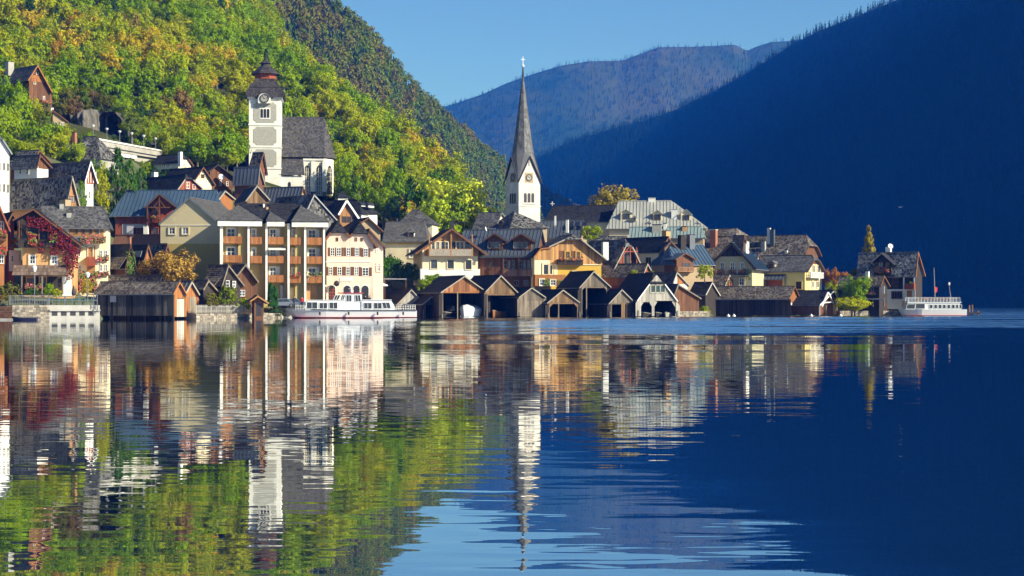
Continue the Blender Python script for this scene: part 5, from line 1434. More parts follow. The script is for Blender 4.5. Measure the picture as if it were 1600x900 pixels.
h.gable((834,402), (845,388), (862,386), D=4, roof=R_DARK, wall=P_CREAM, cover=None, fo=0.3, ov=0.2, trim=W_ORANGE)
h.planks('F', 836, 864, None, 406, W_AMBER)
h.win('F', [(848,412,858,430)], frame=P_CREAM, bars=(0,0), fw=0.18)
h.block('F', 836, 429, 884, 447, 0.3, 1.6, W_ORANGE, name="terrace_front"); h.win('F', [(860,437,868,446),(843,436,850,446)], frame=W_WHITE, bars=(1,1), n=1.6)
h.flowers('F', 850, 436, 858, 448, (IVY,), n=1.7, tray=False); h.flowers('F', 872, 438, 882, 448, (IVY,), n=1.7, tray=False)
h = House("house", "slate-roofed house with open red timber balcony gable", 984, 436, 296, 30)
h.gable((958,424), (983,374), (1011,432), D=12, roof=R_SPECK, wall=W_RED, cover='slate', fo=0.9, ov=0.8, trim=W_TRIM, hipf=(1.3,1.2))
h.block('F', 973, 390, 997, 417, 0, 0.02, BLACKM, name="gable_shade_panel")  # black panel paints the shade behind the open gable
h.balcony('F', 968, 416, 1001, 429, 0.8, W_RED, 'rail', pitch=0.34)
h.posts('F', [974,985,995], 386, 418, n=0.8, w=0.16, mat=W_RED); h.bars('F', [(970,404),(984,384),(999,404)], n=0.8, w=0.16, mat=W_RED, name="gable_brace"); h.bars('F', [(974,393),(996,393)], n=0.8, w=0.18, mat=W_RED, name="gable_brace")
m = MB(); m.lathe([(0.05,0.0),(0.32,0.06),(0.40,0.14),(0.36,0.15),(0.02,0.04)], 14); o = m.build("satellite_dish", W_WHITE, h.root); o.rotation_euler = (R(75),0,0); u, z = h.fhit('F', 967, 416, 0.6); o.location = h.P('F', u, z, 1.0)
h = House("house", "low house with grey shingle roof below the red balcony gable", 985, 446, 286, 56)
h.gable((1004,432), (1012,412), (1024,434), back=938, roof=R_SHINGLE, wall=W_RED, cover='shingle', fo=0.4, ov=0.4, trim=W_TRIM)
h.planks('L', 944, 1004, 430, 446, W_ORANGE, slope=False)
h = House("house", "dark-roofed house between the ochre gable and the red balcony gable", 965, 425, 304, 74)
h.gable((972,402), (980,369), (990,402), back=924, roof=R_SPECK, wall=W_BROWN, cover='slate', fo=0.4, ov=0.4)

# ------------------------------------------------------------------ houses toward the long dark boathouse
h = House("house", "black-roofed house with sunlit yellow side wall and orange chimney", 1036, 426, 300, 42)
h.gable((1029,394), (1045,370), (1056,397), D=11, roof=R_DARK, wall=P_CREAM, cover='slate', fo=0.3, ov=0.3, trim=W_BROWN)
h.win('L', [(1009,402,1018,418)], frame=W_TRIM, bars=(1,0)); h.win('F', [(1035,404,1040,418)], frame=W_WHITE, bars=(0,1))
h.chimney(1041, 361, 1047.5, 380, 'y', 1.0, P_ORANGE)
h = House("house", "tan house with blue metal roof and two dark chimneys", 1060, 428, 294, 118)
h.long((1052,416), (1119,411), (1046,379), (1096,385), 4.2, roof=R_BLUE, wall=P_TAN, cover='seam', ov=0.4)
h.chimney(1064, 368, 1072, 388, 'x', 3.0, W_DARK, R_DARK); h.chimney(1078, 367, 1086, 392, 'x', 3.2, R_BGREY, R_DARK)
h.dormer('L', (1056,405), (1071,395), (1089,406), 426, 0.9, 4, R_BLUE, W_BROWN, None, wins=[(1066,410,1078,418)], frame=W_RED, trim=W_BROWN, fo=0.5, ov=0.5)
h.balcony('L', 1060, 417, 1085, 425, 1.2, W_RAIL, 'rail', n=0.9, pitch=0.3)
h = House("house", "narrow tan gabled house squeezed beside the sunlit yellow wall", 1050, 428, 298, 10)
h.gable((1038,388), (1049,377), (1062,392), D=8, roof=R_BGREY, wall=P_TAN, cover='seam', fo=0.4, ov=0.2, trim=W_BROWN)
h.win('F', [(1045,395,1049,407),(1052,395,1056,407)], frame=W_TRIM, bars=(1,0))
h = House("chalet", "pale green chalet with dark gable, blue metal roof and three flower-box windows", 1143, 446, 300, -20)
h.gable((1107,416), (1143,379), (1181,420), D=11, roof=R_BLUE, wall=P_GREEN, cover='seam', fo=1.0, ov=0.9, trim=W_DARK, trimw=0.4)
h.planks('F', 1118, 1170, None, 401, W_DARK)
h.win('F', [(1125,410,1132,422),(1141,410,1148,422),(1157,410,1163,422)], bars=(1,1), fw=0.12)
for x in (1120,1138,1154): h.flowers('F', x, 421, x+12, 428, (LEAF_P, FLOWER_P), n=0.1, dens=40)
h.win('F', [(1155,434,1163,446)], bars=(1,1), fw=0.12); h.canopy('F', 1146, 1172, 428, 431, 1.2, R_BGREY, None)
h.flowers('F', 1167, 420, 1173, 436, (LEAF_Y,), n=0.1, tray=False)
h = House("house", "little dark gabled house with chimney beside the pale green chalet", 1164, 420, 303, 70)
h.gable((1160,396), (1163,368), (1172,396), back=1154, roof=R_DARK, wall=W_DARK, cover='slate', fo=0.3, ov=0.3)
h.chimney(1166, 377, 1170.5, 395, 'y', -.3, P_WHITE); h.chimney(1155, 374, 1161, 382, 'x', -1.0, R_BGREY)
h = House("barn", "huge brown-grey slate roof with half-hipped end rising behind the yellow house", 1270, 455, 322, 62)
h.gable((1258,400), (1270,367), (1284,400), back=1090, roof=R_SHINGLE, wall=W_BROWN, cover='slate', fo=0.6, ov=0.5, hipf=(2.2,1.3))
h.chimney(1109, 359.5, 1118, 381, 'x', h.g['xl']+2.2, BRICK_M, W_WHITE); h.chimney(1198.5, 356, 1203, 377, 'x', h.g['xl']+2.8, P_WHITE); h.chimney(1203, 359, 1209, 382, 'x', h.g['xl']+2.2, R_BGREY); h.chimney(1189, 377, 1195, 390, 'x', h.g['xl']+1.0, P_GREY)
h.chimney(1226, 391, 1230, 400, 'x', h.g['xl']+0.6, P_WHITE)
h.dormer('L', (1198,395), (1204.5,392), (1211,395), 400, -1.2, 2.0, R_SHINGLE, P_CREAM, wins=[(1200,395,1209,399)], bars=(2,0))
h = House("house", "dark-ridged house behind the brick chimney", 1120, 420, 332, 62)
h.gable((1150,372), (1160,357), (1176,372), back=1085, roof=R_SHINGLE, wall=W_BROWN, cover='slate', fo=0.3, ov=0.3, hipf=(99,1.2))
h = House("house", "small house with steep blue metal roof between the pale green chalet and the yellow house", 1180, 425, 306, 70)
h.gable((1180,414), (1186,396), (1190,414), back=1167, roof=R_BLUE, wall=P_GREEN, cover='seam', fo=0.2, ov=0.2)
h = House("house", "yellow house with cream balcony gable facing the lake", 1262, 455, 308, 62)
h.gable((1262,424), (1277,399), (1290,424), back=1186, roof=R_SLATE, wall=P_YELLOW, cover='slate', fo=0.7, ov=0.5, trim=W_BROWN, hipf=(0.9,0.9))
h.block('F', 1265, 412, 1284, 456, 0, 0.05, P_CREAM, name="cream_gable_wall"); h.planks('F', 1268, 1284, None, 413, W_BROWN)
h.win('F', [(1269,414,1273,427),(1277,415,1281,426),(1268,439,1271,450),(1275,439,1279,450)], bars=(1,0), n=0.05)
h.balcony('F', 1267, 425, 1287, 435, 1.0, W_WHITE, 'rail', pitch=0.3)
h.win('L', [(1244,440,1252.5,451.5)], frame=W_BROWN, bars=(1,1))
h.dormer('L', (1198,411), (1206.5,407.5), (1211,412), 417, -0.6, 2.4, R_SLATE, W_TRIM, wins=[(1201,412,1208,416.5)])
h.canopy('L', 1175, 1227, 429, 437, 1.6, R_BGREY, 'seam')
h.block('L', 1197, 438, 1222, 449, 0, 0.08, W_RED, name="red_boarding"); h.block('L', 1176, 439, 1185, 448, 0, 0.06, P_CREAM, name="cream_panel"); h.win('L', [(1186,439,1190,448),(1191,439,1195,448)], frame=W_TRIM, bars=(0,1))
h.bars('L', [(1226.5,430),(1226.5,452)], n=0.1, w=0.2, mat=W_TRIM, name="corner_pilaster")

# ------------------------------------------------------------------ house at the landing stage and its annex
h = House("chalet", "dark timber house with glittering slate roof, flowered dormer and rooftop dish by the landing", 1425, 483, 304, 60)
h.gable((1431,432), (1435,394), (1446,431), back=1342, roof=R_GLIT, wall=W_DARK, cover='slate', fo=0.5, ov=0.5, trim=W_ORANGE)
h.dormer('L', (1361,410), (1377.5,395), (1398,413), 431, 0.6, 6, R_DARK, W_DARK, None, wins=[], fo=1.0, ov=1.0, trim=W_TRIM)
h.planks('L', 1366, 1393, 411, 432, W_DARK, n=0.62, slope=False)
h.win('L', [(1372,410,1380,418),(1383,410,1390,418)], frame=W_BROWN, bars=(1,0), n=0.66)
h.flowers('L', 1368, 417, 1389.5, 426, FP, n=1.0, dens=40)
h.block('L', 1385, 452, 1430, 483, 0, 0.08, P_WHITE, name="white_or_lit_lower_wall")
h.planks('L', 1385, 1430, 432, 452, W_DARK, slope=False, holes=[(1413,434,1428,450),(1394,435,1404,447)])
h.win('L', [(1394,435,1404,447)], frame=W_BROWN, bars=(1,1)); h.block('L', 1411, 433, 1413, 452, 0.05, 0.14, W_WHITE, name="white_post"); h.block('L', 1427, 433, 1429, 452, 0.05, 0.14, W_WHITE, name="white_post")
h.balcony('L', 1413, 443, 1428, 452, 1.0, W_RED, 'board'); h.flowers('L', 1422, 441, 1429, 446, FL, n=1.0)
h.win('L', [(1394,456,1409,466)], frame=W_BROWN, bars=(3,0), n=0.08)
h.block('L', 1417, 454, 1425, 464, 0.08, 0.12, W_HONEY, name="shutter"); h.block('L', 1409, 470, 1417, 481, 0.08, 0.12, P_ORANGE, name="door")
h.chimney(1383.5, 386, 1391, 396, 'x', h.g['xa']+0.3, P_WHITE)
m = MB(); m.lathe([(0.05,0.0),(0.40,0.08),(0.5,0.18),(0.46,0.19),(0.02,0.05)], 14); o = m.build("satellite_dish", W_WHITE, h.root); o.rotation_euler = (R(70),0,R(-50)); o.location = h.hit('x', h.g['xa']+0.5, 1391, 385)
h = House("cottage", "low dark cottage with flowered windows behind the green willow bush", 1378, 480, 298, 58)
h.gable((1376,447), (1382,431), (1391,447), back=1312, roof=R_SHINGLE, wall=W_DARK, cover='slate', fo=0.4, ov=0.4)
h.win('L', [(1355,449,1360,457),(1361,449,1365,457)], frame=W_TRIM, bars=(0,1)); h.flowers('L', 1348, 456, 1358, 460, FP, n=0.1); h.flowers('L', 1357, 456, 1368, 460, FP, n=0.1)
h.chimney(1352, 424, 1357, 437, 'x', h.g['xl']+1.2, P_WHITE)
h.block('L', 1378, 447, 1382, 459, 0.02, 0.1, P_WHITE, name="white_corner"); h.canopy('L', 1345, 1384, 466, 468, 1.4, R_BGREY, None, posts=[(1348,479),(1364,479),(1381,479)])
# ------------------------------------------------------------------ boathouses standing in the water on posts
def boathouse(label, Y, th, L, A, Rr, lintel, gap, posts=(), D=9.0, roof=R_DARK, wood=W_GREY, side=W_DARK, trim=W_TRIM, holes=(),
              doors=None, chamfer=5.0, base=496, cover='shingle', fo=0.3, ov=0.3, hipf=None, panel=None):
    """gabled boathouse: a boarded front with the boat opening gap=(x0, x1) cut under row lintel, its upper corners boarded across"""
    h = House("boathouse", label, A[0], base, Y, th)
    h.o.z = 0.0; h.root.location.z = 0.0; h.zg = gz(h.o.x, h.o.y)
    h.gable(L, A, Rr, D=D, roof=roof, wall=wood, cover=cover, fo=fo, ov=ov, trim=trim, walls=False, hipf=hipf, ridge=True, trimw=0.18)
    g = h.g; zl = h.fhit('F', A[0], lintel)[1]
    x0, x1 = h.x0, h.x1; zlo = -1.2
    hl = ([(gap[0], lintel, gap[1], base+6)] if gap else []) + list(holes)
    h.planks('F', L[0]-3, Rr[0]+3, None, lintel if gap else base-2, wood, pitch=0.24, th=0.05, holes=hl)
    if gap:
        for xa, xb in ((L[0]-3, gap[0]), (gap[1], Rr[0]+3)):
            h.planks('F', xa, xb, None, base-2, panel or W_DARK, pitch=0.24, th=0.04, holes=[(xa-9, A[1]-20, xb+9, lintel)])  # side panels default to black, the interior's shade put into their colour
        u0, u1 = sorted((h.fhit('F', gap[0], lintel)[0], h.fhit('F', gap[1], lintel)[0]))
        MB().box(x0, x1, 0.01, 0.18, zl-0.2, zl).build("tie_beam", wood, h.root)
        for u in (u0, u1): MB().box(u-0.08, u+0.08, -0.03, 0.18, zlo, zl-0.21).build("post", W_GREY, h.root)
        if chamfer:
            c = chamfer*S(Y)
            for u, sg in ((u0, 1), (u1, -1)):
                MB().prism([Vector((u,-.02,zl-.01)), Vector((u+sg*c,-.02,zl-.01)), Vector((u,-.02,zl-c))], (0,-.05,0)).build("corner_board", wood, h.root)
    for px in posts:
        u, _ = h.fhit('F', px, base); MB().box(u-0.08, u+0.08, -0.03, 0.13, zlo, zl-0.01).build("post", W_GREY, h.root)
    for nm, x in (('L', x0), ('R', x1)):
        m = MB(); k = max(4, int(g['D']/0.3)); w = g['D']/k; zt = h.top(x)
        for i in range(k):
            e = _sh.uniform(0,.03); a = i*w+.01; b = (i+1)*w-.01
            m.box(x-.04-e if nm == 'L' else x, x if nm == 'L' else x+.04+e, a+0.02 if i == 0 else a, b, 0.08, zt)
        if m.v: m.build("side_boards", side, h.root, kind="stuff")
    y = g['D']; prof = [(x0,zlo),(x1,zlo),(x1,h.top(x1)),(g['xa'],h.top(g['xa'])),(x0,h.top(x0))]
    MB().prism([Vector((x,y,z)) for x,z in prof], (0,0.08,0)).build("back_wall", W_DARK, h.root)
    # mooring piles before the front
    for px in (L[0]+1, Rr[0]-1):
        u, _ = h.fhit('F', px, base); q = MB(); q.tube((u,-.25,-1.4), (u+_sh.uniform(-.05,.05),-.22,_sh.uniform(.5,1.3)), .08, .07, 7); q.build("pile", W_GREY, h.root)
    for x_0, x_1, yt, yb, mt in doors or ():
        h.planks('F', x_0, x_1, yt, yb, mt, pitch=0.3, slope=False, n=0.0, th=0.07, name="door_boards")
    return h

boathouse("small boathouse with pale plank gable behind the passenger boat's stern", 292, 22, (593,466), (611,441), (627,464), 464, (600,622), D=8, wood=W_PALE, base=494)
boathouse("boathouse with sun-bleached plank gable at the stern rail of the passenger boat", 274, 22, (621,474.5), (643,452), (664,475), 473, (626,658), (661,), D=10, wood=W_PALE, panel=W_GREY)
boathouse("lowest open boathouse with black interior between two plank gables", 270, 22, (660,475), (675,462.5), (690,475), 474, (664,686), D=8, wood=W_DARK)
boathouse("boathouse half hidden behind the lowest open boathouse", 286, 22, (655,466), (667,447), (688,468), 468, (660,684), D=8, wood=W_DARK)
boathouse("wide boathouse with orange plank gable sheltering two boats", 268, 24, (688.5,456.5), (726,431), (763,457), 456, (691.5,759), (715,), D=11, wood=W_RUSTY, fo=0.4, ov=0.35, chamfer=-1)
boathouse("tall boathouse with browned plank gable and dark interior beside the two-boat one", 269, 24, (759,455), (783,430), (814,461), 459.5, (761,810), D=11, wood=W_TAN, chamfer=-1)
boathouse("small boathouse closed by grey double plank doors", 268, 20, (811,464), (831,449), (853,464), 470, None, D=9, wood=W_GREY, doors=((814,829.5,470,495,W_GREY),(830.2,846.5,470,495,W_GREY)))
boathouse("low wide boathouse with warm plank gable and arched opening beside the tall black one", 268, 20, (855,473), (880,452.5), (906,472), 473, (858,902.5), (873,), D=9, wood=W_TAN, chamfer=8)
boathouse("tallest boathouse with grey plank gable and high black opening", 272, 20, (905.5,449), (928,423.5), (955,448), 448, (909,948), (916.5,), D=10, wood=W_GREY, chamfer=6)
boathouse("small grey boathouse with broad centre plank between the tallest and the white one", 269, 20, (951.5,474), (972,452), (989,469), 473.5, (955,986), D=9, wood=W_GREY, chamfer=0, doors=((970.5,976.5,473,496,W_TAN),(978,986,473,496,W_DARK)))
wh = boathouse("white-boarded boathouse with half-hipped roof, green windows and two arched openings", 270, 20, (996,469), (1027,427), (1059,470), 470, None, (), D=11, wood=W_PALE, trim=W_WHITE, cover='slate', roof=R_DARK, hipf=(1.7,1.5),
     holes=((1001,472,1019,503),(1022,470,1055,503),(1016,445,1038.5,457)))
wh.win('F', [(1016.5,445.5,1023.5,457),(1024,445.5,1031,457),(1031.5,445.5,1038.5,457)], frame=W_TRIM, bars=(0,0), n=0.0, pane=pmat("green_glass", (0.02,0.07,0.06), (0.03,0.05,0.05), 0.4, 0.1, spec=0.6))
for x0, x1 in ((1001,1019),(1022,1055)):
    m = MB()
    for a, b in (((x0,480),(x0+5,471.5)),((x1,480),(x1-5,471.5))):
        m.prism([wh.P('F',*wh.fhit('F',*q,.03),.03) for q in (a,(a[0],470),b)], (0,.05,0))
    m.build("arch_corner", W_PALE, wh.root)

# huts and sheds by the little landing
h = House("hut", "white-walled hut with bright orange gable boards behind the little landing", 1062, 470, 284, 35)
h.gable((1052,442), (1058,425), (1078,446), D=8, roof=R_SHINGLE, wall=P_WHITE, cover='shingle', fo=0.3, ov=0.3, trim=W_TRIM)
h.planks('F', 1058, 1076, None, 444, W_ORANGE)
h = House("hut", "steep-roofed dark hut with dirty grey roof edge by the little landing", 1075, 488, 280, 30)
h.gable((1053,462), (1060,444), (1096,466), D=6, roof=R_SHINGLE, wall=W_DARK, cover='shingle', fo=0.5, ov=0.4, trim=W_GREY)
h.planks('F', 1056, 1092, None, 488, W_BROWN)
h = House("shed", "plain shed with brownish roof and creeper-covered gable above the long black boathouse", 1142, 460, 300, 62)
h.gable((1133,446), (1140,429.5), (1150,446), back=1085, roof=R_SHINGLE, wall=W_BROWN, cover='shingle', fo=0.3, ov=0.3, trim=W_TRIM)
h.flowers('F', 1133, 436, 1146, 446, (LEAF_Y, FLOWER_P), n=0.05, tray=False, dens=30)
h = House("shed", "black boarded shed with pale roof edge next to the little landing", 1112, 480, 292, 50)
h.gable((1103,460), (1113,441), (1126,462), back=1085, roof=R_DARK, wall=W_DARK, cover='shingle', fo=0.3, ov=0.3, trim=W_PALE)
lb = House("boathouse", "long black boarded boathouse with grey roof and orange-brown gable end", 1240, 494, 292, 66)
lb.o.z = 0; lb.root.location.z = 0
lb.gable((1233,467), (1242,447.5), (1252,469), back=1113, roof=R_SHINGLE, wall=W_DARK, cover='shingle', fo=0.4, ov=0.35, trim=W_BROWN, z0=0.2)
lb.planks('L', 1105, 1236, None, 493, W_DARK, pitch=0.4, slope=False, th=0.08)
lb.planks('F', 1232, 1250, None, 473, W_ORANGE)
lb.posts('L', [1110,1135,1160,1185,1210,1232], 488, 497, n=-0.1, w=0.3, mat=W_DARK)
m = MB(); u, z = lb.fhit('F', 1233, 475, .2); m.lathe([(0.0,-.3),(.26,-.2),(.34,0),(.26,.2),(0,.3)], 10); o = m.build("white_buoy_lamp", W_WHITE, lb.root); o.location = lb.P('F', u, z, .4)
rb = House("boathouse", "low boathouse with white-framed triangular gable beside the green willow bush", 1292, 494, 292, 60)
rb.o.z = 0; rb.root.location.z = 0
rb.gable((1281,476), (1303,454), (1311,470), back=1245, roof=R_DARK, wall=W_BROWN, cover='slate', fo=0.4, ov=0.35, trim=W_WHITE, z0=0.2)
rb.planks('L', 1240, 1281, None, 492, W_BROWN, slope=False)
rb.bars('F', [(1284,479),(1294,457),(1302,474)], n=0.5, w=0.24, mat=W_WHITE, name="white_gable_frame"); rb.bars('F', [(1287,473),(1300,472)], n=0.5, w=0.16, mat=W_WHITE, name="white_gable_frame")
rb.posts('F', [1281,1291,1303], 476, 497, n=0.3, w=0.2, mat=W_PALE)
# ------------------------------------------------------------------ quays, walls, the road bridge and the rock
def wall_run(name, label, cat, pts, ztop, thick, mat, zb=-1.5, group=None):
    """a wall along a ground line of world points"""
    o = empty(name, (pts[0][0], pts[0][1], 0), 0, label, cat, group); b = Vector((pts[0][0], pts[0][1], 0))
    for p, q in zip(pts, pts[1:]):
        m = MB(); p = Vector((p[0],p[1],0)) - b; q = Vector((q[0],q[1],0)) - b; d = (q-p).normalized(); n = Vector((-d.y, d.x, 0))
        m.prism([p+Vector((0,0,zb)), q+Vector((0,0,zb)), q+Vector((0,0,ztop)), p+Vector((0,0,ztop))], n*thick); m.build("wall_body", mat, o)
    return o
def W(px, Y): return ((px-800)*Y/F, Y)
def stones(o, pts, z0, z1, mat, rows, size, seed):
    """rubble facing stones, each a low uneven block proud of the wall"""
    r = random.Random(seed); m = MB(); b = Vector((o.location.x, o.location.y, 0))
    for p, q in zip(pts, pts[1:]):
        P_ = Vector((p[0],p[1],0))-b; Q_ = Vector((q[0],q[1],0))-b; L = (Q_-P_).length; d = (Q_-P_).normalized(); n = Vector((d.y,-d.x,0)); hh = (z1-z0)/rows
        for k in range(rows):
            x = r.uniform(-.2,0)
            while x < L-0.1:
                w = size*r.uniform(.6,1.5); a = max(x,0)+.02; c = min(x+w, L)-.02; x += w
                if c-a < .08: continue
                za, zb_ = z0+hh*k+.02, z0+hh*(k+1)-.02; e = r.uniform(.03,.10); j = lambda: r.uniform(-.03,.03)
                vs = [P_+d*a+Vector((0,0,za)), P_+d*c+Vector((0,0,za)), P_+d*c+Vector((0,0,zb_)), P_+d*a+Vector((0,0,zb_))]
                m.add(vs+[v+n*e+Vector((j(),0,j())) for v in vs], [(4,5,6,7),(0,1,5,4),(1,2,6,5),(2,3,7,6),(3,0,4,7)])
    return m.build("facing_stones", mat, o, kind="stuff")
q0 = [W(-60,222), W(19,222)]; q1 = [W(19,222), W(77,224)]; q2 = [W(77,224), W(156,227.3)]
w1 = wall_run("quay_wall", "dark rough stone quay wall at the picture's edge under the terrace", "quay wall", q0, 1.85, 3.0, STONE)
stones(w1, q0, -0.2, 1.85, W_BROWN, 6, .5, 1)
w2 = wall_run("quay_wall", "pale rubble stone quay wall below the terrace railing", "quay wall", q1, 2.0, 4.0, RUBBLE)
stones(w2, q1, -0.2, 2.0, RUBBLE, 7, .42, 2)
w3 = wall_run("quay_wall", "pale concrete quay with recessed openings beside the long boat shed", "quay wall", q2, 2.0, 4.0, CONCRETE)
b = Vector((q2[0][0], q2[0][1], 0)); d = (Vector((q2[1][0],q2[1][1],0))-b); Lq = d.length; d.normalize(); n = Vector((d.y,-d.x,0))
for k in range(5):
    a = Lq*(0.05+k*0.18)
    MB().prism([d*a+Vector((0,0,.55)), d*(a+Lq*.11)+Vector((0,0,.55)), d*(a+Lq*.11)+Vector((0,0,1.15)), d*a+Vector((0,0,1.15))], n*.03).build("recess_shade_panel", BLACKM, w3)  # no hollow: a black plate paints the shade of each recess
MB().prism([d*0+Vector((0,0,1.2)), d*Lq+Vector((0,0,1.2)), d*Lq+Vector((0,0,1.4)), d*0+Vector((0,0,1.4))], n*.3).build("ledge", CONCRETE, w3)
q3 = [W(306,238), W(360,243), W(440,252)]
w4 = wall_run("quay_wall", "low rubble wall under the white picket fence of the flower garden", "quay wall", q3, 0.75, 2.5, RUBBLE); stones(w4, q3, -.2, .75, RUBBLE, 3, .45, 5)
q5 = [W(432,258), W(520,264), W(600,270)]
w5 = wall_run("quay_wall", "concrete landing quay behind the white passenger boat", "quay wall", q5, 1.55, 6.0, CONCRETE)
q6 = [W(1058,277), W(1108,281)]
w6 = wall_run("quay_wall", "little rubble landing with white stones beside the white boathouse", "quay wall", q6, 0.9, 4.0, RUBBLE); stones(w6, q6, -.2, .9, RUBBLE, 4, .4, 7)
q7 = [W(1312,296), W(1362,298), W(1410,300)]
w7 = wall_run("quay_wall", "low shore wall under the green willow bush and the red-railed deck", "quay wall", q7, 0.9, 6.0, RUBBLE); stones(w7, q7, -.2, .9, RUBBLE, 3, .45, 9)

def railing(label, p, q, z, h, mat, pitch, name="railing", rails=(0.0,0.55,1.0), w=.06, cat="railing", post=2.0, slat=None, group=None):
    p = Vector((p[0],p[1],z)); q = Vector((q[0],q[1],z)); o = empty(name, p, 0, label, cat, group); d = q-p; L = d.length; d.normalize()
    k = max(1, int(L/post))
    for i in range(k+1): MB().box(-w,w,-w,w,0,h).build("post", mat, o).location = d*(L*i/k)
    for f in rails:
        if f > 0: m = MB(); m.bar(Vector((0,0,h*f)), d*L+Vector((0,0,h*f)), w*1.3, w); m.build("rail", mat, o)
    if pitch:
        m = MB(); kk = int(L/pitch); s = slat or w*.6
        for i in range(kk): a = d*(L*(i+.5)/kk); m.box(a.x-s,a.x+s,a.y-.02,a.y+.02,.08,h*1.02)
        m.build("bars", mat, o, kind="stuff")
    return o
railing("grey iron railing with upright bars along the lakeside terrace", W(15,222.5), W(76,224.3), 2.0, 1.3, GREYM, .22)
railing("grey railing with few bars in front of the green terrace benches", W(77,224.4), W(148,227), 2.0, 1.25, GREYM, .8)
railing("white picket fence along the flower garden wall", W(306,238.5), W(400,247), .75, 1.25, W_PALE, .3, "picket_fence", (.3,.8), .07, "fence", 2.5, .09)
railing("red and white deck railing in front of the low dark cottage", W(1360,299), W(1385,300), 0.9, 1.3, W_RED, 0, "deck_railing", (.2,.45,.7,1.0), .08, "railing", 1.5)
m = railing("grey hooped ladder rail at the end of the concrete quay", W(146,226.5), W(152,226.8), 1.0, 2.4, GREYM, 0, "ladder_rail", (.4,.7,1.0), .05, "railing", .6)

def lamp(label, px, pt, pb, Y, globe=None, group=None, tint=W_WHITE):
    p = at(px, pb, Y); t = at(px, pt, Y); hgt = t.z-p.z; z0 = min(0, gz(p.x,p.y)-p.z-.3) if globe is None else -0.4
    o = empty("street_lamp", p, 0, label, "street lamp", group)
    m = MB(); m.tube((0,0,z0),(0,0,hgt*.86),.075,.055,8); m.build("pole", GREYM, o)
    m = MB(); m.lathe([(.06,hgt*.84),(.16,hgt*.86),(.34,hgt),(.36,hgt*1.02),(.05,hgt*1.08)], 10); m.build("lantern", tint, o)
    return o
for i, (px, pt, pb) in enumerate([(145.5,196,213),(167,201,216.5),(187,205,220),(206,208,224.5),(224.5,212,228.5),(243,216,232)]):
    lamp(["white street lamp standing against the rock face","white street lamp at the dark cave mouth","third white street lamp from the rock face on the road bridge","white street lamp before the dark bushes on the road bridge","white street lamp fourth beyond the cave mouth on the road bridge","white street lamp at the house end of the road bridge"][i], px, pt, pb, 320+(px-152)*.28, True, "street lamps along the road bridge")
lamp("tall grey lamp post on the terrace in front of the canopy", 54, 418, 462, 226, None); lamp("slim lamp post beside the closed dark parasol", 137, 428, 466, 228, None)

# road bridge: it runs away from the lake beneath the rock, its long outer face to the morning sun
br = House("road_bridge", "pale concrete road bridge with parapet running out below the cliff", 152, 250, 320, 77)
def bslab(pts, y, d, name, mat): return MB().prism([br.hit('y', y, *q) for q in pts], (0,d,0)).build(name, mat, br.root)
bslab([(152,218),(255,236.5),(252,244),(152,227)], 0.0, .6, "parapet", CONCRETE)
bslab([(151,215.5),(256,235),(256,237),(151,218)], -.2, 1.0, "coping", P_WHITE)
bslab([(152,227.3),(251,244.3),(250,248),(152,233)], .35, 5.0, "deck", CONCRETE)
bslab([(152,233.3),(250,248.3),(250,305),(152,305)], 1.0, .5, "retaining_wall", P_GREY)
bslab([(156,234),(214,243.5),(214,248.5),(156,240)], .3, .6, "white_beam", P_WHITE)
for x0,x1,y0,y1 in ((157,168,241,262),(180,189,244,263),(196,207,247,268)): bslab([(x0,y0),(x1,y0+1.5),(x1,y1),(x0,y1)], .9, .08, "grey_gate", R_BGREY)
bslab([(169,242),(179,243.6),(179,262),(169,262)], .92, .05, "dark_doorway", BLACKM)
c = br.hit('y', .2, 172, 250); MB().lathe([(0,-.35),(.28,-.22),(.38,0),(.28,.22),(0,.35)], 10).build("round_lamp", W_WHITE, br.root).location = c
h = House("house", "slate-roofed lodge built against the rock beside the road bridge", 150, 262, 313, 70)
h.long((114,247), (158,250), (117,213), (151,214.5), 3.4, roof=R_SPECK, wall=P_GREY, cover='slate', ov=0.4)
m = h.chimney(112, 207, 117, 214, 'x', h.g['xa'], BRICK_M)

# bare rock face
def rock(name, label, pts, Y, depth, seed):
    P = [at(px, py, Y) for px, py in pts]; cx = sum(p.x for p in P)/len(P)
    x0,x1 = min(p.x for p in P), max(p.x for p in P); z0,z1 = min(p.z for p in P), max(p.z for p in P)
    nu, nv = 46, 40
    U, Vv = np.meshgrid(np.linspace(0,1,nu), np.linspace(0,1,nv), indexing='ij')
    X = x0 + (x1-x0)*U; Z = z0 + (z1-z0)*Vv
    bul = np.sin(np.pi*U)**.6
    n1 = vnoise(X*2.2, Z*.35, 2.6, seed, 5); n2 = vnoise(X, Z, 5, seed+2, 3)
    Yy = Y + depth*(1-bul) + 2.5*Vv - n1*2.6 - n2*1.8 - 1.1*np.abs(vnoise(X*3.0, Z*.2, 2.2, seed+9, 3))
    Z = z0 + (Z-z0)*(0.80 + 0.24*vnoise(X, X*0+seed, 3.2, seed+5, 3)) ; X = X + 0.5*vnoise(Z, X, 2.0, seed+8, 3)
    V3 = np.stack([X,Yy,Z],-1).reshape(-1,3)
    o = np_mesh(name, V3, grid_faces(nu,nv), pmat("grey_limestone", (0.21,0.195,0.165), (0.075,0.068,0.056), .5, .95, .8, stretch=(3.5,3.5,.3), c3=(.04,.038,.028)))
    return tag(link(bpy.data.objects.new(name, o)), label, "rock face")
rock("rock_face", "bare grey limestone cliff under the trees by the road bridge", [(84,160),(153,222)], 345, 12, 3)
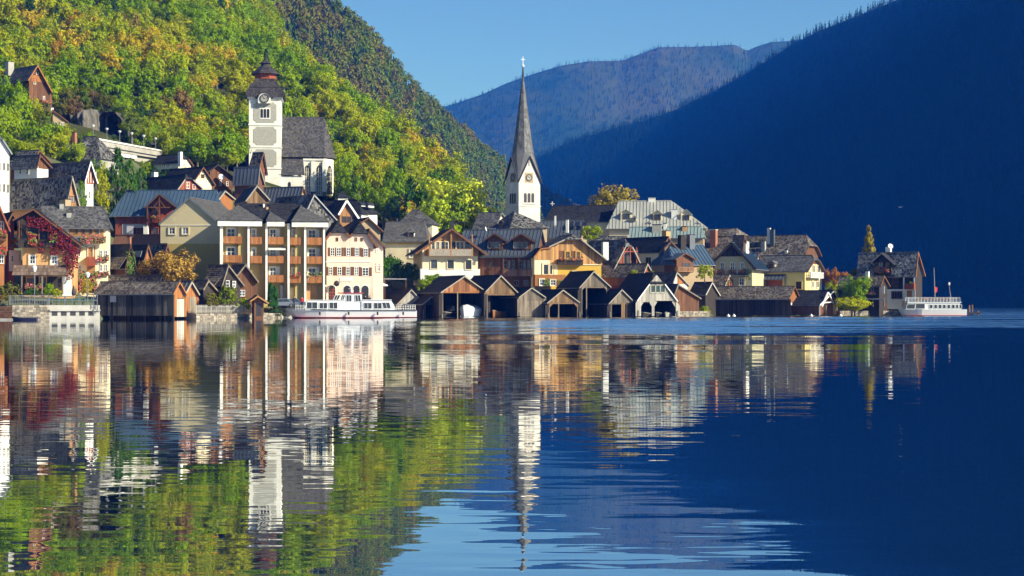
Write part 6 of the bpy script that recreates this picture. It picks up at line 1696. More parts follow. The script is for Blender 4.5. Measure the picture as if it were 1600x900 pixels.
# a cave under an overhang, its mouth turned away from the sun
cave = at(177, 217, 351)
N_ = 16; nd = 9; V_ = []; rc = np.random.default_rng(8)
for k in range(nd):
    for i in range(N_+1):
        t = math.pi*i/N_; w = 5.2*(1-.06*k) + rc.uniform(-.35,.35); hh = 6.6*(1-.05*k) + rc.uniform(-.4,.4)
        V_.append((w*math.cos(t), 1.4*k + rc.uniform(-.3,.3) - (1.6*math.sin(t) if k == 0 else 0), hh*math.sin(t)**.7))
Fq = [(k*(N_+1)+i, k*(N_+1)+i+1, (k+1)*(N_+1)+i+1, (k+1)*(N_+1)+i) for k in range(nd-1) for i in range(N_)]
m = MB().add(V_, Fq); m.add(V_[-(N_+1):], [tuple(range(N_+1))])
cv = m.build("cave_mouth", pmat("shade_darkened_rock", (0.10,0.09,0.08), (0.045,0.04,0.035), .5, .95, .5)); cv.location = cave - Vector((0,0,.8)); cv.rotation_euler = (0,0,R(-38)); tag(cv, "dark cave mouth beside the rock face above the road bridge", "cave")  # rock colour darkened so the hollow reads as deep shade

# ------------------------------------------------------------------ boats
def hull_mesh(L, B, H, sheer, bow=0.35, n=18, draft=0.35, flare=0.85):
    """open-topped hull along x, bow at -L/2; returns rings of points"""
    rings = []
    for i in range(n+1):
        t = i/n; x = -L/2 + L*t
        w = B/2*min(1, (t/bow)**.55) if t < bow else B/2*(1-0.12*((t-bow)/(1-bow))**2)
        zt = H + sheer*max(0, 1-t/0.45)**1.6
        rake = -0.0
        rings.append([(x+0.05*(1-t)*L*0, -w, zt), (x + (0.06*L*(1-t/bow) if t < bow else 0), -w*flare, 0.12), (x + (0.09*L*(1-t/bow) if t < bow else 0), -w*.6, -draft),
                      (x + (0.09*L*(1-t/bow) if t < bow else 0), w*.6, -draft), (x + (0.06*L*(1-t/bow) if t < bow else 0), w*flare, 0.12), (x, w, zt)])
    return rings
def rings_mesh(rings, closed_top=True):
    m = MB(); k = len(rings[0]); vs = [p for r in rings for p in r]; fs = []
    for i in range(len(rings)-1):
        for j in range(k if closed_top else k-1): fs.append((i*k+j, i*k+(j+1)%k, (i+1)*k+(j+1)%k, (i+1)*k+j))
    fs.append(tuple(range(k-1,-1,-1))); fs.append(tuple((len(rings)-1)*k+i for i in range(k)))
    return m.add(vs, fs)
BW = pmat("white_boat_paint", (0.80,0.80,0.78), (0.74,0.74,0.72), 0.6, 0.35, spec=0.5)
BRED = pmat("red_boat_paint", (0.45,0.03,0.025), (0.38,0.025,0.02), 1, 0.5)
BBLK = pmat("black_rubber", (0.02,0.02,0.022), (0.03,0.03,0.03), 2, 0.6)
BGLASS = pmat("boat_glass", (0.02,0.025,0.028), (0.05,0.055,0.06), 0.7, 0.06, spec=0.7)

# long white passenger boat moored at the quay, bow toward the cypresses
Yb = 253.0; sb = Yb/F
bx0, bx1 = 445, 651
Lb = (bx1-bx0)*sb
pb = House("passenger_boat", "long white passenger boat with red waterline and red-roofed wheelhouse moored at the quay", (bx0+bx1)/2, 497, Yb, 4, cat="boat", group=None)
pb.o.z = 0; pb.root.location.z = 0
rings_mesh(hull_mesh(Lb*1.0, 4.2, 1.25, 0.45, .30, 22)).build("hull", BW, pb.root, smooth=False)
r2 = hull_mesh(Lb*1.0, 4.26, .15, 0.0, .30, 22, .3, .98); rings_mesh([[(p[0]*1.001, p[1], p[2]) for p in r] for r in r2]).build("waterline_stripe", BRED, pb.root)
m = MB(); H_ = hull_mesh(Lb, 4.2, 1.25, .45, .30, 22)
for a, b in zip(H_, H_[1:]):
    m.bar((a[0][0],a[0][1]-.03,a[0][2]-.06),(b[0][0],b[0][1]-.03,b[0][2]-.06),.10,.12); m.bar((a[5][0],a[5][1]+.03,a[5][2]-.06),(b[5][0],b[5][1]+.03,b[5][2]-.06),.10,.12)
m.build("rub_rail", BBLK, pb.root)
pb.faces['F'] = (Vector((0,-1.75,0)), Vector((1,0,0)), Vector((0,-1,0)))
def bu(px): return pb.fhit('F', px, 480)[0]
def bz(py): return pb.fhit('F', 545, py)[1]
zd = 1.22
def cabin(x0, x1, ytop, name, slantL=0.0, slantR=0.0, w=1.75, mat=BW, z0=zd):
    a, b, z1 = bu(x0), bu(x1), bz(ytop)
    prof = [(a, z0), (b, z0), (b-slantR, z1), (a+slantL, z1)]
    return MB().prism([Vector((x,-w,z)) for x,z in prof], (0,2*w,0)).build(name, mat, pb.root)
cabin(476, 539, 469.5, "fore_cabin", .5, 0); cabin(565, 620, 469, "aft_cabin", 0, .9, 1.751); cabin(531, 566, 458.5, "wheelhouse", .55, .15, 1.6)
a, b, z1 = bu(528), bu(567), bz(458.5); MB().box(a, b, -1.75, 1.75, z1, z1+.14).build("wheelhouse_roof", BRED, pb.root)
for x0,x1,z in ((476,540,469.5),(564,612,469)): MB().box(bu(x0)+.3, bu(x1), -1.85, 1.85, bz(z)+.002, bz(z)+.09).build("cabin_roof", BW, pb.root)
def bwin(x0, y0, x1, y1, y=-1.76, sl=0.0):
    a, b, z0, z1 = bu(x0), bu(x1), bz(y1), bz(y0)
    w = MB().prism([Vector(q) for q in ((a,y,z0),(b,y,z0),(b+sl,y,z1),(a+sl,y,z1))], (0,-.03,0)).build("window", BGLASS, pb.root)
    m = MB(); c = [Vector((a,y-.045,z0)),Vector((b,y-.045,z0)),Vector((b+sl,y-.045,z1)),Vector((a+sl,y-.045,z1))]
    for p, q in zip(c, c[1:]+c[:1]): m.bar(p, q, .07)
    m.bar((c[0]+c[1])/2, (c[2]+c[3])/2, .05); m.build("window_frame", BW, w)
for q in ((479,472,496,482.5),(499,473,511.5,482.5),(514.5,472.5,527.5,482.5)): bwin(*q)
for q in ((568.5,473,581,482.5),(584,473,596.5,482.5)): bwin(*q, y=-1.763)
bwin(599, 472.5, 611, 482, y=-1.763, sl=-.25)
for q in ((541,461,549.5,471),): bwin(*q, y=-1.605)
bwin(555.5, 461, 564, 471, y=-1.605, sl=-.1); bwin(531, 461, 536.5, 470.5, y=-1.605, sl=.3)
bwin(520, 461, 528, 470, y=-1.5, sl=.4)
# rails, mast and fittings
def brail(x0, x1, ytop, ybot, name="deck_rail", n=8):
    m = MB(); a, b, z1, z0 = bu(x0), bu(x1), bz(ytop), bz(ybot)
    for y in (-1.85, 1.85):
        for f in (.35,.68,1): m.bar((a,y,z0+(z1-z0)*f),(b,y,z0+(z1-z0)*f),.045)
        for i in range(n+1): x = a+(b-a)*i/n; m.bar((x,y,z0),(x,y,z1),.045)
    m.build(name, W_WHITE, pb.root)
brail(619, 649, 476.5, 485.5); brail(462, 478, 477, 485, n=4)
m = MB(); m.tube((bu(548),0,bz(458)),(bu(548),0,bz(447)),.05,.03); m.bar((bu(544),0,bz(451)),(bu(552),0,bz(451)),.05); m.build("mast", W_WHITE, pb.root)
m = MB(); m.tube((bu(549),-1.0,bz(458)),(bu(549),-1.0,bz(453)),.25,.3); m.build("funnel", W_WHITE, pb.root)
m = MB(); c = Vector((bu(448), -2.1, .5))
m.build if False else None
for x in (500, 545, 590, 630):
    m = MB(); m.lathe([(.05,.0),(.13,.06),(.14,.45),(.05,.52)], 8); o = m.build("fender", BBLK, pb.root); o.location = (bu(x), -2.22, .45)

# white ferry at the landing stage
Yf = 297.0
fb = House("ferry", "white ferry with open railed upper deck and flag mast at the landing stage", 1455, 493, Yf, -3, cat="boat")
fb.o.z = 0; fb.root.location.z = 0
fx0, fx1 = 1404, 1508; Lf = (fx1-fx0)*Yf/F
rings_mesh([[(-p[0] if False else p[0],p[1],p[2]) for p in r] for r in hull_mesh(Lf, 3.8, 1.15, .15, .32, 18)]).build("hull", BW, fb.root)
rings_mesh(hull_mesh(Lf*.998, 3.86, .09, 0, .32, 18, .3, .98)).build("waterline_stripe", BRED, fb.root)
fb.faces['F'] = (Vector((0,-1.6,0)), Vector((1,0,0)), Vector((0,-1,0)))
fu = lambda px: fb.fhit('F', px, 480)[0]
fz = lambda py: fb.fhit('F', 1455, py)[1]
def fprism(pts, w, name, mat): return MB().prism([Vector((fu(x),-w,fz(y))) for x,y in pts], (0,2*w,0)).build(name, mat, fb.root)
fprism([(1414,484),(1502,484),(1500,473.2),(1419,473.2)], 1.6, "cabin", BW)
fprism([(1417,473.1),(1502,473.1),(1502,471.6),(1418,471.6)], 1.72, "upper_deck", W_WHITE)
def fwin(x0,y0,x1,y1,sl=0):
    c = [Vector((fu(x0),-1.61,fz(y1))),Vector((fu(x1),-1.61,fz(y1))),Vector((fu(x1+sl),-1.61,fz(y0))),Vector((fu(x0+sl),-1.61,fz(y0)))]
    w = MB().prism(c, (0,-.03,0)).build("window", BGLASS, fb.root); m = MB()
    for p, q in zip(c, c[1:]+c[:1]): m.bar(p+Vector((0,-.04,0)), q+Vector((0,-.04,0)), .06)
    m.build("window_frame", W_WHITE, w)
fwin(1416,475,1429,482.5,1.5); fwin(1430.5,474.5,1445,482.5)
for x in (1452.5,1459.5,1466.5,1473,1480,1487,1493.5,1499): fwin(x,476,x+(4.6 if x < 1490 else 3.6),482)
m = MB()
for y in (-1.66,1.66):
    for f in (.4,.72,1): z = fz(471.6)+(fz(464.8)-fz(471.6))*f; m.bar((fu(1420),y,z),(fu(1500),y,z),.045)
    for i in range(17): x = fu(1420)+(fu(1500)-fu(1420))*i/16; m.bar((x,y,fz(471.6)),(x,y,fz(464.8)),.045)
m.build("upper_rail", W_WHITE, fb.root)
m = MB()
for i in range(6): x = fu(1440+8*i); m.box(x-.5,x+.1,-1.1,1.1,fz(471.6)+.4,fz(471.6)+.46); m.box(x,x+.08,-1.1,1.1,fz(471.6)+.46,fz(471.6)+.85)
m.build("deck_benches", W_HONEY, fb.root, kind="stuff")
m = MB(); m.tube((fu(1464),0,fz(472)),(fu(1462),0,fz(418)),.09,.05); m.build("mast", W_TRIM, fb.root)
m = MB(); m.add([(fu(1463.5),0,fz(448)),(fu(1468),.12,fz(449)),(fu(1467.5),.1,fz(456)),(fu(1463.8),0,fz(458))], [(0,1,2,3)]); m.build("red_flag", BRED, fb.root)
m = MB(); m.tube((fu(1489.5),0,fz(472)),(fu(1486),0,fz(446)),.07,.04); m.build("stern_mast", W_TRIM, fb.root)
MB().lathe([(0,-.3),(.16,-.15),(.2,.05),(.1,.3)], 8).build("mast_lamp", W_WHITE, fb.root).location = (fu(1486),0,fz(443.5))

def small_boat(label, px, Y, L, B, H, th, hull, top=None, cabin=None, name="rowing_boat", cat="boat", group=None):
    o = empty(name, (at(px,490,Y).x, Y, 0), R(th), label, cat, group)
    rg = hull_mesh(L, B, H, H*.35, .4, 12, .15); m = rings_mesh(rg, closed_top=top is not None and False)
    m.build("hull", hull, o)
    if top:      # a tarpaulin stretched over a ridge
        k = MB(); vs = []; 
        for r in rg: vs += [(r[0][0],r[0][1]*1.03,r[0][2]-.06),(r[0][0],r[0][1]*.8,r[0][2]+.28),(r[0][0],0,r[0][2]+.75*min(1,abs(r[0][1])/(B*.4))),(r[5][0],r[5][1]*.8,r[5][2]+.28),(r[5][0],r[5][1]*1.03,r[5][2]-.06)]
        fs = [(i*5+j,i*5+j+1,(i+1)*5+j+1,(i+1)*5+j) for i in range(len(rg)-1) for j in range(4)] + [(0,1,2,3,4), tuple((len(rg)-1)*5+q for q in range(4,-1,-1))]
        k.add(vs, fs); k.build("tarpaulin", top, o)
        m = MB()
        for i in range(2, len(rg)-1, 2):
            for j in range(4): m.bar(vs[i*5+j], vs[i*5+j+1], .05)
        m.build("straps", W_TRIM, o)
    else:
        m = MB()
        for f in (-.15,.15,.34): m.box(L*f-.12,L*f+.12,-B*.42,B*.42,H*.55,H*.62)
        m.build("thwarts", W_HONEY, o, kind="stuff")
        m = MB()
        for a, b in zip(rg, rg[1:]): m.bar(a[0],b[0],.07); m.bar(a[5],b[5],.07)
        m.build("gunwale", W_TRIM, o)
    if cabin:
        m = MB(); m.prism([Vector((-L*.05,-B*.35,H)),Vector((L*.3,-B*.35,H)),Vector((L*.27,-B*.3,H+1.3)),Vector((L*.02,-B*.3,H+1.3))], (0,B*.65,0)); m.build("canopy", cabin, o)
        m = MB(); m.prism([Vector((L*.05,-B*.36,H+.3)),Vector((L*.25,-B*.36,H+.3)),Vector((L*.24,-B*.33,H+1.1)),Vector((L*.06,-B*.33,H+1.1))], (0,-.02,0)); m.build("canopy_window", P_LILAC, o)
    return o
TARP = pmat("white_tarpaulin", (0.78,0.77,0.74), (0.62,0.61,0.58), 1.2, 0.7, 0.4)
small_boat("motorboat under a white tarpaulin in the wide orange boathouse", 737, 270.6, 6.5, 3.7, 1.25, 66, BW, TARP, name="motorboat")
small_boat("black motorboat with dark canopy in the wide orange boathouse", 701, 271, 5.5, 1.5, .7, 68, BBLK, None, BBLK, name="motorboat")
small_boat("orange rowing boat inside the tall brown-gabled boathouse", 778, 270.6, 4.5, 1.5, .85, 68, W_ORANGE)
small_boat("white boat under the bleached plank gable by the passenger boat", 645, 276, 4.5, 1.7, .8, 66, BW, TARP, name="motorboat")
small_boat("dark rowing boat under the narrow arch of the white boathouse", 1010, 272.5, 4.2, 1.4, .6, 66, BBLK)
small_boat("dark rowing boat beside the post of the white boathouse's wide arch", 1031, 273, 4.2, 1.4, .6, 66, BBLK)
small_boat("pale rowing boat deepest under the wide arch of the white boathouse", 1046, 273, 4.2, 1.4, .6, 66, P_GREY)
small_boat("dark blue dinghy tied to the floating pontoon below the quay", 38, 219, 3.4, 1.2, .4, 4, pmat("navy_paint", (.02,.025,.06),(.03,.03,.07),1,.5))
po = MB(); po.box(-2.6,2.4,-.5,.5,-.2,.22); o = po.build("pontoon", CONCRETE); o.location = (at(20,500,220.8).x, 220.8, 0); tag(o, "pale floating pontoon below the stone quay", "pontoon")

# landing stage beyond the ferry
ls = empty("landing_stage", (at(1514,490,300).x, 300, 0), 0, "dark landing stage with mooring posts behind the ferry's stern", "jetty")
MB().box(-1.2,1.9,-1.5,1.5,.35,.6).build("deck", W_DARK, ls)
for x,y,hh in ((-.1,-.6,1.9),(.65,.2,2.0),(1.5,-.5,.9),(-.9,.9,.8)): MB().tube((x,y,-1.5),(x,y,hh),.17,.15).build("mooring_post", W_TAN, ls)

# ------------------------------------------------------------------ people, cars, parasols and small things on the quay
SKIN = pmat("skin", (.55,.34,.24),(.48,.29,.2),4,.6); HAIR = pmat("dark_hair", (.04,.025,.015),(.03,.02,.012),4,.6)
def person(label, px, Y, z, h, top, legs, face=0.0, lean=0.0, sit=False):
    o = empty("person", (at(px,490,Y).x, Y, z), face, label, "person")
    k = h/1.75
    bones = {'pel':(0,0,.95),'chest':(0,-lean*.2,1.33),'neck':(0,-lean*.3,1.50),'hb':(0,-lean*.34-.01,1.60),'ht':(0,-lean*.35-.01,1.70),
             'hl':(-.10,0,.88),'kl':(-.11,-.04,.50),'al':(-.12,.02,.09),'tl':(-.13,-.14,.04),'hr':(.10,0,.88),'kr':(.11,-.07,.50),'ar':(.12,-.02,.09),'tr':(.14,-.18,.04),
             'sl':(-.20,-lean*.25,1.43),'el':(-.27,.02,1.15),'wl':(-.25,-.14,.93),'fl':(-.24,-.19,.84),'sr':(.20,-lean*.25,1.43),'er':(.27,.02,1.15),'wr':(.24,-.16,.94),'fr':(.23,-.21,.85)}
    rad = {'pel':.15,'chest':.16,'neck':.06,'hb':.085,'ht':.10,'hl':.10,'kl':.065,'al':.045,'tl':.035,'hr':.10,'kr':.065,'ar':.045,'tr':.035,'sl':.065,'el':.05,'wl':.035,'fl':.03,'sr':.065,'er':.05,'wr':.035,'fr':.03}
    ed = [('pel','chest'),('chest','neck'),('neck','hb'),('hb','ht'),('pel','hl'),('hl','kl'),('kl','al'),('al','tl'),('pel','hr'),('hr','kr'),('kr','ar'),('ar','tr'),('chest','sl'),('sl','el'),('el','wl'),('wl','fl'),('chest','sr'),('sr','er'),('er','wr'),('wr','fr')]
    nm = list(bones); me = bpy.data.meshes.new("body"); me.from_pydata([tuple(c*k for c in bones[q]) for q in nm], [(nm.index(a),nm.index(b)) for a,b in ed], [])
    ob = link(bpy.data.objects.new("body", me), o); md = ob.modifiers.new("skin",'SKIN')
    for v, q in zip(me.skin_vertices[0].data, nm): v.radius = (rad[q]*k, rad[q]*k)
    me.skin_vertices[0].data[0].use_root = True; ob.modifiers.new("smooth",'SUBSURF').levels = 1
    # clothing bands by height on the one body
    m = bpy.data.materials.new("clothed_body"); m.use_nodes = True; nt = m.node_tree; bs = nt.nodes["Principled BSDF"]; bs.inputs["Roughness"].default_value = .85
    tc = nt.nodes.new("ShaderNodeTexCoord"); sx = nt.nodes.new("ShaderNodeSeparateXYZ"); nt.links.new(tc.outputs["Object"], sx.inputs[0])
    f1 = math_node(nt,'GREATER_THAN', sx.outputs[2], .92*k); f2 = math_node(nt,'GREATER_THAN', sx.outputs[2], 1.49*k)
    nt.links.new(ramp_mix(nt, f2, ramp_mix(nt, f1, legs, top), (.55,.34,.24)), bs.inputs["Base Color"]); me.materials.append(m)
    hm = MB(); hm.lathe([(.02,1.80*k),(.085*k,1.77*k),(.112*k,1.70*k),(.105*k,1.63*k),(.05*k,1.58*k)], 10, (0,.025*k)); hm.build("hair", HAIR, o)
    return o
person("person in red jacket standing on the quay by the passenger boat's bow", 472, 257.5, 1.55, 1.75, (.45,.03,.02), (.03,.03,.04), R(10))
person("person in dark clothes standing under the pink inn's arches", 571, 262, 1.75, 1.75, (.03,.03,.035), (.04,.04,.05), R(-20))
person("person in black walking beside the arch at the corner of the pink inn", 577.5, 261.5, 1.75, 1.7, (.02,.02,.025), (.05,.045,.04), R(40))
person("person with dark top near the yellow garage door", 460, 256, 1.7, 1.7, (.05,.045,.05), (.10,.10,.12), R(0))
def car(label, px, Y, z, th, paint):
    o = empty("car", (at(px,490,Y).x, Y, z), R(th), label, "car")
    prof = [(-2.1,.3),(-2.1,.72),(-1.2,.86),(-.55,1.38),(.75,1.42),(1.55,.98),(2.1,.90),(2.15,.3)]
    b = bmesh.new(); w = .82
    rows = []
    for y, s in ((-w,1),(-w*.96,1),(w*.96,1),(w,1)): rows.append([b.verts.new((x, y*(1 if zz < 1.0 else .84), zz)) for x, zz in prof])
    for r0, r1 in zip(rows, rows[1:]):
        for i in range(len(prof)): b.faces.new((r0[i], r0[(i+1)%len(prof)], r1[(i+1)%len(prof)], r1[i]))
    b.faces.new(rows[0][::-1]); b.faces.new(rows[-1]); bmesh.ops.recalc_face_normals(b, faces=b.faces)
    me = bpy.data.meshes.new("body"); b.to_mesh(me); b.free(); me.materials.append(paint); link(bpy.data.objects.new("body", me), o)
    for sgn in (-1, 1):
        y = sgn*.825
        m = MB(); m.prism([Vector(q) for q in ((-.95,y,.92),(.05,y,.92),(.05,y*.875,1.3),(-.5,y*.875,1.3))], (0,sgn*.03,0)); m.build("side_window", BGLASS, o)
        m = MB(); m.prism([Vector(q) for q in ((.12,y,.92),(1.25,y,.95),(.72,y*.875,1.32),(.12,y*.875,1.3))], (0,sgn*.03,0)); m.build("side_window", BGLASS, o)
        for x in (-1.35, 1.35):
            m = MB(); m.lathe([(.02,-.1),(.31,-.1),(.33,-.06),(.33,.06),(.31,.1),(.02,.1)], 14); wv = m.build("wheel", BBLK, o); wv.rotation_euler = (R(90),0,0); wv.location = (x, sgn*.75, .32)
            m = MB(); m.lathe([(.02,.0),(.19,.0),(.19,.02),(.02,.03)], 10); rm = m.build("rim", GREYM, wv); rm.location = (0,0,-.12 if sgn > 0 else .10)
    m = MB(); m.prism([Vector((-1.16,-.66,.90)),Vector((-1.16,.66,.90)),Vector((-.6,.58,1.36)),Vector((-.6,-.58,1.36))], (-.03,0,.03)); m.build("windscreen", BGLASS, o)
    for y in (-.6,.6): MB().box(-2.14,-2.08,y-.16,y+.16,.6,.72).build("headlight", W_WHITE, o)
    return o
car("silver car parked on the quay by the twin cypresses", 441, 256.5, 1.6, 10, pmat("silver_paint", (.26,.27,.29),(.24,.25,.27),1,.25,spec=.6,metal=.4))
car("pale blue car parked on the quay behind the passenger boat's bow", 456, 258, 1.6, 12, pmat("pale_blue_paint", (.14,.19,.26),(.13,.18,.24),1,.25,spec=.6,metal=.3))

def parasol(label, px, pt, pb, Y, closed, mat, r=1.6):
    p = at(px, pb, Y); hgt = at(px, pt, Y).z - p.z; z0 = min(0, gz(p.x,p.y)-p.z)
    o = empty("parasol", p, 0, label, "parasol"); m = MB(); m.tube((0,0,z0-.1),(0,0,hgt),.04); m.build("pole", GREYM, o)
    m = MB()
    if closed: m.lathe([(.06,hgt),(.16,hgt*.8),(.30,hgt*.42),(.20,hgt*.30),(.05,hgt*.28)], 9)
    else: m.lathe([(.03,hgt),(r,hgt-.55),(r,hgt-.75),(r*.98,hgt-.74),(.05,hgt-.1)], 8)
    m.build("canopy", mat, o); return o
parasol("closed dark grey parasol on the terrace before the cream inn", 115, 446, 468, 230, True, pmat("dark_canvas",(.035,.035,.045),(.05,.05,.06),2,.8))
parasol("white open parasol on the terrace between the narrow house and the boathouses", 592, 440, 462, 276, False, TARP, 1.5)
aw = House("awning", "pale awning on the terrace behind the plank-gabled boathouses", 617, 452, 280, 10, cat="awning")
MB().box(-1.9,1.9,-1,1,1.7,1.8).build("canvas", P_LILAC, aw.root)
for x in (-1.8,1.8): MB().box(x-.06,x+.06,-.9,-.78,-2.5,1.7).build("post", W_BROWN, aw.root)
def bench(label, px, Y, z, th, mat, group):
    o = empty("bench", (at(px,490,Y).x,Y,z), R(th), label, "bench", group)
    MB().box(-.8,.8,-.2,.2,.42,.47).build("seat", mat, o); MB().box(-.8,.8,.2,.25,.55,.92).build("backrest", mat, o)
    for x in (-.68,.68): MB().box(x-.04,x+.04,-.18,.22,0,.42).build("leg", GREYM, o)
GREENB = pmat("green_bench_paint", (.03,.09,.07),(.025,.07,.055),2,.6)
for i, px in enumerate((82,97,110,124,137)):
    bench("dark green bench on the terrace behind the thin grey railing", px, 226.6+i*.5, 2.0, 3, GREENB, "green benches on the terrace")
# a gull over the lake
g = at(1406.5, 324, 210); gu = empty("gull", g, R(40), "white gull flying low in front of the dark mountain", "bird"); gu.scale = (.6,.6,.6)
me = bpy.data.meshes.new("body"); me.from_pydata([(-.28,0,0),(-.12,0,.02),(.08,0,.03),(.22,0,.05),(.30,0,.05),(.02,-.3,.10),(.10,-.62,.06),(.02,.3,.10),(.10,.62,.06)], [(0,1),(1,2),(2,3),(3,4),(2,5),(5,6),(2,7),(7,8)], [])
ob = link(bpy.data.objects.new("body", me), gu); ob.modifiers.new("s",'SKIN'); ob.modifiers.new("ss",'SUBSURF').levels = 1
for v, q in zip(me.skin_vertices[0].data, (.03,.06,.08,.05,.02,.05,.02,.05,.02)): v.radius = (q, q*.7)
me.materials.append(W_WHITE)

for i, (px, lb) in enumerate([(1138,"white buoy floating off the middle of the long black boathouse"),(1148,"white buoy beside its twin off the long black boathouse"),(1271,"white buoy floating before the low boathouse with the white-framed gable"),(1319,"white buoy floating under the yellow-green willow")]):
    bo = empty("buoy", (at(px,491,283).x, 283+i, 0), 0, lb, "buoy", "white mooring buoys along the shore")
    m = MB(); m.lathe([(.02,-.3),(.24,-.2),(.32,0),(.26,.2),(.08,.32),(.05,.42),(.02,.43)], 10); m.build("float", W_WHITE, bo, smooth=True)
# ------------------------------------------------------------------ trees
L_GREEN = leaf_mat("leaf_green", (0.16,0.28,0.006), (0.27,0.36,0.008))
L_YGREEN = leaf_mat("leaf_yellow_green", (0.27,0.34,0.008), (0.41,0.40,0.014))
L_GOLD = leaf_mat("leaf_golden", (0.46,0.36,0.014), (0.50,0.36,0.03))
L_RUST = leaf_mat("leaf_russet", (0.42,0.21,0.025), (0.42,0.28,0.03))
L_DARK = leaf_mat("needle_dark", (0.03,0.075,0.014), (0.055,0.10,0.02), 0.1)
L_THUJA = leaf_mat("needle_bright", (0.045,0.12,0.012), (0.08,0.16,0.018), 0.15)
L_LIME = leaf_mat("leaf_lime", (0.44,0.56,0.02), (0.64,0.66,0.05))
L_LARCH = leaf_mat("needle_larch", (0.27,0.23,0.03), (0.34,0.26,0.04), 0.2)
L_COPPER = leaf_mat("leaf_copper", (0.36,0.20,0.035), (0.44,0.28,0.06))
L_CYPRESS = leaf_mat("needle_cypress", (0.025,0.085,0.012), (0.04,0.12,0.016), 0.1)
L_REDMAPLE = leaf_mat("leaf_red_maple", (0.40,0.14,0.03), (0.44,0.22,0.05))
L_BROWN = leaf_mat("leaf_brown", (0.20,0.13,0.04), (0.27,0.17,0.05))
L_OLIVE = leaf_mat("leaf_olive", (0.075,0.14,0.010), (0.17,0.20,0.016), 0.15)
L_HEATH = leaf_mat("leaf_bronze", (0.12,0.13,0.02), (0.20,0.16,0.028), 0.15)
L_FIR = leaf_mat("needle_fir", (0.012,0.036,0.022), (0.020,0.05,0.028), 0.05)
M_BARK = pmat("bark", (0.09,0.07,0.05), (0.17,0.15,0.12), 3, 0.95, 0.4, stretch=(1,1,0.2))
M_BARK_PALE = pmat("bark_pale", (0.25,0.23,0.19), (0.36,0.33,0.28), 3, 0.95, 0.4, stretch=(1,1,0.2))

def leaf_quads(C, N, size, r, flat=0.25):
    """diamond leaves at centres C facing roughly N"""
    n = len(C)
    D = N + r.normal(0, 0.55, (n,3)); D /= np.linalg.norm(D, axis=1)[:,None]
    T = np.cross(D, r.normal(0,1,(n,3))); T /= np.linalg.norm(T, axis=1)[:,None]
    B = np.cross(D, T)
    s = size * r.uniform(0.6, 1.35, n)[:,None]
    V = np.stack([C + T*s, C + B*s*0.62 + D*s*flat, C - T*s, C - B*s*0.62 + D*s*flat], 1).reshape(-1,3)
    return V, np.arange(4*n).reshape(n,4)

def crown_mesh(name, shape, clumps, leaves, size, seed, mat):
    """crown of unit radius, from z=-1 to z=1: leaf clumps through the volume with gaps between"""
    r = np.random.default_rng(seed)
    d = r.normal(0,1,(clumps,3)); d /= np.linalg.norm(d, axis=1)[:,None]
    if shape == 'round':
        d[:,2] = d[:,2]*0.9 + 0.12
        rad = r.uniform(0.35, 0.92, clumps)**0.7
        lob = 1 + 0.22*np.sin(3*np.arctan2(d[:,1], d[:,0]) + seed) + 0.16*np.sin(5*d[:,2] + 2*seed)
        c = d*(rad*lob)[:,None]; cr = r.uniform(0.17, 0.33, clumps)
    elif shape == 'bush':
        d[:,2] = np.abs(d[:,2])*1.6 - 0.8
        c = d*r.uniform(0.4, 0.95, clumps)[:,None]; cr = r.uniform(0.16, 0.32, clumps)
    elif shape == 'column':
        z = r.uniform(-1, 1, clumps); w = np.clip(1.0 - ((z+0.35)/1.4)**2, 0.05, 1)**0.7
        a = r.uniform(0, 6.283, clumps)
        c = np.stack([np.cos(a)*w*0.8, np.sin(a)*w*0.8, z*0.95], 1); cr = r.uniform(0.12, 0.22, clumps)
    else:   # conifer
        lev = r.integers(0, 11, clumps); z = -0.95 + lev*0.185 + r.normal(0, 0.03, clumps)
        w = (1-(z+1)/2.05)*1.0*r.uniform(0.25, 1.0, clumps)**0.6; a = r.uniform(0, 6.283, clumps)
        c = np.stack([np.cos(a)*w, np.sin(a)*w, z - 0.10*w], 1); cr = 0.06 + 0.16*(1-(z+1)/2)
    cc = np.repeat(c, leaves, 0); rr = np.repeat(cr, leaves)
    o = r.normal(0,1,(len(cc),3)); o /= np.linalg.norm(o, axis=1)[:,None]
    q = r.uniform(0,1,len(cc))**0.45
    P = cc + o*(rr*q)[:,None]*np.array([1,1,0.8 if shape not in ('conifer',) else 0.35])
    N = P*np.array([1,1,0.8]) + o*0.8 + np.array([0,0,0.35])
    Vv, Q = leaf_quads(P, N, size, r)
    return np_mesh(name, Vv, Q, mat)

def trunk_mesh(name, seed, limbs=6, mat=None):
    """unit trunk: base at z=0, crown centre at z=1; limbs reach into the crown"""
    r = random.Random(seed); m = MB()
    pts = [Vector((0,0,-0.12)), Vector((r.uniform(-.03,.03), r.uniform(-.03,.03), 0.45)), Vector((r.uniform(-.06,.06), r.uniform(-.06,.06), 0.85)), Vector((0,0,1.25))]
    rad = [0.075, 0.05, 0.034, 0.012]
    for i in range(3): m.tube(pts[i], pts[i+1], rad[i], rad[i+1], 7)
    for k in range(limbs):
        a = 6.283*k/limbs + r.uniform(-.4,.4); z = r.uniform(0.5, 0.95)
        b = Vector((0,0,z)); e = b + Vector((math.cos(a)*r.uniform(.25,.42), math.sin(a)*r.uniform(.25,.42), r.uniform(.18,.4)))
        m.tube(b, e, 0.026, 0.008, 5)
    o = m.build(name, mat or M_BARK); me = o.data; bpy.data.objects.remove(o); return me

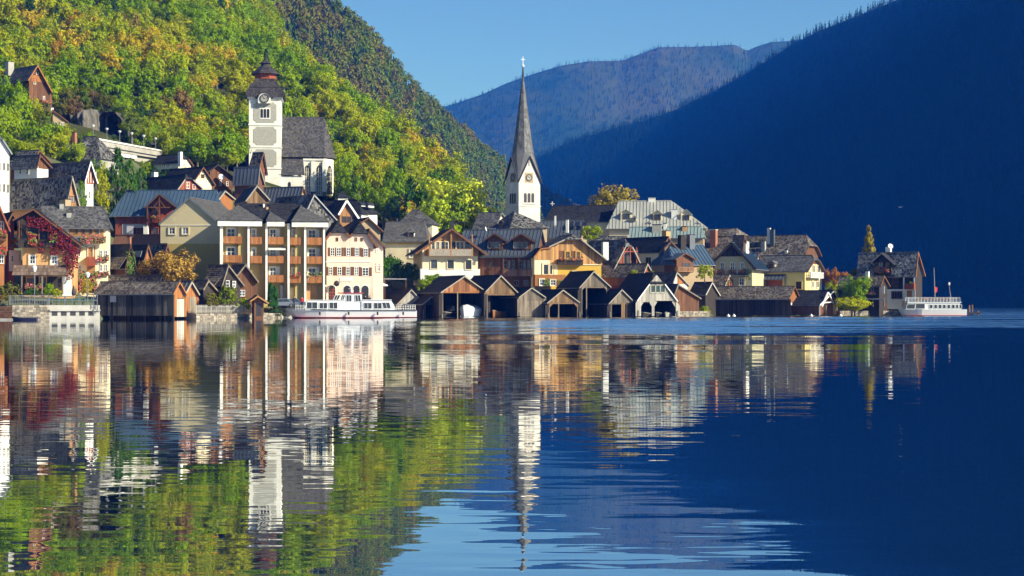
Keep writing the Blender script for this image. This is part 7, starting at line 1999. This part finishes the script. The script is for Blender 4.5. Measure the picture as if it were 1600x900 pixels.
CROWNS = {
    'round': [crown_mesh("crown_mesh", 'round', 80, 34, 0.066, 100+i, L_GREEN) for i in range(6)],
    'full': [crown_mesh("full_crown_mesh", 'round', 150, 34, 0.060, 210+i, L_GREEN) for i in range(2)],
    'bush': [crown_mesh("bush_mesh", 'bush', 60, 22, 0.085, 300+i, L_GREEN) for i in range(3)],
    'column': [crown_mesh("column_mesh", 'column', 90, 18, 0.075, 400+i, L_GREEN) for i in range(2)],
    'cypress': [crown_mesh("cypress_mesh", 'column', 150, 16, 0.17, 450+i, L_DARK) for i in range(2)],
    'conifer': [crown_mesh("conifer_mesh", 'conifer', 230, 13, 0.085, 500+i, L_DARK) for i in range(3)],
}
TRUNKS = [trunk_mesh("trunk_mesh", 60+i) for i in range(4)]
TRUNKS_PALE = [trunk_mesh("pale_trunk_mesh", 70+i, 8, M_BARK_PALE) for i in range(2)]

def tree(name, label, cat, group, loc, shape, mat, r, hc, zc, rnd, squash=1.0, trunks=None, variant=None):
    """tree > trunk, crown; r crown radius, hc half the crown's height, zc height of its centre above the ground"""
    root = empty(name, loc, rnd.uniform(0, 6.28), label, cat, group)
    lib = CROWNS[shape]
    c = bpy.data.objects.new("crown", lib[variant if variant is not None else rnd.randrange(len(lib))])
    link(c, root); c.location = (0,0,zc); c.scale = (r, r*squash, hc)
    c.material_slots[0].link = 'OBJECT'; c.material_slots[0].material = mat
    t = bpy.data.objects.new("trunk", rnd.choice(trunks or TRUNKS)); link(t, root)
    w = max(zc*0.8, r*0.9); t.scale = (w, w, zc)
    return root

# the wood on the near slope: find where trees stand, what is seen of each, and build the 300 that show largest
KEEP_CLEAR = [(380,78,530,318,352),(2,92,84,178,350),(78,168,108,214,352),(97,172,150,216,352),(112,196,258,262,352),(150,170,205,216,372),
              (240,236,345,300,330),(335,255,475,330,345),(495,300,600,375,345),(590,322,668,410,340),(0,205,160,330,300),(755,325,870,400,330)]
def proj(X, Y, Z): return 800+X/Y*F, HY-(Z-CAM_Z)/Y*F
def forest_points():
    r = np.random.default_rng(5); pts = []
    xs, ys = np.meshgrid(np.arange(-250, 30, 4.5), np.arange(330, 800, 5.2), indexing='ij')
    xs = xs.ravel() + r.uniform(-2,2,xs.size); ys = ys.ravel() + r.uniform(-2.3,2.3,ys.size)
    zs = ground_z(xs, ys)
    px, py = proj(xs, ys, zs)
    rad = r.uniform(2.5, 4.3, len(xs)); hgt = rad*r.uniform(2.0, 2.9, len(xs))
    for i in range(len(xs)):
        if not (-130 < px[i] < 752) or zs[i] < 6 or (ys[i] > 640 and i % 2): continue
        s = ys[i]/F; x0 = px[i]-rad[i]/s; x1 = px[i]+rad[i]/s; y0 = py[i]-hgt[i]/s; y1 = py[i]
        if y1 < -60: continue
        if ys[i] > 560 and y0 < 22 + np.interp(px[i], [380,415,450,520,590,640,690,705,760], [-60,0,70,115,165,200,215,270,350]): continue
        if any(x0 < b[2]-2 and x1 > b[0]+2 and y0 < b[3]-4 and y1-0.35*(y1-y0) > b[1] and ys[i]-rad[i] < b[4] for b in KEEP_CLEAR): continue
        if any(b[0]-20 < px[i] < b[2]+20 and abs(ys[i]-b[4]) < 7 and y0 < b[3] and y1 > b[1] for b in KEEP_CLEAR[:2]): continue
        pts.append((xs[i], ys[i], zs[i], rad[i], hgt[i], px[i], py[i]))
    pts.sort(key=lambda p: p[1])
    cover = np.zeros((230, 400), bool); seen = []
    jj, ii = np.mgrid[0:230, 0:400]
    for p in pts:
        s = p[1]/F*4
        cx, cyy, rx, ry = p[5]/4, (p[6]-0.6*p[4]/(s/4))/4, p[3]/s, 0.42*p[4]/s
        x0, x1 = max(0,int(cx-rx)-1), min(400,int(cx+rx)+2); y0, y1 = max(0,int(cyy-ry)-1), min(230,int(cyy+ry)+2)
        if x1 <= x0 or y1 <= y0: seen.append(0); continue
        e = ((ii[y0:y1,x0:x1]-cx)/rx)**2 + ((jj[y0:y1,x0:x1]-cyy)/ry)**2 < 0.9
        sub = cover[y0:y1,x0:x1]; seen.append(int((e & ~sub).sum())); sub |= e
    return pts, seen
FPTS, FSEEN = forest_points()
KINDS = [  # name, leaves, label
    ("broadleaf_tree", L_GREEN, "leafy tree with fresh green crown in the mixed wood on the sunlit slope"),
    ("broadleaf_tree", L_YGREEN, "leafy tree with yellow-green crown in the mixed wood on the sunlit slope"),
    ("broadleaf_tree", L_GOLD, "leafy tree with golden autumn crown in the mixed wood on the sunlit slope"),
    ("broadleaf_tree", L_RUST, "leafy tree with orange-red autumn crown in the mixed wood on the sunlit slope"),
    ("spruce_tree", L_DARK, "dark pointed spruce among the bright broadleaf trees on the sunlit slope"),
    ("broadleaf_tree", L_BROWN, "thin brownish tree with sparse crown in the mixed wood on the sunlit slope"),
]
rt = random.Random(17)
order = sorted(range(len(FPTS)), key=lambda i: -FSEEN[i])
named = set(order[:300])
rest = []
def kind_of(p):
    n = float(vnoise(np.array([p[0]]), np.array([p[1]*0.8+p[2]]), 26, 41, 3)[0]) * 1.5 + rt.gauss(0, 0.36)
    u = rt.random()
    if u < 0.045: return 4
    if u < 0.075: return 5
    if n < -0.22: return 0
    if n < 0.62: return 1
    return 2 if n < 1.02 else 3
for i in order:
    p = FPTS[i]; k = kind_of(p)
    if i not in named:
        rest.append((p, k)); continue
    nm, mt, lb = KINDS[k]
    g = "trees of the mixed wood on the sunlit slope"
    zone = ("above the red-brown chalet" if p[5] < 95 else "above the road bridge" if p[5] < 250 else "above the dark-roofed houses" if p[5] < 375 else
            "behind the clock tower" if p[5] < 450 else "behind the church nave" if p[5] < 535 else "on the spur above the pink inn" if p[5] < 620 else "on the spur's end")
    row = "low down" if p[6] > 220 else "halfway up" if p[6] > 110 else "high up"
    size = "broad " if p[3] > 3.8 else "slender " if p[3] < 3.0 else ""
    lb = size + lb.split(" in the mixed")[0].split(" among the")[0].replace("leafy tree", "tree") + f" {row} {zone}"
    if k == 4: tree(nm, lb, "tree", g, p[:3], 'conifer', mt, p[3]*0.62, p[4]*0.62, p[4]*0.72, rt)
    else: tree(nm, lb, "tree", g, p[:3], 'round', mt, p[3]*(0.8 if k == 5 else 1), p[4]*0.44, p[4]*0.58, rt, rt.uniform(.85,1.1), TRUNKS_PALE if rt.random() < .35 else TRUNKS)
print("forest", len(FPTS), "named", len(named), "seen zero", sum(1 for s in FSEEN if s == 0))

# masses of trees nobody could count: one object each, trees set out on points
def scatter_object(name, label, P, scale, idx, meshes):
    me = bpy.data.meshes.new(name); me.vertices.add(len(P)); me.vertices.foreach_set("co", np.asarray(P, np.float32).ravel())
    a = me.attributes.new("tree_size", 'FLOAT_VECTOR', 'POINT'); a.data.foreach_set("vector", np.asarray(scale, np.float32).ravel())
    b = me.attributes.new("tree_kind", 'INT', 'POINT'); b.data.foreach_set("value", np.asarray(idx, np.int32))
    c = me.attributes.new("tree_turn", 'FLOAT_VECTOR', 'POINT')
    t = np.zeros((len(P),3), np.float32); t[:,2] = rng.uniform(0, 6.283, len(P)); c.data.foreach_set("vector", t.ravel())
    o = link(bpy.data.objects.new(name, me))
    ng = bpy.data.node_groups.new(name + "_nodes", 'GeometryNodeTree')
    ng.interface.new_socket("Geometry", in_out='INPUT', socket_type='NodeSocketGeometry')
    ng.interface.new_socket("Geometry", in_out='OUTPUT', socket_type='NodeSocketGeometry')
    N = ng.nodes.new; Lk = ng.links.new
    gi, go = N('NodeGroupInput'), N('NodeGroupOutput')
    gti = N('GeometryNodeGeometryToInstance')
    for (ms, mt) in reversed(meshes):
        so = bpy.data.objects.new(name + "_source", ms)
        so.material_slots[0].link = 'OBJECT'; so.material_slots[0].material = mt
        # the source keeps its own mesh so that the instances carry its leaf colour
        so.data = ms.copy(); so.data.materials[0] = mt; so.material_slots[0].link = 'DATA'
        oi = N('GeometryNodeObjectInfo'); oi.inputs["Object"].default_value = so; oi.inputs["As Instance"].default_value = True
        Lk(oi.outputs["Geometry"], gti.inputs[0])
    iop = N('GeometryNodeInstanceOnPoints'); iop.inputs["Pick Instance"].default_value = True
    def attr(nm, ty):
        n = N('GeometryNodeInputNamedAttribute'); n.data_type = ty; n.inputs[0].default_value = nm; return n.outputs[0]
    e2r = N('FunctionNodeEulerToRotation')
    Lk(attr("tree_turn", 'FLOAT_VECTOR'), e2r.inputs[0])
    Lk(gi.outputs[0], iop.inputs["Points"]); Lk(gti.outputs[0], iop.inputs["Instance"])
    Lk(attr("tree_kind", 'INT'), iop.inputs["Instance Index"]); Lk(e2r.outputs[0], iop.inputs["Rotation"])
    Lk(attr("tree_size", 'FLOAT_VECTOR'), iop.inputs["Scale"]); Lk(iop.outputs[0], go.inputs[0])
    md = o.modifiers.new("trees", 'NODES'); md.node_group = ng
    return tag(o, label, kind="stuff")

LOWC = [crown_mesh("low_crown_mesh", 'round', 40, 9, 0.125, 700+i, L_OLIVE) for i in range(4)]
LOWF = [crown_mesh("low_fir_mesh", 'conifer', 60, 3, 0.14, 720+i, L_FIR) for i in range(3)]
TINYF = [crown_mesh("tiny_fir_mesh", 'conifer', 26, 3, 0.2, 740+i, L_FIR) for i in range(3)]

if rest:
    P = [(p[0], p[1], p[2]+p[4]*0.58) for p, k in rest]; sc = [(p[3],p[3],p[4]*0.46) for p, k in rest]
    scatter_object("woodland", "more trees of the mixed wood behind the first rows on the slope", P, sc, [rt.randrange(4) + 4*min(k, 2) for p, k in rest],
                   [(m, L_GREEN) for m in LOWC] + [(m, L_YGREEN) for m in LOWC] + [(m, L_GOLD) for m in LOWC])

def hill_forest(ridge, n, seed, name, label, broad, fir, tall, firshare, thin=None):
    P = ridge.scatter(n, seed); r = np.random.default_rng(seed+1)
    if thin is not None: P = P[thin(P, r)]
    m = len(P); px = 800 + P[:,0]/P[:,1]*F
    patch = vnoise(P[:,0], P[:,1]*0.5+P[:,2], 90, seed, 3)
    isfir = (r.random(m) < np.clip(firshare + 0.5*patch, 0.02, 1)) if broad else np.ones(m, bool)
    h = tall*r.uniform(0.55, 1.2, m)
    nb = len(broad); nf = len(fir)
    kb = np.clip(((patch*1.2 + r.normal(0,.45,m))*0.5+0.5)*nb, 0, nb-1).astype(int) if nb else np.zeros(m, int)
    idx = np.where(isfir, nb + r.integers(0, nf, m), kb)
    sx = np.where(isfir, h*0.21, h*0.40); sz = np.where(isfir, h*0.55, h*0.5)
    Q = P.copy(); Q[:,2] += np.where(isfir, h*0.5, h*0.42)
    return scatter_object(name, label, Q, np.stack([sx,sx,sz],1), idx, broad + fir)

hill_forest(H2, 9000, 31, "hill_forest", "olive and bronze autumn forest covering the steep second hill",
            [(LOWC[0],L_OLIVE),(LOWC[1],L_OLIVE),(LOWC[2],L_OLIVE),(LOWC[3],L_HEATH),(LOWC[0],L_HEATH),(LOWC[1],L_HEATH)], [(LOWF[0],L_FIR),(LOWF[1],L_FIR)], 11.0, 0.40)
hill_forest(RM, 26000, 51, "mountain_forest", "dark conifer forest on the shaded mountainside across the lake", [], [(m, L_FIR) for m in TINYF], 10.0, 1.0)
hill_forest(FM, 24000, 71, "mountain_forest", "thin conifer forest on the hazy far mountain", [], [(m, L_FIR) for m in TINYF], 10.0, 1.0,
            thin=lambda P, r: r.random(len(P)) < np.clip(0.75 + 1.6*vnoise(P[:,0], P[:,2]*2.0, 500, 3, 4) - 0.35*np.clip((P[:,2]-400)/150, 0, 1), 0.06, 1))
# ------------------------------------------------------------------ single trees and shrubs in the village
rg_ = random.Random(23)
def vtree(name, label, cat, px, pt, pb, Y, wpx, shape, mat, squash=1.0, group=None, variant=None, low=0.0):
    """tree with its top seen at row pt, foot at row pb, crown wpx wide"""
    b = at(px, pb, Y); t = at(px, pt, Y); H = t.z-b.z; r = wpx*Y/F/2
    zg = gz(b.x, b.y); dz = min(0.0, zg-b.z) if low == 0 else 0
    hc = H*(.5 if shape in ('column','conifer','bush','cypress') else .42); zc = H-hc*.97
    return tree(name, label, cat, group, b, shape, mat, r*.98, hc, zc, rg_, squash, variant=variant)
vtree("lime_tree", "big bright yellow-green tree behind the timber chalets", "tree", 712, 277, 385, 334, 104, 'full', L_LIME, .9, variant=0)
vtree("lime_tree", "smaller lime-coloured tree overlapped by the big bright one", "tree", 682, 305, 385, 330, 60, 'full', L_LIME, .9, variant=1)
vtree("maple_tree", "golden autumn tree rising behind the pale metal mansard", "tree", 962, 286, 380, 362, 74, 'full', L_LARCH, .9, variant=1)
vtree("thuja_tree", "tall columnar evergreen beside the slate lodge", "tree", 184, 234, 350, 294, 34, 'column', L_THUJA)
vtree("thuja_tree", "columnar evergreen standing a little lower than its tall neighbour", "tree", 202, 252, 350, 290, 32, 'column', L_THUJA)
vtree("thuja_tree", "small evergreen before the low dark roofs under the road bridge", "tree", 221, 263, 300, 300, 22, 'column', L_THUJA)
vtree("birch_tree", "yellow-green bush between the columnar evergreen and the slate house", "tree", 160, 268, 352, 286, 26, 'round', L_YGREEN)
vtree("ivy_tree", "ivy-covered stem beside the striped gable house", "tree", 127, 284, 330, 276, 20, 'column', L_GREEN)
vtree("maple_tree", "wide orange-brown autumn tree behind the long boat shed", "tree", 272, 392, 462, 246, 112, 'full', L_COPPER, .6, variant=0)
vtree("maple_tree", "smaller orange-brown tree before the low brown-roofed house", "tree", 236, 402, 455, 248, 62, 'full', L_COPPER, .7, variant=1)
vtree("cypress_tree", "taller dark cypress of the pair by the kiosk", "tree", 423, 443, 478, 251, 11, 'cypress', L_CYPRESS)
vtree("cypress_tree", "shorter dark cypress of the pair by the kiosk", "tree", 430, 447, 480, 251.5, 10, 'cypress', L_CYPRESS)
vtree("shrub", "dark low shrub on the bank under the twin cypresses", "shrub", 432, 478, 497, 252, 34, 'bush', L_DARK)
vtree("shrub", "flowering garden shrub beside the tumbledown hut", "shrub", 356, 440, 484, 243.5, 36, 'bush', L_OLIVE)
vtree("shrub", "reddish garden shrub over the white picket fence", "shrub", 330, 452, 484, 241, 26, 'bush', L_HEATH)
vtree("shrub", "green garden shrub next to the tiny brown kiosk", "shrub", 380, 462, 486, 246, 24, 'bush', L_GREEN)
for px, pt, pb, Y, w, lb in ((612,392,444,287,44,"dark hedge below the cream villa's wall"),(640,404,446,289,40,"dark hedge shrub between the villa and the cream chalet"),(655,412,448,288,30,"round dark shrub against the cream chalet's corner"),(600,396,440,284,26,"dark shrub beside the narrow pale house")):
    vtree("shrub", lb, "shrub", px, pt, pb, Y, w, 'bush', L_THUJA)
vtree("vine_shrub", "bright vine shrub climbing under the cream chalet's windows", "shrub", 676, 423, 458, 279, 46, 'bush', L_GREEN)
vtree("vine_shrub", "low vine shrub between the cream chalet and the bleached boathouse", "shrub", 664, 432, 458, 277, 30, 'bush', L_GREEN)
vtree("willow_bush", "tall bright green bush on the shore beside the low dark cottage", "shrub", 1336, 432, 490, 293, 54, 'full', L_GREEN, .8, variant=0)
vtree("willow_bush", "yellow-green willow hanging over the water beside the low boathouse", "shrub", 1331, 462, 496, 291, 68, 'full', L_YGREEN, .7, variant=1)
vtree("willow_bush", "pale yellow-green bush behind the white-framed boathouse gable", "shrub", 1303, 440, 480, 302, 36, 'round', L_YGREEN)
for px, pt, w, lb in ((1292,421,22,"orange-red autumn tree nearest the yellow house's balcony"),(1305,418,22,"orange-red autumn tree midway between the yellow house and the cottage"),(1319,424,18,"low orange autumn tree at the cottage roof")):
    vtree("maple_tree", lb, "tree", px, pt, 462, 322, w, 'round', L_REDMAPLE)
vtree("larch_tree", "slim golden larch rising behind the glittering slate roof", "tree", 1357, 354, 440, 316, 46, 'conifer', L_LARCH)
vtree("shrub", "dark shrub in the shade behind the glittering slate roof's eaves", "shrub", 1334, 418, 445, 318, 14, 'round', L_OLIVE)
vtree("rose_bush", "white-flowering bush beside the tan house's balcony", "shrub", 1101, 408, 440, 290, 30, 'bush', L_YGREEN)
vtree("shrub", "yellow-green bush on the little landing by the long black boathouse", "shrub", 1100, 475, 494, 283, 22, 'bush', L_YGREEN)
vtree("shrub", "small yellow-green shrub behind the ochre house's ridge", "shrub", 922, 352, 386, 312, 34, 'round', L_YGREEN)
vtree("shrub", "leafy shrub on the low grey shingle roof's edge by the red balcony", "shrub", 990, 418, 440, 289, 20, 'bush', L_YGREEN)
vtree("shrub", "leafy shrub between the red balcony and the yellow side wall", "shrub", 1020, 420, 440, 291, 26, 'bush', L_OLIVE)
vtree("shrub", "dusky purple shrub at the picture's edge by the terrace", "shrub", 14, 436, 478, 228, 44, 'bush', L_HEATH)
vtree("shrub", "bright green clipped planter shrub before the arcade", "shrub", 50, 449, 463, 231, 28, 'bush', L_THUJA)
vtree("shrub", "tall leafy potted shrub on the terrace by the arcade", "shrub", 76, 438, 466, 231, 20, 'bush', L_GREEN)
vtree("shrub", "yellow-green potted shrub on the terrace by the white corner", "shrub", 88, 448, 468, 231.5, 22, 'bush', L_YGREEN)
vtree("climbing_rose", "yellow-leaved climber against the cream inn's wall", "shrub", 136, 430, 464, 240, 22, 'bush', L_GOLD)
vtree("shrub", "small dark bush at the foot of the spire church roofs", "shrub", 770, 325, 345, 340, 16, 'round', L_OLIVE)
# bushes and small trees closing the gap between the houses and the wood
fill = [(206,172,216,343,38,L_OLIVE),(194,152,192,351,34,L_GREEN),(226,178,224,350,34,L_YGREEN),(166,146,176,352,32,L_HEATH),(216,160,200,354,36,L_DARK),(106,140,174,351,34,L_HEATH),(126,138,172,352,36,L_OLIVE),(146,142,174,353,30,L_BROWN),(96,198,240,322,40,L_YGREEN),(78,196,238,322,40,L_GREEN),(120,206,228,334,30,L_OLIVE),(140,208,226,336,26,L_GREEN),(100,198,226,333,32,L_YGREEN),(170,210,226,340,24,L_DARK),(196,212,227,346,24,L_DARK),(225,215,231,350,24,L_OLIVE),
        (24,126,205,330,44,L_GREEN),(52,152,218,330,36,L_YGREEN),(72,166,214,328,22,L_OLIVE),(6,118,200,334,40,L_GREEN),(96,154,186,349,34,L_HEATH),(118,150,186,350,40,L_BROWN),(140,156,190,352,34,L_OLIVE),
        (150,250,292,306,40,L_GREEN),(236,250,290,314,34,L_GREEN),(168,262,300,300,36,L_OLIVE),(246,262,296,308,30,L_DARK),(212,266,298,306,28,L_THUJA),(190,268,305,298,34,L_GREEN),
        (100,228,262,318,50,L_GREEN),(60,190,246,322,60,L_GREEN),(28,150,240,330,70,L_GREEN),(8,160,238,322,60,L_GREEN),(82,210,256,316,50,L_YGREEN),(120,222,262,314,36,L_YGREEN),(45,218,262,310,50,L_YGREEN),(10,205,262,312,44,L_GREEN),
        (210,190,240,350,40,L_GREEN),(262,200,262,350,44,L_YGREEN),(300,190,262,352,56,L_YGREEN),(340,200,262,350,50,L_GOLD),(370,205,262,348,44,L_GREEN),(232,186,240,356,46,L_GREEN),(318,226,268,338,40,L_YGREEN),(355,232,264,336,36,L_YGREEN),(276,222,255,338,36,L_GREEN),
        (192,170,212,362,44,L_DARK),(172,160,205,366,40,L_DARK),(214,176,222,366,44,L_OLIVE),(150,150,185,364,40,L_GREEN),(126,140,176,358,44,L_BROWN),(104,140,180,356,36,L_HEATH),
        (545,232,318,352,48,L_GREEN),(575,240,330,350,50,L_YGREEN),(612,252,336,350,50,L_GREEN),(560,272,330,340,40,L_GREEN),(600,290,346,338,44,L_GREEN),(640,270,350,352,50,L_THUJA),(668,282,352,352,48,L_THUJA),(535,262,316,345,30,L_GREEN),(690,262,355,372,56,L_THUJA),(620,300,350,336,34,L_DARK)]  # needle-green trees behind the lime: the wood's shade put into darker leaf colour
for i, (px, pt, pb, Y, w, mt) in enumerate(fill):
    b = at(px, pb, Y); zg = gz(b.x, b.y); H = at(px,pt,Y).z - zg
    nm = {L_GREEN:"fresh green",L_YGREEN:"yellow-green",L_GOLD:"golden",L_DARK:"dark green",L_THUJA:"deep green needled",L_OLIVE:"olive",L_BROWN:"brownish",L_HEATH:"bronze"}[mt]
    hh = at(px,pt,Y).z - b.z
    zn = ("just below the red-brown chalet" if px < 60 and pt < 180 else "above the slate roofs of the upper lane" if px < 99 and pt > 180 else "over the rock face" if px < 155 and pt < 180 else "at the foot of the rock face" if px < 155 and pt < 210 else
          "on the bank under the road bridge" if px < 260 and pt > 240 else "by the cave mouth" if px < 235 and pt < 218 else "above the dark-roofed houses by the road bridge" if px < 380 else
          "beside the church apse" if px < 560 else "behind the pink inn's rear houses" if px < 610 else "behind the cream villa")
    tree("broadleaf_tree", f"{nm} tree {zn}", "tree", "trees at the lower edge of the wood", (b.x, Y, min(zg, b.z)), 'full' if w > 40 else 'round', mt, w*Y/F/2, hh*.5, at(px,pt,Y).z-min(zg,b.z)-hh*.5, rg_, .9)
